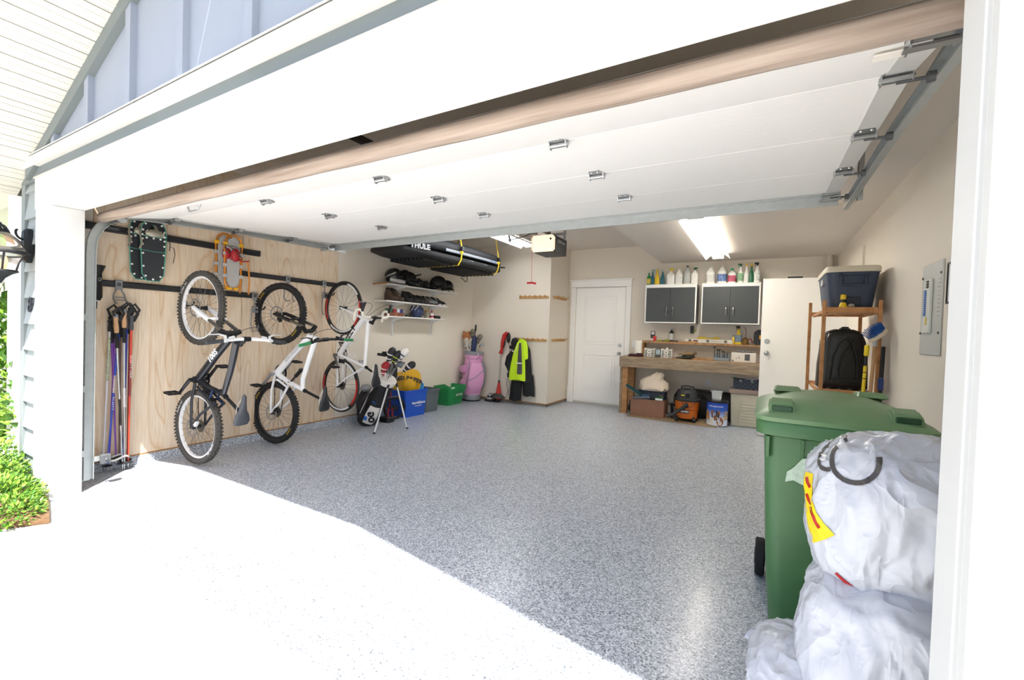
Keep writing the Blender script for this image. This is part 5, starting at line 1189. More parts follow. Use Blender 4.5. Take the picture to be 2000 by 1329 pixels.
blue_p = mat('bin_blue', '#1450c0', .4); grey_p = mat('bin_grey', '#5f676b', .45); green_p = mat('bin_green', '#1f8a4a', .42)
bb = tote('recycling_bin', 'blue recycling bin holding the yellow paper sack', 'bin', T(-4.70, 5.05, 0) @ RZ(pi/2-.04), .42, .38, .48, .43, .40, blue_p, .012, 0)
text('bin_lettering', 'NorthShore', .055, WM[bb] @ frame((.05, -.205, .2), (1, 0, 0), (0, -1, .1)), lett_w, bb, depth=.003, bold=.001)
text('bin_lettering', 'Recycling Box', .026, WM[bb] @ frame((.05, -.20, .155), (1, 0, 0), (0, -1, .1)), lett_w, bb, depth=.003)
def paper_sack():
    s = root('paper_sack', 'yellow MIXED PAPER sack standing in blue bin', 'sack', (-4.70, 5.02, .02))
    ym = mat('sack_yellow', '#e0ac12', .5, bump=.15, bscale=14)
    M = T(-4.69, 5.02, 0) @ RZ(.80)      # local x = width, -y faces the door
    rings = []
    for z, w, d, dy in ((.05, .14, .06, .02), (.25, .17, .07, .02), (.38, .20, .06, .01), (.50, .225, .045, 0), (.60, .215, .03, 0), (.655, .17, .016, .005), (.675, .10, .008, .008)):
        row = []
        for t in [2*pi*k/28 for k in range(28)]:
            q = 1+.10*noise.noise(V((cos(t)*2, sin(t)*2, z*6)))
            row.append(V((w*cos(t)*q, dy+d*sin(t), z+(.025*cos(t) if z > .55 else 0))))
        rings.append(row)
    MB().loft(rings, M=M).build('bag', ym, s)
    text('sack_lettering', 'MIXED PAPER', .085, M @ frame((-.02, -.056, .565), (1, 0, .0), (0, -1, .12)), black_m, s, bold=.003, depth=.012, wrap=lambda p: V((p.x, p.y-1.1*p.x*p.x, p.z)))
    blob(MB(), (.05, -.055, .46), (.10, .03, .11), .2, 12, M=M).build('folded_flap', ym, s)
paper_sack()
tag(blob(MB(), (-4.56, 5.22, .41), (.035, .045, .075), .45, 5).build('blue_bag', mat('film_blue', '#2a8fd0', .35)), 'crumpled light blue bag on the rim of the blue bin', 'bag')
gb = tote('grey_tote', 'plain grey bin between the blue and green bins', 'bin', T(-4.72, 5.47, 0) @ RZ(pi/2), .30, .34, .34, .38, .36, grey_p, .012)
for k in range(3):
    lab = ('bottom green recycling box with ribbed front of the nested stack', 'middle green recycling box of the nested stack', 'top green recycling box of the nested stack')[k]
    t = tote('green_box', lab, 'bin', T(-4.795, 6.25, .002+k*.032) @ RZ(pi/2+.07), .42, .24, .52, .32, .265, green_p, .014, 7 if k == 0 else 0, 'nested green recycling boxes')
    if k == 0: text('bin_lettering', 'RECYCLE', .05, WM[t] @ frame((.05, -.163, .17), (1, 0, 0), (0, -1, .15)), lett_g, t, depth=.003)
    if k == 2: MB().rrect((-.22, -.178), (-.12, -.172), .232, .256, .002).build('sticker', lett_w, t, local=True)
def pink_bag():
    b = root('golf_bag', 'pink golf cart bag standing in the back left corner', 'golf bag', (-4.76, 6.86, 0))
    M = T(-4.74, 6.82, 0) @ RY(.05) @ Matrix.Diagonal((1.28, 1.28, 1, 1)); pk = mat('bag_pink', '#d59ac4', .6, bump=.05); gy = mat('bag_piping', '#8b8d92', .5)
    MB().lathe([(.12, 0), (.135, .01), (.138, .03)], 24, M).build('base_cap', blackr_m, b)
    MB().lathe([(.133, .03), (.138, .04), (.136, .12), (.13, .125)], 24, M).build('base_ring', mat('bag_silver', '#a4a6aa', .3, .5), b)
    MB().lathe([(.128, .12), (.14, .2), (.145, .4), (.135, .6), (.125, .78)], 24, M).build('body', pk, b)
    MB().lathe([(.124, .778), (.13, .79), (.134, .85), (.13, .862)], 24, M).build('upper_panel', pk, b)
    MB().lathe([(.13, .862), (.138, .868), (.138, .92), (.12, .925)], 24, M).build('collar', gy, b)
    def patch(name, m, a0, a1, z0, z1, r, bul):
        rings = []
        for i in range(9):
            z = z0+(z1-z0)*i/8; rr = r+bul*(sin(pi*i/8)**.5)
            k = .55+.45*sin(pi*min(max(i, .6), 7.4)/8)**.5; am, ah = (a0+a1)/2, (a1-a0)/2*k
            rings.append([V((rr*cos(am+ah*(j/4-1)), rr*sin(am+ah*(j/4-1)), z)) for j in range(9)]+[V((.12*cos(am-ah*(j/4-1)), .12*sin(am-ah*(j/4-1)), z)) for j in range(9)])
        return MB().loft(rings, M=M).build(name, m, b)
    patch('large_pocket', pk, -1.25, .0, .18, .72, .15, .05); patch('ball_pocket', pk, -2.4, -1.7, .50, .66, .145, .05)
    patch('side_pocket', pk, -2.35, -1.5, .16, .42, .142, .04); patch('strap_pad', gy, .35, .75, .2, .75, .145, .05)
    for pts in ([(-1.45, .14), (-1.35, .45), (-1.25, .75)], [(-1.2, .4), (-.7, .48), (-.15, .6)], [(-2.4, .45), (-1.9, .47), (-1.5, .42)], [(-2.45, .2), (-2.5, .42), (-2.4, .62)]):
        MB().tube([M @ V(((.204 if -1.3 < a < 0 else .186)*cos(a), (.204 if -1.3 < a < 0 else .186)*sin(a), z)) for a, z in pts], .008, 6).build('piping', gy, b)
    MB().tube([M @ V((.12, -.10, .80)), M @ V((.17, -.12, .85)), M @ V((.13, -.09, .90))], .012, 6).build('handle', pk, b)
    tp = M @ V((0, 0, .75))
    for lab, hd, k, m in (('club with silver head leaning left in the pink bag', V((-4.86, 6.76, 1.0)), 'iron', steel_m), ('club with orange ferrule in the pink bag', V((-4.77, 6.74, 1.02)), 'iron', steel_m), ('club at right of the pink bag', V((-4.60, 6.88, 1.05)), 'iron', steel_m), ('club under grey sock cover in the pink bag', V((-4.60, 6.82, 1.16)), 'cover', (mat('sock_grey', '#6b675f', .9), mat('sock_dark', '#47443f', .9))), ('club under olive cover behind the umbrella', V((-4.83, 6.93, 1.25)), 'cover', (mat('sock_olive', '#77705f', .9), mat('sock_dark', '#47443f', .9)))):
        golf_club(lab, tp+(hd-tp)*.12, hd, k, m, 'clubs in the pink bag')
    p = root('plush_head_cover', 'brown plush animal head cover on a club in pink bag', 'head cover', (-4.83, 6.75, 1.0))
    pl = mat('plush_brown', '#a8693f', .95, bump=.5, bscale=120); wl = mat('plush_white', '#d8d0c4', .95, bump=.5, bscale=120)
    MB().ell((-4.84, 6.76, 1.20), (.075, .07, .085)).build('head', pl, p)
    MB().ell((-4.80, 6.70, 1.14), (.045, .045, .035)).build('muzzle', wl, p)
    for s in (-1, 1): MB().ell((-4.84+s*.06, 6.76, 1.275), (.022, .015, .025)).build('ear', pl, p)
    for s in (-1, 1): MB().ell((-4.815+s*.025, 6.697, 1.205), .007, nu=8, nv=6).build('eye', black_m, p)
    MB().ell((-4.79, 6.658, 1.15), (.011, .008, .009), nu=8, nv=6).build('nose', black_m, p)
    MB().tube([(-4.84, 6.76, 1.13), (-4.81, 6.78, 1.0), (-4.79, 6.80, .9)], [.045, .03, .03], 12).build('sleeve', wl, p)
    u = root('umbrella', 'folded navy umbrella standing in the pink golf bag', 'umbrella', (-4.70, 6.80, .8))
    a, t = V((-4.72, 6.82, .80)), V((-4.66, 6.80, 1.42)); dd = (t-a).normalized()
    MB().tube([a, a+dd*.1, a+dd*.30, a+dd*.40, a+dd*.43], [.03, .05, .055, .03, .014], 10).build('canopy', mat('umbrella_navy', '#27335a', .6), u)
    MB().tube([a+dd*.42, t-dd*.09], .007, 8).build('shaft', black_m, u)
    MB().tube([t-dd*.12, t-dd*.10, t], [.014, .018, .016], 10).build('handle', black_m, u)
pink_bag()
# ================================================================ back-left wall: trimmer, chargers, jackets, pegs
def trimmer():
    t = root('string_trimmer', 'red string trimmer leaning on the back wall', 'trimmer', (-4.22, 7.0, 0))
    rd = mat('trimmer_red', '#c2251f', .35)
    P = [V((-4.12, 7.04, 1.30)), V((-4.17, 7.03, 1.24)), V((-4.205, 7.025, 1.10)), V((-4.21, 7.02, .98)), V((-4.235, 7.015, .90))]
    MB().tube(P, [.035, .05, .042, .034, .045], 12, flat=.8).build('motor_handle', rd, t)
    MB().ell((-4.095, 7.05, 1.20), (.038, .035, .10)).build('battery', black_m, t)
    MB().tube([(-4.14, 7.0, 1.14), (-4.13, 6.985, 1.08), (-4.16, 6.99, 1.02)], .014, 8).build('trigger', black_m, t)
    MB().tube([P[-1], (-4.245, 7.01, .38)], .011, 10).build('shaft', mat('shaft_grey', '#b9b4ae', .35, .5), t)
    MB().tube([(-4.245, 7.01, .40), (-4.245, 7.01, .36)], .018, 10).build('collar', black_m, t)
    MB().tube([(-4.245, 7.01, .36), (-4.245, 7.005, .20), (-4.24, 6.985, .08), (-4.24, 6.98, .05)], [.02, .045, .065, .05], 12).build('motor_head', rd, t)
    MB().loft([[V((-4.235+r*cos(a)*1.0, 6.95+r*.55*sin(a), z)) for a in [2*pi*k/20 for k in range(20)]] for r, z in ((.07, .16), (.16, .10), (.165, .085), (.05, .13))]).build('guard', mat('guard_dark', '#3b3a35', .6), t)
    MB().lathe([(.04, .012), (.045, .02), (.045, .05)], 14, T(-4.24, 6.97, 0)).build('spool', black_m, t)
trimmer()
d = root('battery_charger', 'small silver charger on black base by the back wall', 'charger', (-4.40, 6.97, 0))
MB().rrect((-4.50, 6.90), (-4.30, 7.04), 0, .035, .03).build('base', black_m, d, bevel=.008)
MB().box((-4.45, 6.93, .036), (-4.35, 7.01, .135)).build('housing', mat('charger_grey', '#c9ccd0', .4), d, bevel=.006)
MB().box((-4.44, 6.926, .07), (-4.40, 6.93, .115)).build('display', black_m, d)
MB().box((-4.43, 6.95, .136), (-4.37, 6.99, .145)).build('top_slot', black_m, d)
w = root('plug_adapter', 'black plug-in adapter with dangling cords beside the jackets', 'adapter', (-4.05, 7.08, .52))
MB().box((-4.10, YL-.008, .45), (-4.02, YL, .60)).build('outlet_plate', lett_w, w, bevel=.002)
MB().box((-4.095, YL-.06, .47), (-4.035, YL-.008, .56)).build('plug_body', black_m, w, bevel=.006)
for i, pts in enumerate(([(-4.08, 7.05, .47), (-4.10, 7.04, .35), (-4.07, 7.05, .22), (-4.09, 7.02, .10), (-4.2, 7.0, .04), (-4.32, 6.98, .02)], [(-4.05, 7.05, .47), (-4.03, 7.05, .3), (-4.06, 7.04, .18), (-4.03, 7.05, .06), (-4.06, 7.03, .01)], [(-4.065, 7.06, .56), (-4.06, 7.06, .9), (-4.085, 7.06, 1.12)])):
    MB().tube(pts, .004, 6).build('cord', black_m, w)
pegw = mat_wood('peg_pine', '#c8a068', '#b88c54', '#99703c', (6, 1, 1), 3)
def peg_rack(label, a, b, axis):
    r = root('peg_rack', label, 'peg rack', tuple((V(a)+V(b))/2), group='wooden peg racks on back wall')
    MB().box(a, b).build('backboard', pegw, r, bevel=.003)
    n = 6
    for i in range(n):
        t = (i+.5)/n
        if axis == 'x': p = V((a[0]+(b[0]-a[0])*t, a[1], (a[2]+b[2])/2)); q = p+V((0, -.06, .03))
        else: p = V((b[0], a[1]+(b[1]-a[1])*t, (a[2]+b[2])/2)); q = p+V((.06, 0, .03))
        MB().tube([p, p*.3+q*.7, q], [.007, .0075, .011], 8).build('peg', pegw, r)
peg_rack('upper peg rack on the wall facing the door', (-3.915, YL-.018, 1.925), (-3.325, YL, 1.972), 'x')
peg_rack('lower peg rack behind the hanging jackets', (-3.93, YL-.018, 1.155), (-3.335, YL, 1.20), 'x')
peg_rack('upper peg rack on the short side wall', (XN, 7.22, 1.935), (XN+.018, 7.82, 1.98), 'y')
peg_rack('lower peg rack on the short side wall', (XN, 7.22, 1.16), (XN+.018, 7.82, 1.205), 'y')
def drape(rows, seed, n=28, fold=.16, nf=5):
    rings = []
    for cx, cy, z, w, dp in rows:
        row = []
        for k in range(n):
            t = 2*pi*k/n; q = 1+fold*sin(nf*t+seed+z*3)+.12*noise.noise(V((cos(t)*2, z*5, seed)))
            row.append(V((cx+w*cos(t), cy+dp*sin(t)*q, z+.012*sin(3*t+seed))))
        rings.append(row)
    return MB().loft(rings)
def jackets():
    bm = mat('jacket_black', '#17191b', .8, bump=.25, bscale=14); y = YL-.095
    j = root('work_jacket', 'long black jacket and trousers hanging from lower peg rack', 'jacket', (-3.76, y, .1))
    drape([(-3.80, y, 1.17, .05, .03), (-3.79, y, 1.10, .11, .05), (-3.78, y, .98, .17, .065), (-3.76, y, .7, .18, .07), (-3.74, y, .5, .18, .07), (-3.73, y, .42, .175, .065)], 1).build('body', bm, j)
    drape([(-3.93, y-.02, .98, .05, .04), (-4.0, y-.02, .86, .085, .05), (-4.03, y-.02, .72, .085, .05), (-3.98, y-.02, .60, .06, .04), (-3.9, y-.02, .52, .05, .03)], 2).build('sleeve', bm, j)
    drape([(-3.84, y-.01, .55, .11, .05), (-3.87, y-.01, .3, .115, .05), (-3.88, y-.01, .07, .12, .05)], 3).build('trouser_leg', bm, j)
    drape([(-3.65, y+.02, .55, .11, .05), (-3.63, y+.02, .35, .115, .05), (-3.62, y+.02, .17, .12, .05)], 4).build('trouser_leg', bm, j)
    c = root('baseball_cap', 'black cap hooked over the lower peg rack beside the jackets', 'cap', (-3.93, y-.02, 1.1))
    blob(MB(), (-3.92, y-.02, 1.10), (.075, .055, .11), .1, 2).build('crown', bm, c)
    MB().loft([[V((-3.93+.075*cos(t), y-.06-.03*abs(sin(t)), 1.03+.035*sin(t)+dz)) for t in [2*pi*k/16 for k in range(16)]] for dz in (0, .006)]).build('brim', bm, c)
    MB().box((-3.94, y-.085, .955), (-3.895, y-.08, .975)).build('logo_patch', lett_w, c, bevel=.001)
    MB().tube([(-3.90, y, 1.19), (-3.90, y+.02, 1.215)], .005, 6).build('button', bm, c)
    h = root('hi_vis_jacket', 'fluorescent yellow jacket with grey panel hanging over black one', 'jacket', (-3.79, y-.1, .45))
    ym = mat('hi_vis', '#c8f01e', .6, bump=.2, bscale=14); gm = mat('hivis_grey', '#4a4b52', .7)
    yy = y-.075
    drape([(-3.76, yy+.03, 1.185, .045, .02), (-3.77, yy, 1.12, .07, .035), (-3.79, yy, .95, .115, .045), (-3.81, yy, .75, .145, .05), (-3.82, yy, .55, .165, .05), (-3.82, yy, .45, .17, .045)], 6).build('body', ym, h)
    drape([(-3.70, yy+.0, 1.16, .035, .03), (-3.68, yy, 1.05, .055, .035), (-3.665, yy, .9, .05, .035), (-3.66, yy, .84, .045, .03)], 8).build('sleeve', ym, h)
    drape([(-3.755, yy-.045, 1.12, .02, .012), (-3.75, yy-.052, .95, .035, .014), (-3.745, yy-.055, .75, .045, .015), (-3.745, yy-.055, .57, .05, .014)], 9).build('grey_panel', gm, h)
    for z, x0, x1 in ((.75, -3.80, -3.69),): MB().box((x0, yy-.082, z), (x1, yy-.076, z+.02)).build('reflective_strip', lett_w, h, bevel=.001)
    MB().tube([(-3.80, yy-.05, 1.10), (-3.84, yy-.058, .9)], .008, 6, flat=.4).build('reflective_piping', lett_w, h)
    # hanging loop to the rack
    MB().tube([(-3.76, yy+.03, 1.18), (-3.76, YL-.03, 1.19)], .004, 6).build('hang_loop', gm, h)
jackets()
# ================================================================ workbench wall
old_wood = mat_wood('bench_weathered', '#a3917b', '#8a7862', '#6a5947', (1.2, 8, 8), 4, .8, .3)
pine = mat_wood('bench_pine', '#b98d5f', '#a5784b', '#83592f', (1.2, 1.2, 8), 3, .7)
pineh = mat_wood('bench_pine_flat', '#b08a60', '#98734c', '#74542f', (8, 1.2, 1), 3, .7)
def workbench():
    b = root('workbench', 'weathered wooden workbench along the back wall', 'workbench', (-1.0, 7.65, 0))
    MB().box((-2.095, 7.415, .925), (.55, YR-.005, .965)).build('top', pineh, b, bevel=.003)
    MB().box((-2.10, 7.37, .79), (.55, 7.413, .962)).build('apron', old_wood, b, bevel=.004)
    MB().box((-2.095, 7.415, .79), (-2.055, YR-.01, .923)).build('side_rail', old_wood, b, bevel=.003)
    for x in (-2.05, .40):
        for y in (7.415, 7.85): MB().box((x, y, 0), (x+.09, y+.09, .923)).build('leg', pine, b, bevel=.003)
    MB().box((-2.092, 7.416, 0), (-2.052, 7.51, .788)).build('leg_board', old_wood, b, bevel=.003)
    s = root('bench_shelf', 'narrow wooden shelf raised above the workbench', 'shelf', (-.8, 7.85, .965))
    MB().box((-1.85, 7.74, 1.20), (.45, YR-.01, 1.235)).build('board', pineh, s, bevel=.003)
    for x in (-1.84, .38): MB().box((x, 7.75, .967), (x+.045, YR-.02, 1.199)).build('upright', pine, s, bevel=.002)
workbench()
Z1, Z2 = .966, 1.236
def wall_cabinet(label, x0, x1):
    z0, z1, y = 1.545, 2.178, 7.64
    c = root('wall_cabinet', label, 'cabinet', ((x0+x1)/2, YR, z0), group='charcoal door wall cabinets')
    fw = mat('cabinet_frame', '#e4e4e1', .4); dk = mat('cabinet_door', '#3c4042', .45)
    MB().box((x0, y+.02, z0), (x1, YR, z1)).build('carcass', mat('cabinet_side', '#6f6d6c', .5), c, smooth=False)
    for a, b in (((x0, y, z0), (x0+.018, y+.022, z1)), ((x1-.022, y, z0), (x1, y+.022, z1)), ((x0+.019, y, z0), (x1-.023, y+.022, z0+.018)), ((x0+.019, y, z1-.045), (x1-.023, y+.022, z1))): MB().box(a, b).build('frame_strip', fw, c, bevel=.002)
    MB().box((x0-.004, y-.004, z1+.0005), (x1+.004, YR, z1+.012)).build('top_panel', fw, c, bevel=.002)
    xm = (x0+x1)/2
    for s, a, b in ((-1, x0+.02, xm-.002), (1, xm+.002, x1-.024)):
        d = MB().box((a, y+.004, z0+.02), (b, y+.019, z1-.047)).build('door', dk, c, bevel=.002)
        hx_ = xm+s*.05
        MB().tube([(hx_, y+.004, z0+.12), (hx_, y-.024, z0+.145), (hx_, y-.03, z0+.2), (hx_, y-.024, z0+.255), (hx_, y+.004, z0+.28)], [.008, .011, .012, .011, .008], 8).build('handle', chrome_m, d)
    MB().cyl((xm+.02, y+.004, z0+.055), (xm+.02, y-.004, z0+.055), .011, n=12).build('lock', black_m, c)
wall_cabinet('left wall cabinet with two charcoal doors', -1.772, -.96)
wall_cabinet('right wall cabinet with two charcoal doors', -.885, -.06)
# ---- bottles on top of the cabinets
ZK = 2.191
def bx_(zx): return (-1.765+(.14*zx-22)/100*.809)*1.012
def bottle(name, label, zx, h, w, m, cap_m, kind, label_m=None, y=7.76, z=ZK, x=None, group='bottles on the wall cabinets', d=None):
    x = bx_(zx) if x is None else x
    b = root(name, label, 'bottle', (x, y, z), group=group); r = w/2; d_ = (d or w*.62)/2
    def oval(rx, ry, zz, e=.55): return [V((x+rx*math.copysign(abs(cos(t))**e, cos(t)), y+ry*math.copysign(abs(sin(t))**e, sin(t)), z+zz)) for t in [2*pi*k/20 for k in range(20)]]
    if kind == 'round': prof = [(.92, 0), (1, .03), (1, .62), (.8, .72), (.38, .8), (.34, .86)]
    elif kind == 'taper': prof = [(.92, 0), (1, .03), (1, .40), (.75, .52), (.40, .72), (.36, .85)]
    elif kind == 'jug': prof = [(.92, 0), (1, .03), (1, .60), (.85, .70), (.35, .92), (.30, .94)]
    else: prof = [(.95, 0), (1, .02), (1, .60), (.55, .72), (.34, .80), (.3, .84)]
    top = prof[-1][1]*h
    MB().loft([oval(r*k, max(d_*k, r*k*.5 if k < .6 else 0), zz*h, .55 if k > .6 else 1) for k, zz in prof]).build('body', m, b)
    if label_m: MB().loft([oval(r*1.012, d_*1.02, zz*h) for zz in (.12, .52)]).build('label_print', label_m, b)
    rc = r*.36
    if kind == 'jug':
        MB().lathe([(rc, top), (rc, h), (rc*.8, h+.002)], 14, T(x, y, z)).build('cap', cap_m, b)
    elif cap_m[0] == 's':
        cm = cap_m[1]; hd = h-top
        MB().lathe([(.014, top), (.013, top+hd*.35)], 12, T(x, y, z)).build('collar', cm, b)
        sg = cap_m[2]
        MB().tube([(x-sg*.02, y, z+h-.014), (x+sg*.012, y, z+h-.010), (x+sg*.042, y, z+h-.010)], [.012, .014, .009], 8).tube([(x, y, z+top+.008), (x, y, z+h-.012)], .011, 8).build('spray_head', cm, b)
        MB().tube([(x+sg*.022, y, z+h-.018), (x+sg*.03, y, z+h-.045), (x+sg*.022, y, z+h-.06)], .005, 6).build('trigger', cm, b)
    else: MB().lathe([(rc*1.1, top), (rc*1.1, h*.98), (rc*.7, h)], 14, T(x, y, z)).build('cap', cap_m[1], b)
    return b
def pl(n, c, r=.4): return mat('plastic_'+n, c, r)
wj = pl('white', '#dddcd6'); tl = pl('teal', '#235e6c'); yl = pl('yellow', '#e0bd20'); gn = pl('green', '#1f7a3c'); gyp = pl('grey', '#a7aaa6'); bkp = pl('black', '#1c1c1c'); dgn = pl('dkgreen', '#14603c')
lblw = mat('print_white', '#c9c9c4', .5, var=.25, vscale=70); lbly = mat('print_multi', '#c8b040', .5, var=.5, vscale=50); lblp = mat('print_pink', '#b64a63', .5, var=.3, vscale=40); lblb = mat('print_blue', '#5c76a8', .5, var=.4, vscale=40)
bottle('cleaner_bottle', 'small green bottle at far left on left cabinet', 190, .215, .068, gn, ('c', gn), 'round', lbly)
bottle('spray_bottle', 'teal spray bottle second from left on left cabinet', 243, .265, .066, tl, ('s', pl('pale', '#8fb3a8'), 1), 'taper')
bottle('spray_bottle', 'yellow bottle on left cabinet between the teal bottles', 308, .275, .075, yl, ('c', yl), 'taper')
bottle('spray_bottle', 'teal bottle with clear top right of the yellow bottle', 388, .265, .07, tl, ('c', pl('clear', '#b9c4c4')), 'taper')
bottle('jug', 'wide white jug with yellow sprayer on left cabinet', 503, .275, .135, wj, ('s', yl, 1), 'square', d=.09)
bottle('jug', 'white jug with printed label in middle of left cabinet', 618, .255, .118, wj, wj, 'jug', lblw, d=.1)
bottle('jug', 'tall grey jug with black cap on left cabinet', 728, .305, .105, gyp, bkp, 'jug', d=.1)
bottle('spray_bottle', 'white bottle with green sprayer at right end of left cabinet', 830, .275, .108, wj, ('s', dgn, 1), 'square', d=.08)
bottle('jug', 'white jug with peaked top at left end of right cabinet', 1040, .28, .135, wj, wj, 'jug', lblw, d=.12)
bottle('jug', 'second white peaked jug on the right cabinet', 1185, .285, .135, wj, wj, 'jug', lblb, d=.12)
dj = bottle('detergent_jug', 'white jug with pink label and green cap on right cabinet', 1308, .24, .115, wj, ('c', pl('capgreen', '#1f9a6a')), 'round', lblp, d=.08)
MB().tube([(bx_(1345), 7.75, ZK+.06), (bx_(1358), 7.75, ZK+.12), (bx_(1340), 7.75, ZK+.175)], .012, 8).build('handle_loop', wj, dj)
bottle('spray_bottle', 'white bottle with dark green sprayer on right cabinet', 1412, .305, .085, wj, ('s', dgn, -1), 'taper', mat('print_green', '#7fa882', .5, var=.4, vscale=40))
bottle('cleaner_bottle', 'slim white bottle with yellow cap on right cabinet', 1482, .31, .07, wj, ('c', pl('capyellow', '#d9a513')), 'taper')
bottle('cleaner_bottle', 'slim green bottle with yellow cap on right cabinet', 1543, .305, .07, dgn, ('c', MATS['plastic_capyellow']), 'taper')
bottle('spray_bottle', 'white bottle with black sprayer at right end of right cabinet', 1610, .315, .085, wj, ('s', bkp, -1), 'taper', mat('print_flower', '#cfd3cb', .5, var=.5, vscale=30))
# ---- wall fittings
def plate(name, label, cat, x, z, w, h, m, y=YR):
    p = root(name, label, cat, (x, y, z)); MB().box((x-w/2, y-.008, z-h/2), (x+w/2, y, z+h/2)).build('plate', m, p, bevel=.003); return p
p = plate('outlet', 'white double outlet under the workbench', 'outlet', -.775, .576, .075, .12, lett_w)
for dz in (-.028, .028): MB().rrect((-.018, -.017), (.018, .017), 0, .003, .012, M=frame((-.775, YR-.008, .576+dz), (1, 0, 0), (0, -1, 0))).build('socket_face', mat('socket_white', '#cfd0d2', .4), p)
p = plate('light_switch', 'white light switch beside the back door', 'switch', -2.015, 1.175, .075, .12, lett_w)
MB().box((-2.03, YR-.013, 1.145), (-2.0, YR-.008, 1.205)).build('rocker', whiteg, p, bevel=.002)
p = plate('door_control', 'black wall control with white button above bench shelf', 'wall control', -1.69, 1.345, .075, .125, black_m)
MB().box((-1.717, YR-.014, 1.345), (-1.663, YR-.008, 1.40)).build('button', lett_w, p, bevel=.003)
MB().box((-1.715, YR-.012, 1.30), (-1.665, YR-.008, 1.325)).build('key_row', mat('key_grey', '#3d3f42', .5), p, bevel=.002)
p = root('stud_finder', 'black tool with lime button hung between the cabinets', 'tool', (-1.04, YR, 1.44))
MB().rrect((-1.075, 1.385), (-1.02, 1.515), 0, .03, .012, M=Matrix(((1,0,0,0),(0,0,-1,YR-.002),(0,1,0,0),(0,0,0,1)))).build('body', black_m, p, bevel=.004)
MB().tube([(-1.03, YR-.02, 1.42), (-1.0, YR-.02, 1.43), (-.97, YR-.02, 1.45)], [.012, .010, .004], 8).build('clip', mat('lime', '#a9c226', .5), p)
MB().cyl((-1.048, YR-.032, 1.41), (-1.048, YR-.04, 1.41), .014, n=12).build('button', mat('key_grey', '#3d3f42', .5), p)
# ---- things on the bench shelf
def small_box(name, label, cat, a, b, parts=(), m=None, bevel=.004):
    o = root(name, label, cat, ((a[0]+b[0])/2, (a[1]+b[1])/2, a[2])); MB().box(a, b).build('body', m, o, bevel=bevel)
    for nm, pa, pb, pm in parts: MB().box(pa, pb).build(nm, pm, o, bevel=min(bevel, .002))
    return o
yS = 7.82
o = root('tape_roll', 'small red tape dispenser on bench shelf', 'tape', (-1.625, yS, Z2))
MB().rrect((-1.645, 0), (-1.603, .085), -.03, .03, .012, M=Matrix(((1,0,0,0),(0,0,1,yS),(0,1,0,Z2),(0,0,0,1)))).build('body', mat('tape_red', '#d41f1d', .35), o)
MB().box((-1.636, yS-.032, Z2+.03), (-1.612, yS-.029, Z2+.06)).build('label_print', mat('tape_dark', '#a21515', .4), o)
def hand_tool(label, x0, x1, hm, tm, y, zz=Z2, r=.012):
    t = root('hand_tool', label, 'hand tool', ((x0+x1)/2, y, zz)); xm = x0+(x1-x0)*.5
    MB().tube([(x0, y, zz+r), (xm, y, zz+r)], [r*.8, r], 8).build('grip', hm, t); MB().tube([(xm, y, zz+r), (x1, y+.01, zz+r)], [r*.45, r*.3], 6).build('blade', tm, t)
lime = mat('tool_lime', '#8e9c2a', .5); dkt = mat('tool_dark', '#3a372f', .5)
hand_tool('dark pliers lying beside the red tape', -1.58, -1.44, dkt, steel_m, 7.80)
hand_tool('lime handled tool lying left on bench shelf', -1.575, -1.43, lime, dkt, 7.765, r=.014)
hand_tool('lime handled tool below the dark bottle', -1.45, -1.30, lime, dkt, 7.765, r=.018)
hand_tool('pale handled chisel near middle of bench shelf', -1.50, -1.38, mat('tool_pale', '#b3a67f', .6), steel_m, 7.84)
hand_tool('dark screwdriver right of the lime tools', -1.30, -1.17, dkt, steel_m, 7.775)
MB_w = mat_wood('ruler_wood', '#cfa468', '#bb8d50', '#9a7038', (1, 8, 8), 3)
o = root('wood_stick', 'flat wooden stick lying on bench shelf', 'stick', (-1.08, 7.77, Z2)); MB().box((-1.22, 7.76, Z2), (-.93, 7.785, Z2+.014)).build('strip', MB_w, o, bevel=.002); MB().box((-1.04, 7.762, Z2+.0142), (-.94, 7.783, Z2+.024)).build('upper_strip', MB_w, o, bevel=.002)
o = root('dark_bottle', 'dark bottle with white label on bench shelf', 'bottle', (-1.36, 7.87, Z2))
MB().lathe([(.036, 0), (.04, .006), (.04, .15), (.03, .17), (.014, .185), (.013, .20)], 18, T(-1.36, 7.87, Z2)).build('body', bkp, o)
MB().lathe([(.0405, .03), (.0405, .14)], 18, T(-1.36, 7.87, Z2)).build('label_print', lblw, o)
MB().lathe([(.0405, .005), (.0405, .028)], 18, T(-1.36, 7.87, Z2)).build('label_band', mat('band_maroon', '#6a2436', .5), o)
MB().lathe([(.014, .2), (.014, .225)], 14, T(-1.36, 7.87, Z2)).build('cap', gyp, o)
o = root('spirit_level', 'long silver spirit level standing on bench shelf', 'level', (-.72, 7.79, Z2))
MB().box((-1.13, 7.775, Z2), (-.42, 7.80, Z2+.062)).build('beam', mat('level_alu', '#c4bfb3', .4, .3), o, bevel=.003)
for x in (-1.05, -.78, -.52): MB().box((x-.022, 7.772, Z2+.012), (x+.022, 7.776, Z2+.052)).build('vial', mat('vial_dark', '#54523d', .3), o)
MB().box((-1.0, 7.772, Z2+.015), (-.93, 7.776, Z2+.045)).build('brand_panel', mat('level_purple', '#6b2a44', .5), o)
text('level_marking', 'JOHNSON', .035, frame((-.65, 7.7735, Z2+.032), (1, 0, 0), (0, -1, 0)), mat('level_text', '#7a766c', .5), o)
o = root('yellow_square', 'yellow speed square behind the spirit level', 'square', (-.78, 7.86, Z2))
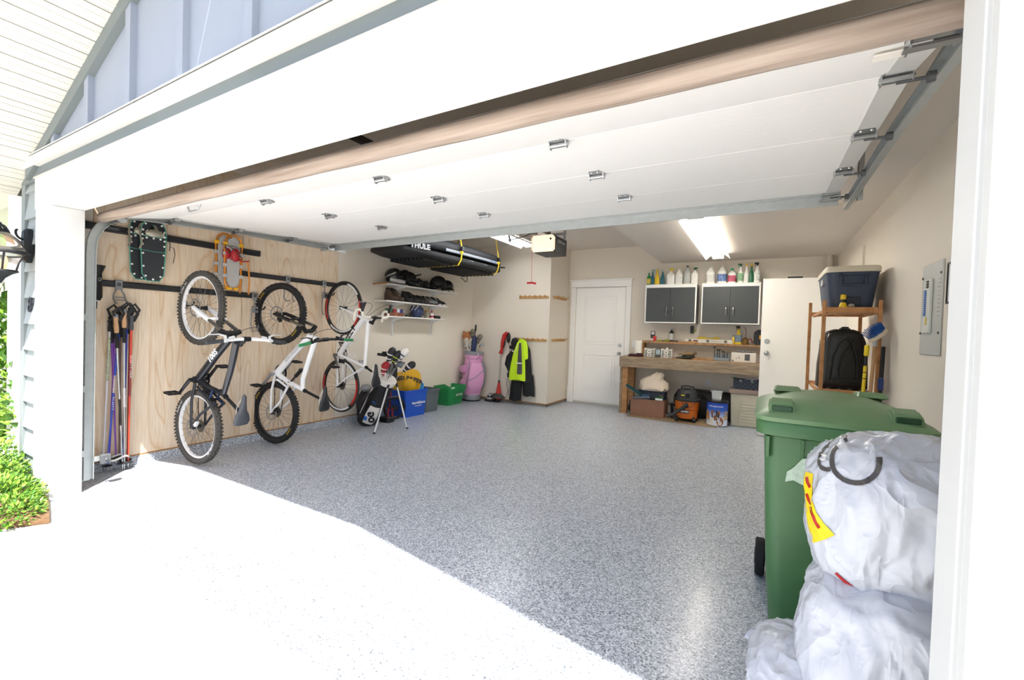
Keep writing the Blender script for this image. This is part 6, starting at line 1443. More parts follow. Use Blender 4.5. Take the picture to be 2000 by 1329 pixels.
MB().prism([(-.95, Z2), (-.62, Z2), (-.62, Z2+.10), (-.68, Z2+.10), (-.72, Z2+.082), (-.80, Z2+.082), (-.84, Z2+.10), (-.90, Z2+.10), (-.95, Z2+.09)], 7.855, 7.865, Matrix(((1,0,0,0),(0,0,1,0),(0,1,0,0),(0,0,0,1)))).build('plate', mat('square_yellow', '#d3b326', .5), o, smooth=False)
MB().box((-.95, 7.845, Z2), (-.62, 7.854, Z2+.02)).build('fence', MATS['square_yellow'], o, bevel=.002)
bottle('oil_bottle', 'slim yellow bottle with black cap on bench shelf', 0, .145, .04, yl, ('c', bkp), 'square', None, 7.82, Z2, -.415, 'yellow bottles on bench shelf')
bottle('spray_bottle', 'yellow spray bottle with black trigger head on bench shelf', 0, .285, .10, yl, ('s', bkp, -1), 'taper', mat('print_bluewhite', '#6f7d8c', .5, var=.4, vscale=30), 7.85, Z2, -.345, 'yellow bottles on bench shelf')
o = root('oil_can', 'amber oil can with thin red spout on bench shelf', 'oil can', (-.245, 7.85, Z2))
MB().lathe([(.04, 0), (.045, .008), (.045, .07), (.03, .095), (.012, .11)], 18, T(-.245, 7.85, Z2)).build('body', mat('amber', '#7a5a28', .25, .3), o)
MB().tube(bez((-.245, 7.85, Z2+.11), (-.24, 7.85, Z2+.22), (-.235, 7.85, Z2+.26), (-.275, 7.85, Z2+.265), 10), [.005]*11, 6).build('spout', mat('spout_copper', '#8f5b52', .4, .4), o)
MB().tube([(-.205, 7.85, Z2+.085), (-.17, 7.85, Z2+.09), (-.155, 7.85, Z2+.06), (-.145, 7.85, Z2+.02)], .009, 8).build('lever', mat('lever_red', '#96343d', .45), o)
o = root('tool_case', 'black hard tool case with yellow label at bench shelf end', 'tool case', (.08, 7.86, Z2))
MB().prism([(-.13, Z2+.03), (-.11, Z2), (.30, Z2), (.32, Z2+.03), (.32, Z2+.2), (.29, Z2+.235), (.12, Z2+.235), (.11, Z2+.25), (.03, Z2+.25), (.02, Z2+.235), (-.08, Z2+.235), (-.13, Z2+.19)], 7.80, 7.93, Matrix(((1,0,0,0),(0,0,1,0),(0,1,0,0),(0,0,0,1)))).build('shell', mat('case_black', '#242526', .55), o, bevel=.008)
MB().box((-.055, 7.795, Z2+.09), (.20, 7.80, Z2+.15)).build('label_plate', mat('case_yellow', '#e0991e', .45), o, bevel=.002)
text('case_lettering', 'DEWALT', .052, frame((.072, 7.794, Z2+.12), (1, 0, 0), (0, -1, 0)), black_m, o, bold=.002)
# ---- things on the bench top
yB = 7.66
o = root('paper_towel_roll', 'white paper towel roll standing on workbench', 'paper towel', (-1.885, 7.74, Z1))
MB().lathe([(.02, 0), (.066, .002), (.068, .01), (.068, .265), (.066, .27), (.02, .27)], 24, T(-1.885, 7.74, Z1)).build('roll', mat('towel_white', '#e6e3dc', .9, bump=.2, bscale=60), o)
MB().lathe([(.0195, .002), (.0195, .275)], 14, T(-1.885, 7.74, Z1)).build('core', cb, o)
o = root('maroon_pouch', 'folded maroon cloth pouch at left end of workbench', 'pouch', (-1.88, 7.56, Z1))
MB().rrect((-2.0, 7.50), (-1.76, 7.62), Z1+.001, Z1+.04, .03, top=.9).build('body', mat('maroon_cloth', '#3a1a22', .85, bump=.2), o, bevel=.01)
MB().rrect((-1.86, 7.51), (-1.77, 7.60), Z1+.041, Z1+.058, .02, top=.9).build('flap', MATS['maroon_cloth'], o, bevel=.005)
small_box('spray_can', 'small light blue can beside the drawer unit', 'can', (-1.755, 7.62, Z1), (-1.725, 7.65, Z1+.095), (('cap', (-1.752, 7.623, Z1+.096), (-1.728, 7.647, Z1+.118), black_m),), mat('can_blue', '#4ea3c4', .4), .006)
def drawers(label, x):
    d = root('drawer_unit', label, 'drawer unit', (x, 7.6, Z1), group='small white drawer units')
    w, h, dp = .165, .155, .14; y0 = 7.53; wm = mat('drawer_white', '#dcdad2', .45)
    MB().box((x-w/2, y0, Z1), (x-w/2+.008, y0+dp, Z1+h)).box((x+w/2-.008, y0, Z1), (x+w/2, y0+dp, Z1+h)).box((x-w/2+.008, y0, Z1), (x+w/2-.008, y0+dp, Z1+.006)).box((x-w/2+.008, y0, Z1+h-.028), (x+w/2-.008, y0+dp, Z1+h-.014)).box((x-w/2+.008, y0+dp-.006, Z1+.006), (x+w/2-.008, y0+dp, Z1+h-.028)).build('casing', wm, d, smooth=False)
    for k in range(2):
        z = Z1+.009+k*.058
        q = MB().box((x-w/2+.011, y0-.004, z), (x+w/2-.011, y0+.12, z+.053)).build('drawer', mat('drawer_clear', '#8b8f86', .25), d, bevel=.003)
        MB().box((x-.032, y0-.009, z+.002), (x+.032, y0-.004, z+.051)).build('drawer_face', wm, q, bevel=.002)
        MB().rrect((-.017, -.008), (.017, .008), 0, .002, .007, M=frame((x, y0-.009, z+.027), (1, 0, 0), (0, -1, 0))).build('finger_slot', dkt, q)
drawers('left white two drawer unit on workbench', -1.645); drawers('right white two drawer unit on workbench', -1.375)
small_box('clear_container', 'clear container of screws between the drawer units', 'container', (-1.55, 7.56, Z1), (-1.47, 7.66, Z1+.14), (('inner_tray', (-1.545, 7.556, Z1+.06), (-1.475, 7.56, Z1+.13), mat('tray_blue', '#8ca0ac', .3)), ('base_label', (-1.545, 7.556, Z1+.01), (-1.475, 7.56, Z1+.045), dkt)), mat('container_clear', '#7d8482', .2), .005)
tag(MB().lathe([(.018, 0), (.02, .004), (.018, .022), (.012, .026)], 14, T(-1.375, 7.60, Z1+.1435)).build('plastic_tub', lett_w), 'tiny white tub on the right drawer unit', 'tub')  # loose little white cap standing on the drawer unit
def gloves():
    lm = mat('glove_leather', '#7c684a', .9, bump=.4, bscale=40); dm = mat('glove_dark', '#2f332f', .9)
    for i, (x, z, m, lab) in enumerate(((-1.07, Z1+.03, dm, 'dark work glove lying under the leather one'), (-1.04, Z1+.085, lm, 'brown leather work glove heaped on workbench'))):
        g = root('work_glove', lab, 'glove', (x, 7.6, Z1), group='work gloves')
        blob(MB(), (x+.0, 7.58, z), (.085, .06, .035), .2, 20+i, flatb=Z1+.001 if i == 0 else None).build('palm', m, g)
        for k in range(4): MB().tube([(x-.06, 7.545+k*.022, z), (x-.12, 7.54+k*.022, z-.006), (x-.165+.012*abs(k-1.5), 7.54+k*.022, z-.015)], [.014, .0125, .009], 8).build('finger', m, g)
        MB().tube([(x-.01, 7.535, z), (x-.05, 7.50, z-.005), (x-.085, 7.49, z-.012)], [.016, .014, .010], 8).build('thumb', m, g)
        MB().tube([(x+.06, 7.58, z), (x+.12, 7.585, z+.022)], [.045, .05], 12, flat=.5).build('cuff', m, g)
gloves()
o = root('wood_board', 'short brown board lying on workbench', 'board', (-.82, 7.65, Z1)); MB().box((-.97, 7.56, Z1), (-.66, 7.75, Z1+.03)).build('lower_board', pineh, o, bevel=.002); MB().box((-.94, 7.58, Z1+.0305), (-.68, 7.75, Z1+.05)).build('upper_board', old_wood, o, bevel=.002)
o = root('drill_bit_stand', 'grey metal stand of graded forstner bits on workbench', 'drill bit stand', (-.55, 7.62, Z1))
MB().box((-.68, 7.57, Z1), (-.44, 7.66, Z1+.05)).build('base', mat('stand_grey', '#7d868b', .4, .4), o, bevel=.003)
MB().box((-.66, 7.64, Z1+.05), (-.44, 7.655, Z1+.11)).build('back_plate', MATS['stand_grey'], o, bevel=.002)
for i, (x, hh, r) in enumerate(((-.66, .225, .02), (-.615, .19, .02), (-.585, .185, .017), (-.54, .165, .015), (-.515, .15, .012), (-.475, .135, .011))):
    MB().tube([(x, 7.60, Z1+.05), (x, 7.60, Z1+hh-.03), (x, 7.60, Z1+hh-.028), (x, 7.60, Z1+hh)], [.006, .006, r, r*.9], 12).build('drill_bit', dkt, o)
o = carton('white_carton', 'long white printed carton on workbench', 'carton', (-.415, 7.57, Z1), (-.085, 7.72, Z1+.145), mat('carton_white', '#d6d1c6', .6), MATS['carton_white'])
MB().box((-.235, 7.566, Z1+.03), (-.165, 7.5685, Z1+.125)).build('print_picture', mat('print_dark', '#4a4a4c', .6, var=.5, vscale=60), o, smooth=False)
MB().box((-.405, 7.566, Z1+.012), (-.385, 7.5685, Z1+.032)).build('print_mark', dkt, o, smooth=False)
for i in range(4): MB().box((-.39+i*.035, 7.566, Z1+.05), (-.37+i*.035, 7.5685, Z1+.052+.02*(i % 3))).build('print_text', gyp, o, smooth=False)
o = root('socket_tray', 'dark tray of sockets lying on the white carton', 'tray', (-.25, 7.645, Z1+.147))
MB().box((-.35, 7.60, Z1+.148), (-.12, 7.70, Z1+.16)).build('tray', dkt, o, bevel=.003)
for i in range(6): MB().cyl((-.33+i*.038, 7.65, Z1+.16), (-.33+i*.038, 7.65, Z1+.175), .014, n=10).build('socket', steel_m, o)
# ---- under the bench
o = root('floor_mat', 'flat tan cardboard sheet on floor under the workbench', 'mat', (-1.2, 7.4, 0)); MB().add([(-1.90,7.16,.002),(-.55,7.10,.002),(-.52,7.70,.002),(-1.88,7.72,.002),(-1.90,7.16,.006),(-.55,7.10,.006),(-.52,7.70,.006),(-1.88,7.72,.006)], [(3,2,1,0),(4,5,6,7),(0,1,5,4),(1,2,6,5),(2,3,7,6),(3,0,4,7)]).build('sheet', mat('mat_tan', '#8d785a', .9, var=.2, vscale=20), o, smooth=False)
def card_box():
    c = root('cardboard_box', 'brown cardboard box full of tools under workbench', 'box', (-1.59, 7.45, .007)); cm = mat('cardboard', '#8a6450', .8, var=.06)
    x0, x1, y0, y1, z1 = -1.86, -1.33, 7.28, 7.62, .29
    for nm, a, b in (('front_wall', (x0, y0, .007), (x1, y0+.006, z1)), ('back_wall', (x0, y1-.006, .007), (x1, y1, z1)), ('side_wall', (x0, y0+.006, .007), (x0+.006, y1-.006, z1)), ('side_wall', (x1-.006, y0+.006, .007), (x1, y1-.006, z1)), ('base', (x0+.006, y0+.006, .007), (x1-.006, y1-.006, .014))): MB().box(a, b).build(nm, cm, c, bevel=.001)
    MB().rrect((-.045, -.015), (.045, .015), 0, .001, .014, M=frame((x1+.0005, 7.45, .20), (0, 1, 0), (1, 0, 0))).build('hand_hole', dkt, c)
    t = root('toolbox', 'navy plastic toolbox resting on the cardboard box', 'toolbox', (-1.5, 7.45, .292))
    tm = mat('toolbox_navy', '#1d2938', .5)
    MB().rrect((-1.76, 7.36), (-1.34, 7.58), .292, .40, .02).build('body', tm, t, bevel=.006)
    MB().rrect((-1.77, 7.35), (-1.335, 7.59), .401, .425, .02).build('lid', tm, t, bevel=.005)
    MB().box((-1.42, 7.346, .31), (-1.36, 7.36, .37)).build('latch', mat('latch_tan', '#5d4b38', .6), t, bevel=.003)
    b = root('canvas_sack', 'cream canvas sack heaped on the navy toolbox', 'sack', (-1.55, 7.47, .426))
    cv = mat('canvas_cream', '#c9bcab', .85, bump=.3, bscale=10)
    rings = []
    for i, (z, w, d, dx) in enumerate(((.428, .23, .13, .01), (.45, .255, .15, .01), (.49, .25, .15, .0), (.55, .21, .13, -.02), (.59, .15, .11, -.03), (.62, .12, .09, .0), (.66, .10, .06, .05), (.70, .07, .035, .07), (.725, .03, .02, .07))):
        rings.append([V((-1.54+dx+w*cos(t)*(1+.4*noise.noise(V((cos(t)*1.5, sin(t)*1.5, z*7)))), 7.47+d*sin(t)*(1+.5*noise.noise(V((sin(t)*2, z*9, 3)))), z+.06*noise.noise(V((cos(t)*3, sin(t)*3, z*4)))*(i > 0))) for t in [2*pi*k/30 for k in range(30)]])
    MB().loft(rings).build('cloth', cv, b)
    MB().tube([(-1.60, 7.385, .62), (-1.58, 7.39, .66), (-1.56, 7.41, .69)], .012, 6, flat=.3).build('lime_tag', lime, b)
    s = root('hand_saw', 'hand saw with green blade leaning beside the cardboard box', 'saw', (-1.86, 7.3, .3))
    MB().add([(-1.97,7.34,.475),(-1.66,7.30,.30),(-1.70,7.30,.395),(-1.95,7.34,.515),(-1.97,7.345,.475),(-1.66,7.305,.30),(-1.70,7.305,.395),(-1.95,7.345,.515)], [(0,1,2,3),(7,6,5,4),(0,4,5,1),(1,5,6,2),(2,6,7,3),(3,7,4,0)]).build('blade', mat('saw_green', '#22484a', .35, .4), s, smooth=False)
    MB().tube([(-1.97, 7.342, .47), (-1.66, 7.302, .295)], .004, 5).build('tooth_edge', steel_m, s)
    MB().rrect((-1.72, 7.32), (-1.58, 7.35), .28, .36, .012).build('handle', mat('saw_blue', '#3a5a80', .45), s, bevel=.008)
    g = root('caulking_gun', 'grey and blue caulking gun lying on box edge', 'tool', (-1.68, 7.31, .3))
    MB().cyl((-1.80, 7.27, .305), (-1.56, 7.30, .32), .022, n=12).build('barrel', mat('gun_grey', '#57616d', .4, .4), g)
    MB().tube([(-1.57, 7.30, .32), (-1.55, 7.30, .28), (-1.57, 7.30, .24)], .012, 8).build('trigger', black_m, g)
    MB().cyl((-1.80, 7.27, .305), (-1.85, 7.265, .30), .008, .003, 8).build('nozzle', MATS['saw_blue'], g)
    k = carton('small_carton', 'small white and green carton on the cardboard box edge', 'carton', (-1.47, 7.285, .293), (-1.36, 7.345, .335), lett_w, gn)
card_box()
def shop_vac():
    v = root('shop_vacuum', 'orange shop vacuum with black lid under workbench', 'vacuum', (-1.0, 7.36, .007))
    c = T(-1.0, 7.38, .007); om = mat('vac_orange', '#c4641a', .42); bm = mat('vac_black', '#26282a', .5)
    MB().lathe([(.145, .05), (.155, .06), (.165, .19), (.175, .20), (.18, .30), (.183, .305), (.183, .325)], 32, c).build('tank', om, v)
    MB().lathe([(.188, .32), (.192, .33), (.19, .352), (.165, .37), (.15, .44), (.12, .49), (.06, .51), (.01, .515)], 32, c).build('lid', bm, v)
    MB().tube([(-1.09, 7.38, .49), (-1.09, 7.36, .545), (-1.0, 7.36, .56), (-.91, 7.37, .545), (-.90, 7.38, .49)], .013, 8).build('carry_handle', bm, v)
    MB().cyl((-.975, 7.235, .43), (-.975, 7.20, .42), .03, n=16).build('switch', black_m, v)
    MB().box((-1.07, 7.222, .41), (-1.02, 7.236, .43)).build('label_yellow', mat('vac_yellow', '#d9c21c', .5), v, bevel=.002)
    for a in (-2.45, -.75, .8, 2.3):
        x, y = -1.0+.175*cos(a), 7.38+.175*sin(a)
        w = MB().cyl((x-.018, y, .042), (x+.018, y, .042), .034, n=14).build('caster', black_m, v); MB().cbox((x*.75-.25, y*.75+1.845, .075), (.06, .06, .05)).build('caster_bracket', bm, w, bevel=.008)
    MB().box((-1.075, 7.203, .15), (-.945, 7.214, .20)).build('badge', black_m, v, bevel=.003)
    text('badge_lettering', 'RIDGID', .036, frame((-1.01, 7.2015, .175), (1, 0, 0), (0, -1, 0)), lett_w, v, bold=.0015)
    h = MB().tube([(-.99, 7.20, .27), (-1.06, 7.17, .21), (-1.16, 7.14, .13), (-1.26, 7.14, .085)], [.034, .026, .026, .03], 12); h.build('wand', bm, v)
    MB().tube([(-1.0, 7.195, .27), (-.96, 7.19, .285)], [.036, .034], 12).build('wand_end', bm, v)
    MB().tube(bez((-1.09, 7.22, .36), (-1.0, 7.17, .25), (-.94, 7.17, .16), (-.86, 7.22, .34), 12), .004, 6).build('power_cord', black_m, v)
shop_vac()
def duffel():
    d = root('duffel_bag', 'black duffel bag lying behind the shop vacuum', 'bag', (-.92, 7.8, 0))
    dm = mat('duffel_black', '#292728', .8, bump=.15)
    MB().loft([[V((x, 7.80+.13*k*cos(t), .24+.235*k*sin(t)+dz)) for t in [2*pi*j/20 for j in range(20)]] for x, k, dz in ((-1.26, .75, -.06), (-1.2, .95, -.01), (-.95, 1, .0), (-.65, .98, -.005), (-.38, .96, -.005), (-.32, .8, -.04))]).build('body', dm, d)
    MB().tube([(-1.15, 7.72, .42), (-.9, 7.71, .47), (-.5, 7.71, .45)], .012, 6, flat=.4).build('zip_band', mat('duffel_trim', '#4a3a36', .7), d)
    MB().tube([(-1.05, 7.69, .3), (-1.0, 7.64, .4), (-.8, 7.64, .41), (-.72, 7.69, .3)], .012, 6).build('handle_strap', dm, d)
duffel()
def dog_tin():
    t = root('dog_food_tin', 'round blue dog food tin printed with dogs', 'tin', (-.565, 7.36, 0))
    cx_, cy_, R, h = -.565, 7.36, .148, .37
    C = T(cx_, cy_, 0)
    MB().lathe([(R-.004, .002), (R, .008), (R, h)], 36, C).build('drum', mat('tin_dark', '#23262c', .4, .3), t)
    MB().lathe([(R+.004, h-.012), (R+.006, h+.006), (R-.004, h+.014), (.02, h+.016)], 36, C).build('lid', black_m, t)
    def wrapM(p, r): a = -pi/2-.08+p.x/R; return V((cx_+r*cos(a), cy_+r*sin(a), p.y))
    def patch(name, x0, x1, z0, z1, m, r):
        n = 16; mb = MB(); rings = [[wrapM(V((x0+(x1-x0)*i/n, z)), r+dr) for z, dr in ((z0, 0), (z1, 0), (z1, -.0015), (z0, -.0015))] for i in range(n+1)]
        return mb.loft(rings).build(name, m, t)
    m, nt, b = newmat('tin_print'); tc = N(nt, 'ShaderNodeTexCoord'); sp = N(nt, 'ShaderNodeSeparateXYZ'); nt.links.new(tc.outputs['Object'], sp.inputs[0])
    nt.links.new(ramp(nt, sp.outputs[2], [(.0, '#dfe3e6'), (.12, '#c8d4e8'), (.24, '#2f5fc0'), (.36, '#123fb0')]), b.inputs['Base Color']); b.inputs['Roughness'].default_value = .3
    patch('printed_wrap', -.21, .21, .012, h-.02, m, R+.0012)
    def dog(x, z, w, hh, c1, c2, ears):
        def ov(ax, az, rw, rh, c, r, nm):
            n = 14; pts = [V((ax+rw*cos(2*pi*k/n), az+rh*sin(2*pi*k/n), 0)) for k in range(n)]
            MB().loft([[wrapM(p, r) for p in pts], [wrapM(p, r+.0008) for p in pts]]).build(nm, mat('print_'+c.strip('#'), c, .4), t)
        for s in (-1, 1): ov(x+s*w*.85, z+hh*.55*ears, w*.35, hh*.5, c2 if ears > 0 else c1, R+.0014, 'print_ear')
        ov(x, z, w, hh, c1, R+.0022, 'print_head'); ov(x, z-hh*.35, w*.5, hh*.45, c2, R+.003, 'print_muzzle'); ov(x, z-hh*.22, w*.16, hh*.12, '#1a1718', R+.0038, 'print_nose')
        for s in (-1, 1): ov(x+s*w*.38, z+hh*.25, w*.1, hh*.09, '#1a1718' if c1 != '#25282f' else '#9a6a3a', R+.0032, 'print_eye')
    dog(.0, .165, .055, .075, '#25282f', '#8d5a38', 1); dog(-.145, .165, .05, .075, '#b07a3e', '#c99a62', -1); dog(.16, .17, .045, .07, '#b3946a', '#cdb794', -1); dog(-.085, .072, .058, .062, '#d9d6cf', '#eceae6', 1); dog(.065, .08, .05, .065, '#9a5b33', '#e6e1da', 1)
    text('tin_lettering', "TIM'S DOG FOOD", .026, Matrix.Identity(4), lett_w, t, wrap=lambda p: wrapM(V((p.x, p.y+.30)), R+.002+p.z), depth=.0004, bold=.0008)
    s = root('steel_pan', 'square stainless pan sitting on the dog food tin', 'pan', (-.565, 7.36, h+.017))
    z0 = h+.0165
    def sq(a, z): return [V((-.575+sx*a, 7.35+sy*a, z)) for sx, sy in ((-1,-1),(1,-1),(1,1),(-1,1))]
    MB().loft([sq(.06, z0+.004), sq(.06, z0), sq(.072, z0+.125), sq(.085, z0+.127), sq(.085, z0+.13), sq(.07, z0+.13), sq(.058, z0+.004)], cap=False).add(sq(.0585, z0+.003), [(0, 1, 2, 3)]).build('pan', mat('stainless', '#c9c6bd', .28, .9), s)
    MB().box((-.67, 7.34, z0+.126), (-.66, 7.36, z0+.131)).build('rim_tab', MATS['stainless'], s)
dog_tin()
def taupe_bin():
    b = root('storage_bin', 'beige bin with taupe lid and louvred front panel', 'bin', (-.22, 7.55, 0)); bm = mat('bin_beige', '#b9b4a0', .5); lm = mat('bin_taupe', '#8c7a70', .5)
    x0, x1, y0, y1 = -.41, .06, 7.42, 7.75
    MB().loft([[V((x0+.03, y0+.02, .004)), V((x1-.03, y0+.02, .004)), V((x1-.03, y1-.02, .004)), V((x0+.03, y1-.02, .004))], [V((x0+.012, y0+.005, .50)), V((x1-.012, y0+.005, .50)), V((x1-.012, y1-.005, .50)), V((x0+.012, y1-.005, .50))]]).build('body', bm, b, bevel=.008)
    MB().rrect((x0-.01, y0-.015), (x1+.01, y1+.01), .501, .565, .015).build('lid', lm, b, bevel=.006)
    for i in range(8):
        z = .03+i*.045; k = i*.004
        MB().box((-.28-.0+k, y0+.0-.004+.014-.0018*i, z), (.02, y0+.02-.0018*i, z+.038)).build('louvre', bm, b, bevel=.003)
    k = root('woven_basket', 'dark woven basket sitting on the beige bin', 'basket', (-.19, 7.56, .567)); wm = mat('weave_navy', '#2b3340', .6); w2 = mat('weave_slate', '#404a58', .6)
    X0, X1, Y0, Y1 = -.375, -.005, 7.46, 7.68; z0, h = .567, .155
    MB().box((X0+.008, Y0+.008, z0), (X1-.008, Y1-.008, z0+.01)).build('base', wm, k, smooth=False)
    for a, b_ in (((X0+.008, Y0+.008), (X1-.008, Y0+.014)), ((X0+.008, Y1-.014), (X1-.008, Y1-.008)), ((X0+.008, Y0+.014), (X0+.014, Y1-.014)), ((X1-.014, Y0+.014), (X1-.008, Y1-.014))): MB().box((a[0], a[1], z0+.01), (b_[0], b_[1], z0+h-.01)).build('wall_panel', wm, k, smooth=False)
    for i in range(10):
        for j in range(5):
            x = X0+.002+i*.0366; z = z0+.004+j*.03
            if (i+j) % 2 == 0: MB().box((x, Y0+.0, z), (x+.034, Y0+.0078, z+.027)).build('weave_strip', w2, k, bevel=.002)
            else: MB().box((x+.004, Y0+.003, z-.002), (x+.030, Y0+.0079, z+.029)).build('weave_strip', wm, k, bevel=.002)
    for x in (-.27, -.12): MB().torus((x, Y0-.002, z0+.125), (0, 1, 0), .014, .004, 16, 6).build('eyelet', steel_m, k)
    p = root('silk_plant', 'green leaves poking from the woven basket', 'plant', (-.34, 7.52, .62))
    for i in range(6):
        a = -2.6+i*.35; d = V((cos(a), sin(a)*.4-.1, .25)); c = V((-.34, 7.52, .715)); n_ = V((-d.y, d.x, .2)).normalized()
        MB().add([c, c+d*.05+n_*.02, c+d*.09, c+d*.05-n_*.02], [(0, 1, 2), (0, 2, 3)]).build('leaf', dgn, p, smooth=False)
    MB().tube([(-.33, 7.54, .58), (-.335, 7.53, .66), (-.34, 7.52, .72)], .005, 6).build('stem', dgn, p)
    t = root('white_bowl', 'white bowl resting in the woven basket', 'bowl', (-.14, 7.57, .69)); MB().lathe([(.03, 0), (.07, .02), (.085, .05), (.08, .052), (.03, .01)], 20, T(-.14, 7.57, .685)).build('bowl', lett_w, t); MB().lathe([(.03, -.004), (.03, 0)], 16, T(-.14, 7.57, .685)).build('foot_ring', lett_w, t)
    c = root('cloth_bundle', 'brown cloth bundle behind the woven basket', 'cloth', (.03, 7.6, .567)); blob(MB(), (.03, 7.60, .62), (.04, .08, .05), .3, 31, flatb=.567).build('cloth', mat('cloth_brown', '#40352b', .9), c); blob(MB(), (.03, 7.58, .665), (.03, .05, .02), .3, 33).build('fold', MATS['cloth_brown'], c)
taupe_bin()
o = root('dark_bag', 'dark bag tucked between bench leg and cardboard box', 'bag', (-1.93, 7.6, 0)); blob(MB(), (-1.93, 7.62, .11), (.055, .10, .115), .25, 41, flatb=.003).build('body', dkt, o); MB().tube([(-1.93, 7.56, .2), (-1.93, 7.6, .25), (-1.93, 7.65, .2)], .008, 6).build('handle', black_m, o)
o = root('black_hose', 'black hose end between box and shop vacuum', 'hose', (-1.24, 7.5, .02)); MB().tube([(-1.30, 7.46, .24), (-1.2, 7.48, .245), (-1.1, 7.58, .25)], .022, 10).tube([(-1.25, 7.50, .02), (-1.24, 7.49, .12), (-1.25, 7.475, .225)], .02, 10).build('tube', black_m, o); MB().box((-1.28, 7.55, .01), (-1.2, 7.60, .18)).build('grey_block', gyp, o, bevel=.004)
# ================================================================ right side: rack, cooler, panel
cedar = mat_wood('rack_cedar', '#c28e5c', '#b07c4c', '#8f5f36', (3, 3, 3), 3, .6)
def rack():
    r = root('wooden_rack', 'slatted reddish wooden rack against the right wall', 'rack', (.64, 5.05, 0))
    x0, x1, y0, y1 = .43, .835, 4.6, 5.45
    for x, y, zt in ((x0, y0, 1.68), (x1-.028, y0, 1.68), (x0-.035, y1, 1.72), (x1-.028, y1, 1.72)): MB().box((x, y, 0), (x+.028, y+.03, zt)).build('post', cedar, r, bevel=.003)
    for z in (1.60, .90):
        MB().box((x0+.029, y0, z-.025), (x1-.029, y0+.022, z+.022)).build('front_rail', cedar, r, bevel=.002)
        MB().box((x0-.006, y1, z-.02), (x1-.029, y1+.02, z+.022)).build('rear_rail', cedar, r, bevel=.002)
        for x in (x0+.002, x1-.028): MB().box((x, y0+.031, z-.03), (x+.02, y1-.002, z-.002)).build('side_rail', cedar, r, bevel=.002)
        for i in range(5):
            xa = x0+.025+i*.075
            MB().box((xa, y0+.024, z-.001), (xa+.058, y1-.002, z+.012)).build('slat', cedar, r, bevel=.002)
rack()
def cooler():
    c = root('cooler', 'navy cooler with cream lid on top of wooden rack', 'cooler', (.64, 5.0, 1.615)); nm = mat('cooler_navy', '#333d52', .5); lm = mat('cooler_cream', '#cdc5b2', .5)
    x0, x1, y0, y1, z0 = .455, .825, 4.66, 5.36, 1.614
    def rr(e, z): return [V((x, y, z)) for x, y in rrpoly((x0+e, y0+e), (x1-e, y1-e), .06, 4)]
    MB().loft([rr(.045, z0), rr(.035, z0+.01), rr(.012, z0+.22), rr(.0, z0+.31)]).build('body', nm, c)
    MB().loft([rr(-.008, z0+.311), rr(-.01, z0+.345), rr(-.002, z0+.362), rr(.02, z0+.366)]).build('lid', lm, c)
    MB().box((.55, y0-.022, z0+.19), (.565, y0+.02, z0+.30)).build('handle_side', nm, c, bevel=.003); MB().box((.715, y0-.022, z0+.19), (.73, y0+.02, z0+.30)).build('handle_side', nm, c, bevel=.003); MB().box((.55, y0-.024, z0+.19), (.73, y0-.008, z0+.206)).build('handle_grip', nm, c, bevel=.003)
    MB().box((.535, y0-.022, z0+.28), (.745, y0+.02, z0+.306)).build('handle_mount', nm, c, bevel=.004)
    MB().box((.60, y0+.02, z0+.03), (.70, y0+.034, z0+.10)).build('drain_recess', mat('cooler_dark', '#232a3a', .5), c, bevel=.003)
    MB().box((x0-.004, 4.95, z0+.23), (x0+.006, 5.05, z0+.28)).build('badge', lblw, c, bevel=.001)
cooler()
o = root('nozzle', 'yellow and black hose nozzle on front edge of rack', 'nozzle', (.575, 4.62, 1.612)); Mz = T(.575, 4.632, 1.6125)
MB().lathe([(.030, 0), (.032, .01), (.024, .035), (.018, .05)], 12, Mz).build('petal_base', yl, o); MB().lathe([(.017, .05), (.015, .075)], 12, Mz).build('neck', black_m, o); MB().lathe([(.019, .075), (.021, .08), (.019, .115), (.012, .118)], 12, Mz).build('cap', yl, o)
o = root('glass_knob', 'small clear plastic knob beside the yellow nozzle', 'knob', (.632, 4.63, 1.612)); MB().lathe([(.012, 0), (.012, .008), (.026, .018), (.022, .034), (.01, .04)], 14, T(.632, 4.632, 1.6125)).build('dome', mat('clear_dull', '#b9b3a2', .2, trans=.3), o); MB().lathe([(.014, -.0005), (.014, .004)], 14, T(.632, 4.632, 1.6125)).build('base_ring', gyp, o)
def hard_case():
    c = root('hard_case', 'black moulded plastic case standing on lower rack shelf', 'case', (.61, 4.8, .913)); bm = mat('case_shell', '#201f1d', .35)
    def sec(y, k, dz=0): 
        pts = [(-.165, .0), (.165, .0), (.162, .2), (.142, .42), (.115, .50), (.06, .525), (-.06, .525), (-.115, .50), (-.142, .42), (-.162, .2)]
        return [V((.612+px*k*1.1, y, .914+.26+(pz-.26)*k+dz)) for px, pz in pts]
    MB().loft([sec(4.98, .9), sec(4.93, 1), sec(4.80, 1), sec(4.76, .93), sec(4.745, .8)]).build('shell', bm, c, bevel=.012, seg=2)
    MB().tube([(.52, 4.742, .99), (.535, 4.735, 1.2), (.575, 4.735, 1.33), (.62, 4.735, 1.37), (.665, 4.735, 1.33), (.70, 4.735, 1.2), (.715, 4.742, .99)], .008, 6).build('raised_arch', bm, c)
    MB().tube([(.585, 4.742, 1.03), (.575, 4.74, 1.08), (.60, 4.74, 1.22), (.65, 4.74, 1.29)], .006, 6).build('inner_arch', bm, c)
    MB().box((.54, 4.738, .985), (.74, 4.744, 1.01)).build('strap', black_m, c, bevel=.002)
    MB().box((.585, 4.78, 1.425), (.655, 4.88, 1.462)).build('carry_handle', black_m, c, bevel=.012, seg=2)
hard_case()
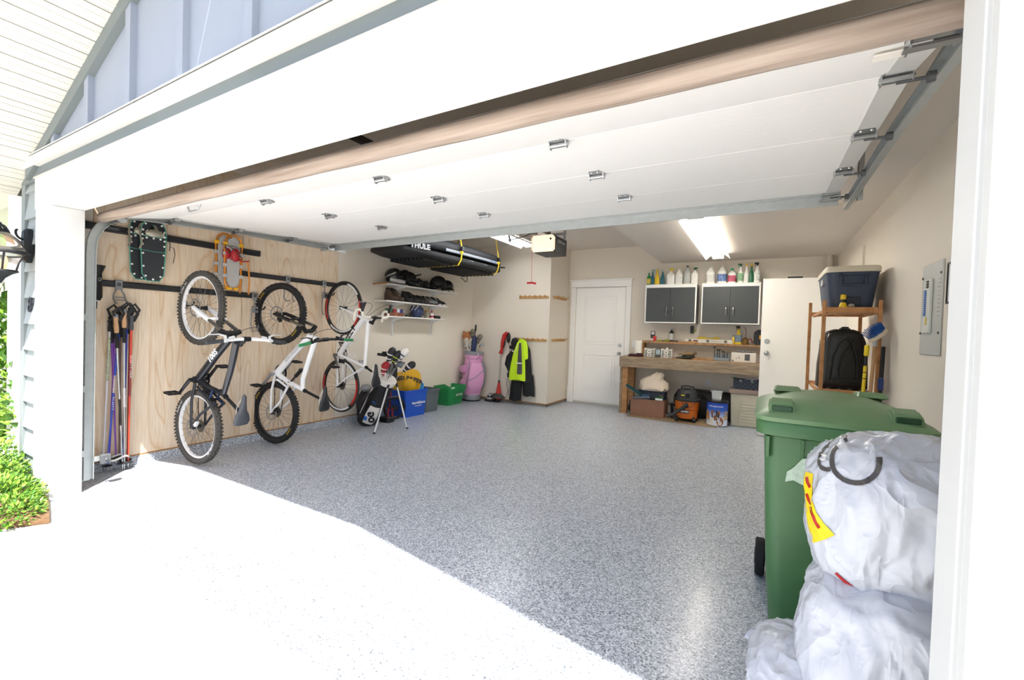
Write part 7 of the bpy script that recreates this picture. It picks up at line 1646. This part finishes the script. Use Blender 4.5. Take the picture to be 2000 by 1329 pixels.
def brush_():
    b = root('scrub_brush', 'long handled brush with blue bristles leaning on rack', 'brush', (.74, 4.4, 0))
    a, t = V((.70, 4.32, .02)), V((.775, 4.48, 1.36)); d = (t-a).normalized()
    MB().tube([a, t], .013, 10).build('handle', mat_wood('handle_wood', '#b58f68', '#a37c55', '#83603d', (4, 4, 1), 3), b)
    MB().tube([t-d*.06, t], .016, 10).build('ferrule', steel_m, b)
    n = V((-.62, -.45, .64)).normalized(); u = V((.65, -.1, .75)); u = (u-n*u.dot(n)).normalized(); w = n.cross(u)
    c = t+V((.012, .0, .035))
    M = Matrix((u, w, n)).transposed().to_4x4(); M.translation = c
    MB().loft([[M @ V((.075*k*cos(q), .04*k*sin(q), z)) for q in [2*pi*j/20 for j in range(20)]] for k, z in ((.85, -.02), (1, -.012), (1, .012), (.93, .018))]).build('brush_head', mat('brush_cream', '#cbbfa8', .6), b)
    br_ = MB()
    for i in range(-6, 7):
        for j in range(-3, 4):
            x, y = i*.0105, j*.0105
            if (x/.07)**2+(y/.037)**2 > 1: continue
            q = V((x*1.15, y*1.2, .075+rng.uniform(-.006, .006)))
            br_.tube([M @ V((x, y, .017)), M @ q], [.0045, .0028], 5)
    o = br_.build('bristles', mat('bristle_blue', '#1f5aa6', .6), b); o['kind'] = 'stuff'
    y = root('extension_pole', 'yellow telescopic pole with black bands leaning on rack', 'pole', (.68, 4.4, 0))
    a, t = V((.665, 4.36, .01)), V((.728, 4.50, 1.31)); d = (t-a).normalized()
    MB().tube([a, t-d*.17], .0125, 12).build('outer_tube', mat('pole_yellow', '#e3c61e', .4), y); MB().tube([t-d*.17, t-d*.09], .011, 12).build('black_collar', black_m, y); MB().tube([t-d*.09, t-d*.08, t-d*.01, t], [.012, .017, .017, .012], 12).build('yellow_tip', MATS['pole_yellow'], y)
    for q in (.22, .27, .55): MB().tube([t-d*q, t-d*(q+.006)], .0132, 12).build('ring_mark', black_m, y)
    k = root('black_pole', 'dark pole with blue clip beside the scrub brush', 'pole', (.8, 4.5, 0)); MB().tube([(.80, 4.45, .005), (.85, 4.60, 1.30)], .014, 10).build('tube', black_m, k)
    for z in (.95, .75): MB().box((.815, 4.50, z), (.845, 4.56, z+.10)).build('clip', mat('clip_navy', '#2c3f78', .5), k, bevel=.005)
brush_()
def elec_panel():
    e = root('breaker_panel', 'grey electrical breaker panel on the right wall', 'electrical panel', (XR, 3.6, 1.5)); gm = mat('panel_grey', '#bdbfba', .45); lm = mat('panel_light', '#d6d8d1', .4); x = XR
    MB().box((x-.012, 3.418, 1.264), (x, 3.787, 1.828)).build('cover', gm, e, bevel=.006)
    MB().box((x-.03, 3.56, 1.40), (x-.0125, 3.68, 1.73)).build('breaker_frame', lm, e, bevel=.004)
    for i in range(12): MB().box((x-.036, 3.615, 1.505+i*.0135), (x-.0305, 3.645, 1.515+i*.0135)).build('breaker', mat('breaker_blue', '#2d6ab8', .4), e, bevel=.001)
    for i in range(3): MB().box((x-.036, 3.58, 1.675+i*.016), (x-.0305, 3.61, 1.687+i*.016)).build('main_breaker', dkt, e, bevel=.001)
    MB().box((x-.033, 3.59, 1.45), (x-.0305, 3.605, 1.495)).build('yellow_tag', yl, e)
    for y in (3.455, 3.735):
        for i in range(10): MB().box((x-.0145, y-.022, 1.50+i*.024), (x-.0123, y+.022, 1.502+i*.024)).build('index_line', mat('index_brown', '#8b7a6a', .6), e)
    for y, z in ((3.435, 1.75), (3.77, 1.75), (3.435, 1.40), (3.77, 1.40)): MB().cyl((x-.012, y, z), (x-.017, y, z), .007, n=8).build('screw', dkt, e)
    n = root('notice_frame', 'dark framed notice beyond the breaker panel nearest the jamb', 'frame', (XR, 3.25, 1.68)); MB().box((x-.008, 3.20, 1.56), (x, 3.345, 1.79)).build('board', lett_w, n, bevel=.001)
    for a, b in (((x-.014, 3.335, 1.56), (x-.0085, 3.345, 1.79)), ((x-.014, 3.20, 1.56), (x-.0085, 3.21, 1.79)), ((x-.014, 3.211, 1.56), (x-.0085, 3.334, 1.57)), ((x-.014, 3.211, 1.78), (x-.0085, 3.334, 1.79))): MB().box(a, b).build('frame_strip', black_m, n)
    s = root('wall_bracket', 'white triangular shelf bracket on the right wall above cooler', 'bracket', (XR, 6.0, 2.2)); wm = mat('bracket_wire', '#d9d4c8', .5)
    MB().add([(x-.012, 5.85, 2.02), (x-.012, 6.35, 2.02), (x-.012, 5.85, 2.32), (x-.003, 5.85, 2.02), (x-.003, 6.35, 2.02), (x-.003, 5.85, 2.32)], [(0, 1, 2), (5, 4, 3), (0, 3, 4, 1), (1, 4, 5, 2), (2, 5, 3, 0)]).build('plate', wm, s, smooth=False); MB().box((x-.02, 5.84, 2.0), (x, 5.855, 2.35)).build('upright', wm, s, bevel=.002)
    g = root('wire_grid', 'white wire grid panel leaning behind the black case', 'grid', (.5, 6.2, 0)); w_ = mat('grid_grey', '#9a9c98', .4, .5)
    for i in range(8): MB().tube([(.575+i*.02, 6.3, .0), (.575+i*.02, 6.3, 1.35)], .003, 5).build('wire', w_, g)
    for i in range(26): MB().tube([(.57, 6.297, .03+i*.052), (.72, 6.297, .03+i*.052)], .003, 5).build('wire', w_, g)
elec_panel()
# ================================================================ wheelie bin and white bags in the doorway
def wheelie():
    b = root('wheelie_bin', 'dark green wheelie bin standing just inside the opening', 'wheelie bin', (.32, 2.65, 0))
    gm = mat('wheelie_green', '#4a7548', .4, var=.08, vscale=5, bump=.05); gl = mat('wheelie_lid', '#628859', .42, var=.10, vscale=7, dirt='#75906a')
    x0, x1, y0, y1 = .0, .60, 2.28, 3.0
    def rr(e, z, r=.06, ey=None): 
        ey = e if ey is None else ey
        return [V((x, y, z)) for x, y in rrpoly((x0+e, y0+ey), (x1-e, y1-ey*.3), r, 4)]
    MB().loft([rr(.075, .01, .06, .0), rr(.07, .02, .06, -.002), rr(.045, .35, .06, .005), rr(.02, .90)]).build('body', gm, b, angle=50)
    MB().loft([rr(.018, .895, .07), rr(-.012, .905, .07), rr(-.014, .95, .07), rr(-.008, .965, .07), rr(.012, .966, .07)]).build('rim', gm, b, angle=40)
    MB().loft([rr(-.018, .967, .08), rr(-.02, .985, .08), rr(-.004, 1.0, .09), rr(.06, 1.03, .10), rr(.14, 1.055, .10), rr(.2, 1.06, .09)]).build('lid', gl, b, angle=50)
    for xa in (.03, .46):       # lid handles on the front edge
        MB().loft([[V((xa, y0+.015, 1.0)), V((xa+.11, y0+.015, 1.0)), V((xa+.11, y0+.11, 1.02)), V((xa, y0+.11, 1.02))], [V((xa+.008, y0+.04, 1.045)), V((xa+.102, y0+.04, 1.045)), V((xa+.102, y0+.12, 1.062)), V((xa+.008, y0+.12, 1.062))]]).build('lid_handle', gl, b, bevel=.008, seg=2)
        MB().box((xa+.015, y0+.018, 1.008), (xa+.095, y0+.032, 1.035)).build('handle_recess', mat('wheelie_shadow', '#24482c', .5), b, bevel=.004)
    for xa in (.06, .42):       # raised hinge bosses at the back
        MB().loft([[V((xa, y1-.22, 1.055)), V((xa+.13, y1-.22, 1.055)), V((xa+.13, y1-.06, 1.03)), V((xa, y1-.06, 1.03))], [V((xa+.01, y1-.17, 1.078)), V((xa+.12, y1-.17, 1.078)), V((xa+.12, y1-.06, 1.07)), V((xa+.01, y1-.06, 1.07))]]).build('lid_boss', gl, b, bevel=.006)
    for x in (x0+.03, x0+.16, x0+.30, x1-.16): MB().add([(x, y0+.005, .896), (x+.012, y0+.005, .896), (x+.012, y0+.012, .80), (x, y0+.012, .80), (x, y0+.04, .896), (x+.012, y0+.04, .896), (x+.012, y0+.04, .80), (x, y0+.04, .80)], [(0,1,2,3),(7,6,5,4),(0,4,5,1),(1,5,6,2),(2,6,7,3),(3,7,4,0)]).build('rim_gusset', gm, b)
    for x in (x0+.03, x1-.03):
        w = MB().cyl((x-.024, 2.86, .102), (x+.024, 2.86, .102), .10, n=28).build('wheel', blackr_m, b, bevel=.008); MB().cyl((x-.027, 2.86, .102), (x+.027, 2.86, .102), .045, n=20).build('hub', mat('hub_dark', '#303236', .5), w)
    MB().cyl((x0+.02, 2.86, .102), (x1-.02, 2.86, .102), .012, n=10).build('axle', steel_m, b)
    # torn paper sticker on the front
    pts = [(.0, 0), (.03, .012), (.06, .0), (.10, -.01), (.105, .03), (.095, .05), (.10, .075), (.085, .09), (.078, .115), (.06, .11), (.045, .09), (.035, .075), (.022, .06), (.005, .045)]
    MB().prism(pts, 0, .0012, frame((.108, 2.282, .705), (1, 0, 0), (0, -1, .06))).build('torn_sticker', mat('sticker_pale', '#c9dcc4', .6, var=.12, vscale=50), b, smooth=False)
wheelie()
def mat_bag():
    m, nt, b = newmat('bag_film'); b.inputs['Base Color'].default_value = (*hx('#c9ccd4'), 1); b.inputs['Roughness'].default_value = .3
    tc = N(nt, 'ShaderNodeTexCoord'); last = None
    for sc_, st, di, stx in ((6, .9, .03, (1, 1, .4)), (14, .5, .012, (1, 1, .5))):
        mp = N(nt, 'ShaderNodeMapping'); mp.inputs['Scale'].default_value = stx; mp.inputs['Rotation'].default_value = (.5, .4, .3); nt.links.new(tc.outputs['Object'], mp.inputs[0])
        n = N(nt, 'ShaderNodeTexNoise'); n.inputs['Scale'].default_value = sc_; n.inputs['Detail'].default_value = 1.5; n.inputs['Distortion'].default_value = .6; nt.links.new(mp.outputs[0], n.inputs['Vector'])
        s1 = N(nt, 'ShaderNodeMath', operation='SUBTRACT'); s1.inputs[1].default_value = .5; nt.links.new(n.outputs[0], s1.inputs[0])
        ab = N(nt, 'ShaderNodeMath', operation='ABSOLUTE'); nt.links.new(s1.outputs[0], ab.inputs[0])
        bp = N(nt, 'ShaderNodeBump'); bp.invert = True; bp.inputs['Strength'].default_value = st; bp.inputs['Distance'].default_value = di*3; nt.links.new(ab.outputs[0], bp.inputs['Height'])
        if last: nt.links.new(last, bp.inputs['Normal'])
        last = bp.outputs[0]
    nt.links.new(last, b.inputs['Normal']); return m
bagm = mat_bag()
def crumple(c, r, seed, M=None, nu=96, nv=64, amp=.10, flatb=None, sq=.75, top=None):
    rings = []
    off = V((seed*3.7, seed*1.9, seed*5.3))
    for i in range(nv+1):
        th = pi*(i+.02)/(nv+.04); row = []
        for j in range(nu):
            ph = 2*pi*j/nu; cx_, sx_ = cos(ph), sin(ph)
            d = V((math.copysign(abs(sin(th)*cx_)**sq, cx_), math.copysign(abs(sin(th)*sx_)**sq, sx_), -math.copysign(abs(cos(th))**sq, cos(th))))
            q = V((sin(th)*cx_, sin(th)*sx_, -cos(th)))
            k = 1+amp*.8*noise.noise(q*1.3+off)
            u = V((q.x+.5*q.z, q.y-.3*q.z, q.z))
            for f, a, sx2 in ((1.5, .75, .6), (3.0, .34, .5), (6.0, .2, .45)):
                wv = V((u.x*f, u.y*f, u.z*f*sx2))+off+V((noise.noise(q*.9+off), noise.noise(q*1.1-off), 0))*.8
                k += amp*a*(.5-min(1, abs(noise.noise(wv))*1.7)**.8)
            p = V((c[0]+r[0]*d.x*k, c[1]+r[1]*d.y*k, c[2]+r[2]*d.z*k))
            if flatb is not None and p.z < flatb: p.z = flatb+.004*abs(noise.noise(q*8))
            row.append(p)
        rings.append(row)
    return MB().loft(rings, True, M=M)
def surf_strip(name, parent, pts, wid, m, tgt, lift=.003):
    """film print laid on the bag mesh: sample points are dropped onto the mesh from the bag's open side"""
    from mathutils.bvhtree import BVHTree
    bv = BVHTree.FromPolygons([WM[tgt] @ v.co for v in tgt.data.vertices], [tuple(p.vertices) for p in tgt.data.polygons])
    n0 = len(pts); wl = wid if isinstance(wid, list) else [wid]*n0
    P2 = []
    for i in range(n0-1):
        for k in range(4): t = k/4; P2.append((V(pts[i])*(1-t)+V(pts[i+1])*t, wl[i]*(1-t)+wl[i+1]*t))
    P2.append((V(pts[-1]), wl[-1])); n = len(P2); D = V((.30, 1.0, -.12)).normalized(); rows = []
    for i, (p, w) in enumerate(P2):
        t = (P2[min(i+1, n-1)][0]-P2[max(i-1, 0)][0]).normalized(); nn = V((-t.y, t.x)); row = []
        for s in range(7):
            q = p+nn*w*(s/6-.5); o = V((q.x, 1.83, q.y))-D*.9; h = bv.ray_cast(o, D); row.append(h[0])
        rows.append(row)
    mb = MB(); L = -D*lift
    for r0, r1 in zip(rows, rows[1:]):
        for k in range(6):
            q = [r0[k], r0[k+1], r1[k+1], r1[k]]
            if any(p is None for p in q) or max((a-b).length for a in q for b in q) > .12: continue
            mb.add([p+L for p in q]+[p+L*.4 for p in q], [(0, 1, 2, 3), (7, 6, 5, 4), (0, 4, 5, 1), (1, 5, 6, 2), (2, 6, 7, 3), (3, 7, 4, 0)])
    if mb.v: return mb.build(name, m, parent)
def bags():
    t = root('plastic_bag', 'big white plastic bag with yellow print on top of pile', 'bag', (.42, 1.85, .6), group='white plastic bags by the right jamb')
    body = crumple((.415, 1.83, .775), (.262, .25, .265), 3, amp=.13).build('film', bagm, t, angle=180)
    blk = mat('print_black', '#4a4644', .4); ylw = mat('print_yellow', '#f2d40c', .4); red_ = mat('print_red', '#b8201c', .4)
    def arc2(cx, cz, r, a0, a1, rz=1): return [(cx+r*cos(a0+(a1-a0)*i/16), cz+r*rz*sin(a0+(a1-a0)*i/16)) for i in range(17)]
    surf_strip('printed_loop', t, arc2(.30, .955, .065, 2.7, 6.6), .014, blk, body)
    surf_strip('printed_loop', t, arc2(.222, .945, .036, 1.9, 5.2), .013, blk, body)
    surf_strip('printed_loop', t, arc2(.235, .985, .032, .5, 3.4), .009, blk, body)
    surf_strip('yellow_print', t, [(.165, .88), (.168, .84), (.175, .80), (.19, .76), (.21, .725), (.235, .695)], [.03, .04, .045, .05, .07, .085], ylw, body, .004)
    for x, z in ((.168, .85), (.178, .80), (.195, .765), (.212, .74)): surf_strip('red_letter', t, [(x-.008, z+.015), (x, z), (x+.012, z-.012)], .010, red_, body, .006)
    surf_strip('red_stripe', t, [(.27, .60), (.29, .585), (.315, .572)], .010, red_, body, .004)
    m = root('plastic_bag', 'white plastic bag in the middle of the pile by jamb', 'bag', (.42, 1.75, .3), group='white plastic bags by the right jamb')
    crumple((.43, 1.78, .36), (.29, .29, .285), 8, amp=.13).build('film', bagm, m, angle=180)
    MB().tube([(.40, 1.80, .56), (.42, 1.80, .60), (.45, 1.81, .62)], [.05, .02, .035], 10).build('tied_neck', bagm, m)
    l = root('plastic_bag', 'white plastic bag on the floor at bottom left of pile', 'bag', (.2, 1.85, 0), group='white plastic bags by the right jamb')
    crumple((.24, 1.80, .15), (.25, .26, .17), 15, amp=.12, flatb=.003).build('film', bagm, l, angle=180)
    MB().tube([(.05, 1.86, .20), (.02, 1.87, .22), (.0, 1.88, .225)], [.06, .03, .04], 10, flat=.5).build('bunched_corner', bagm, l)
bags()
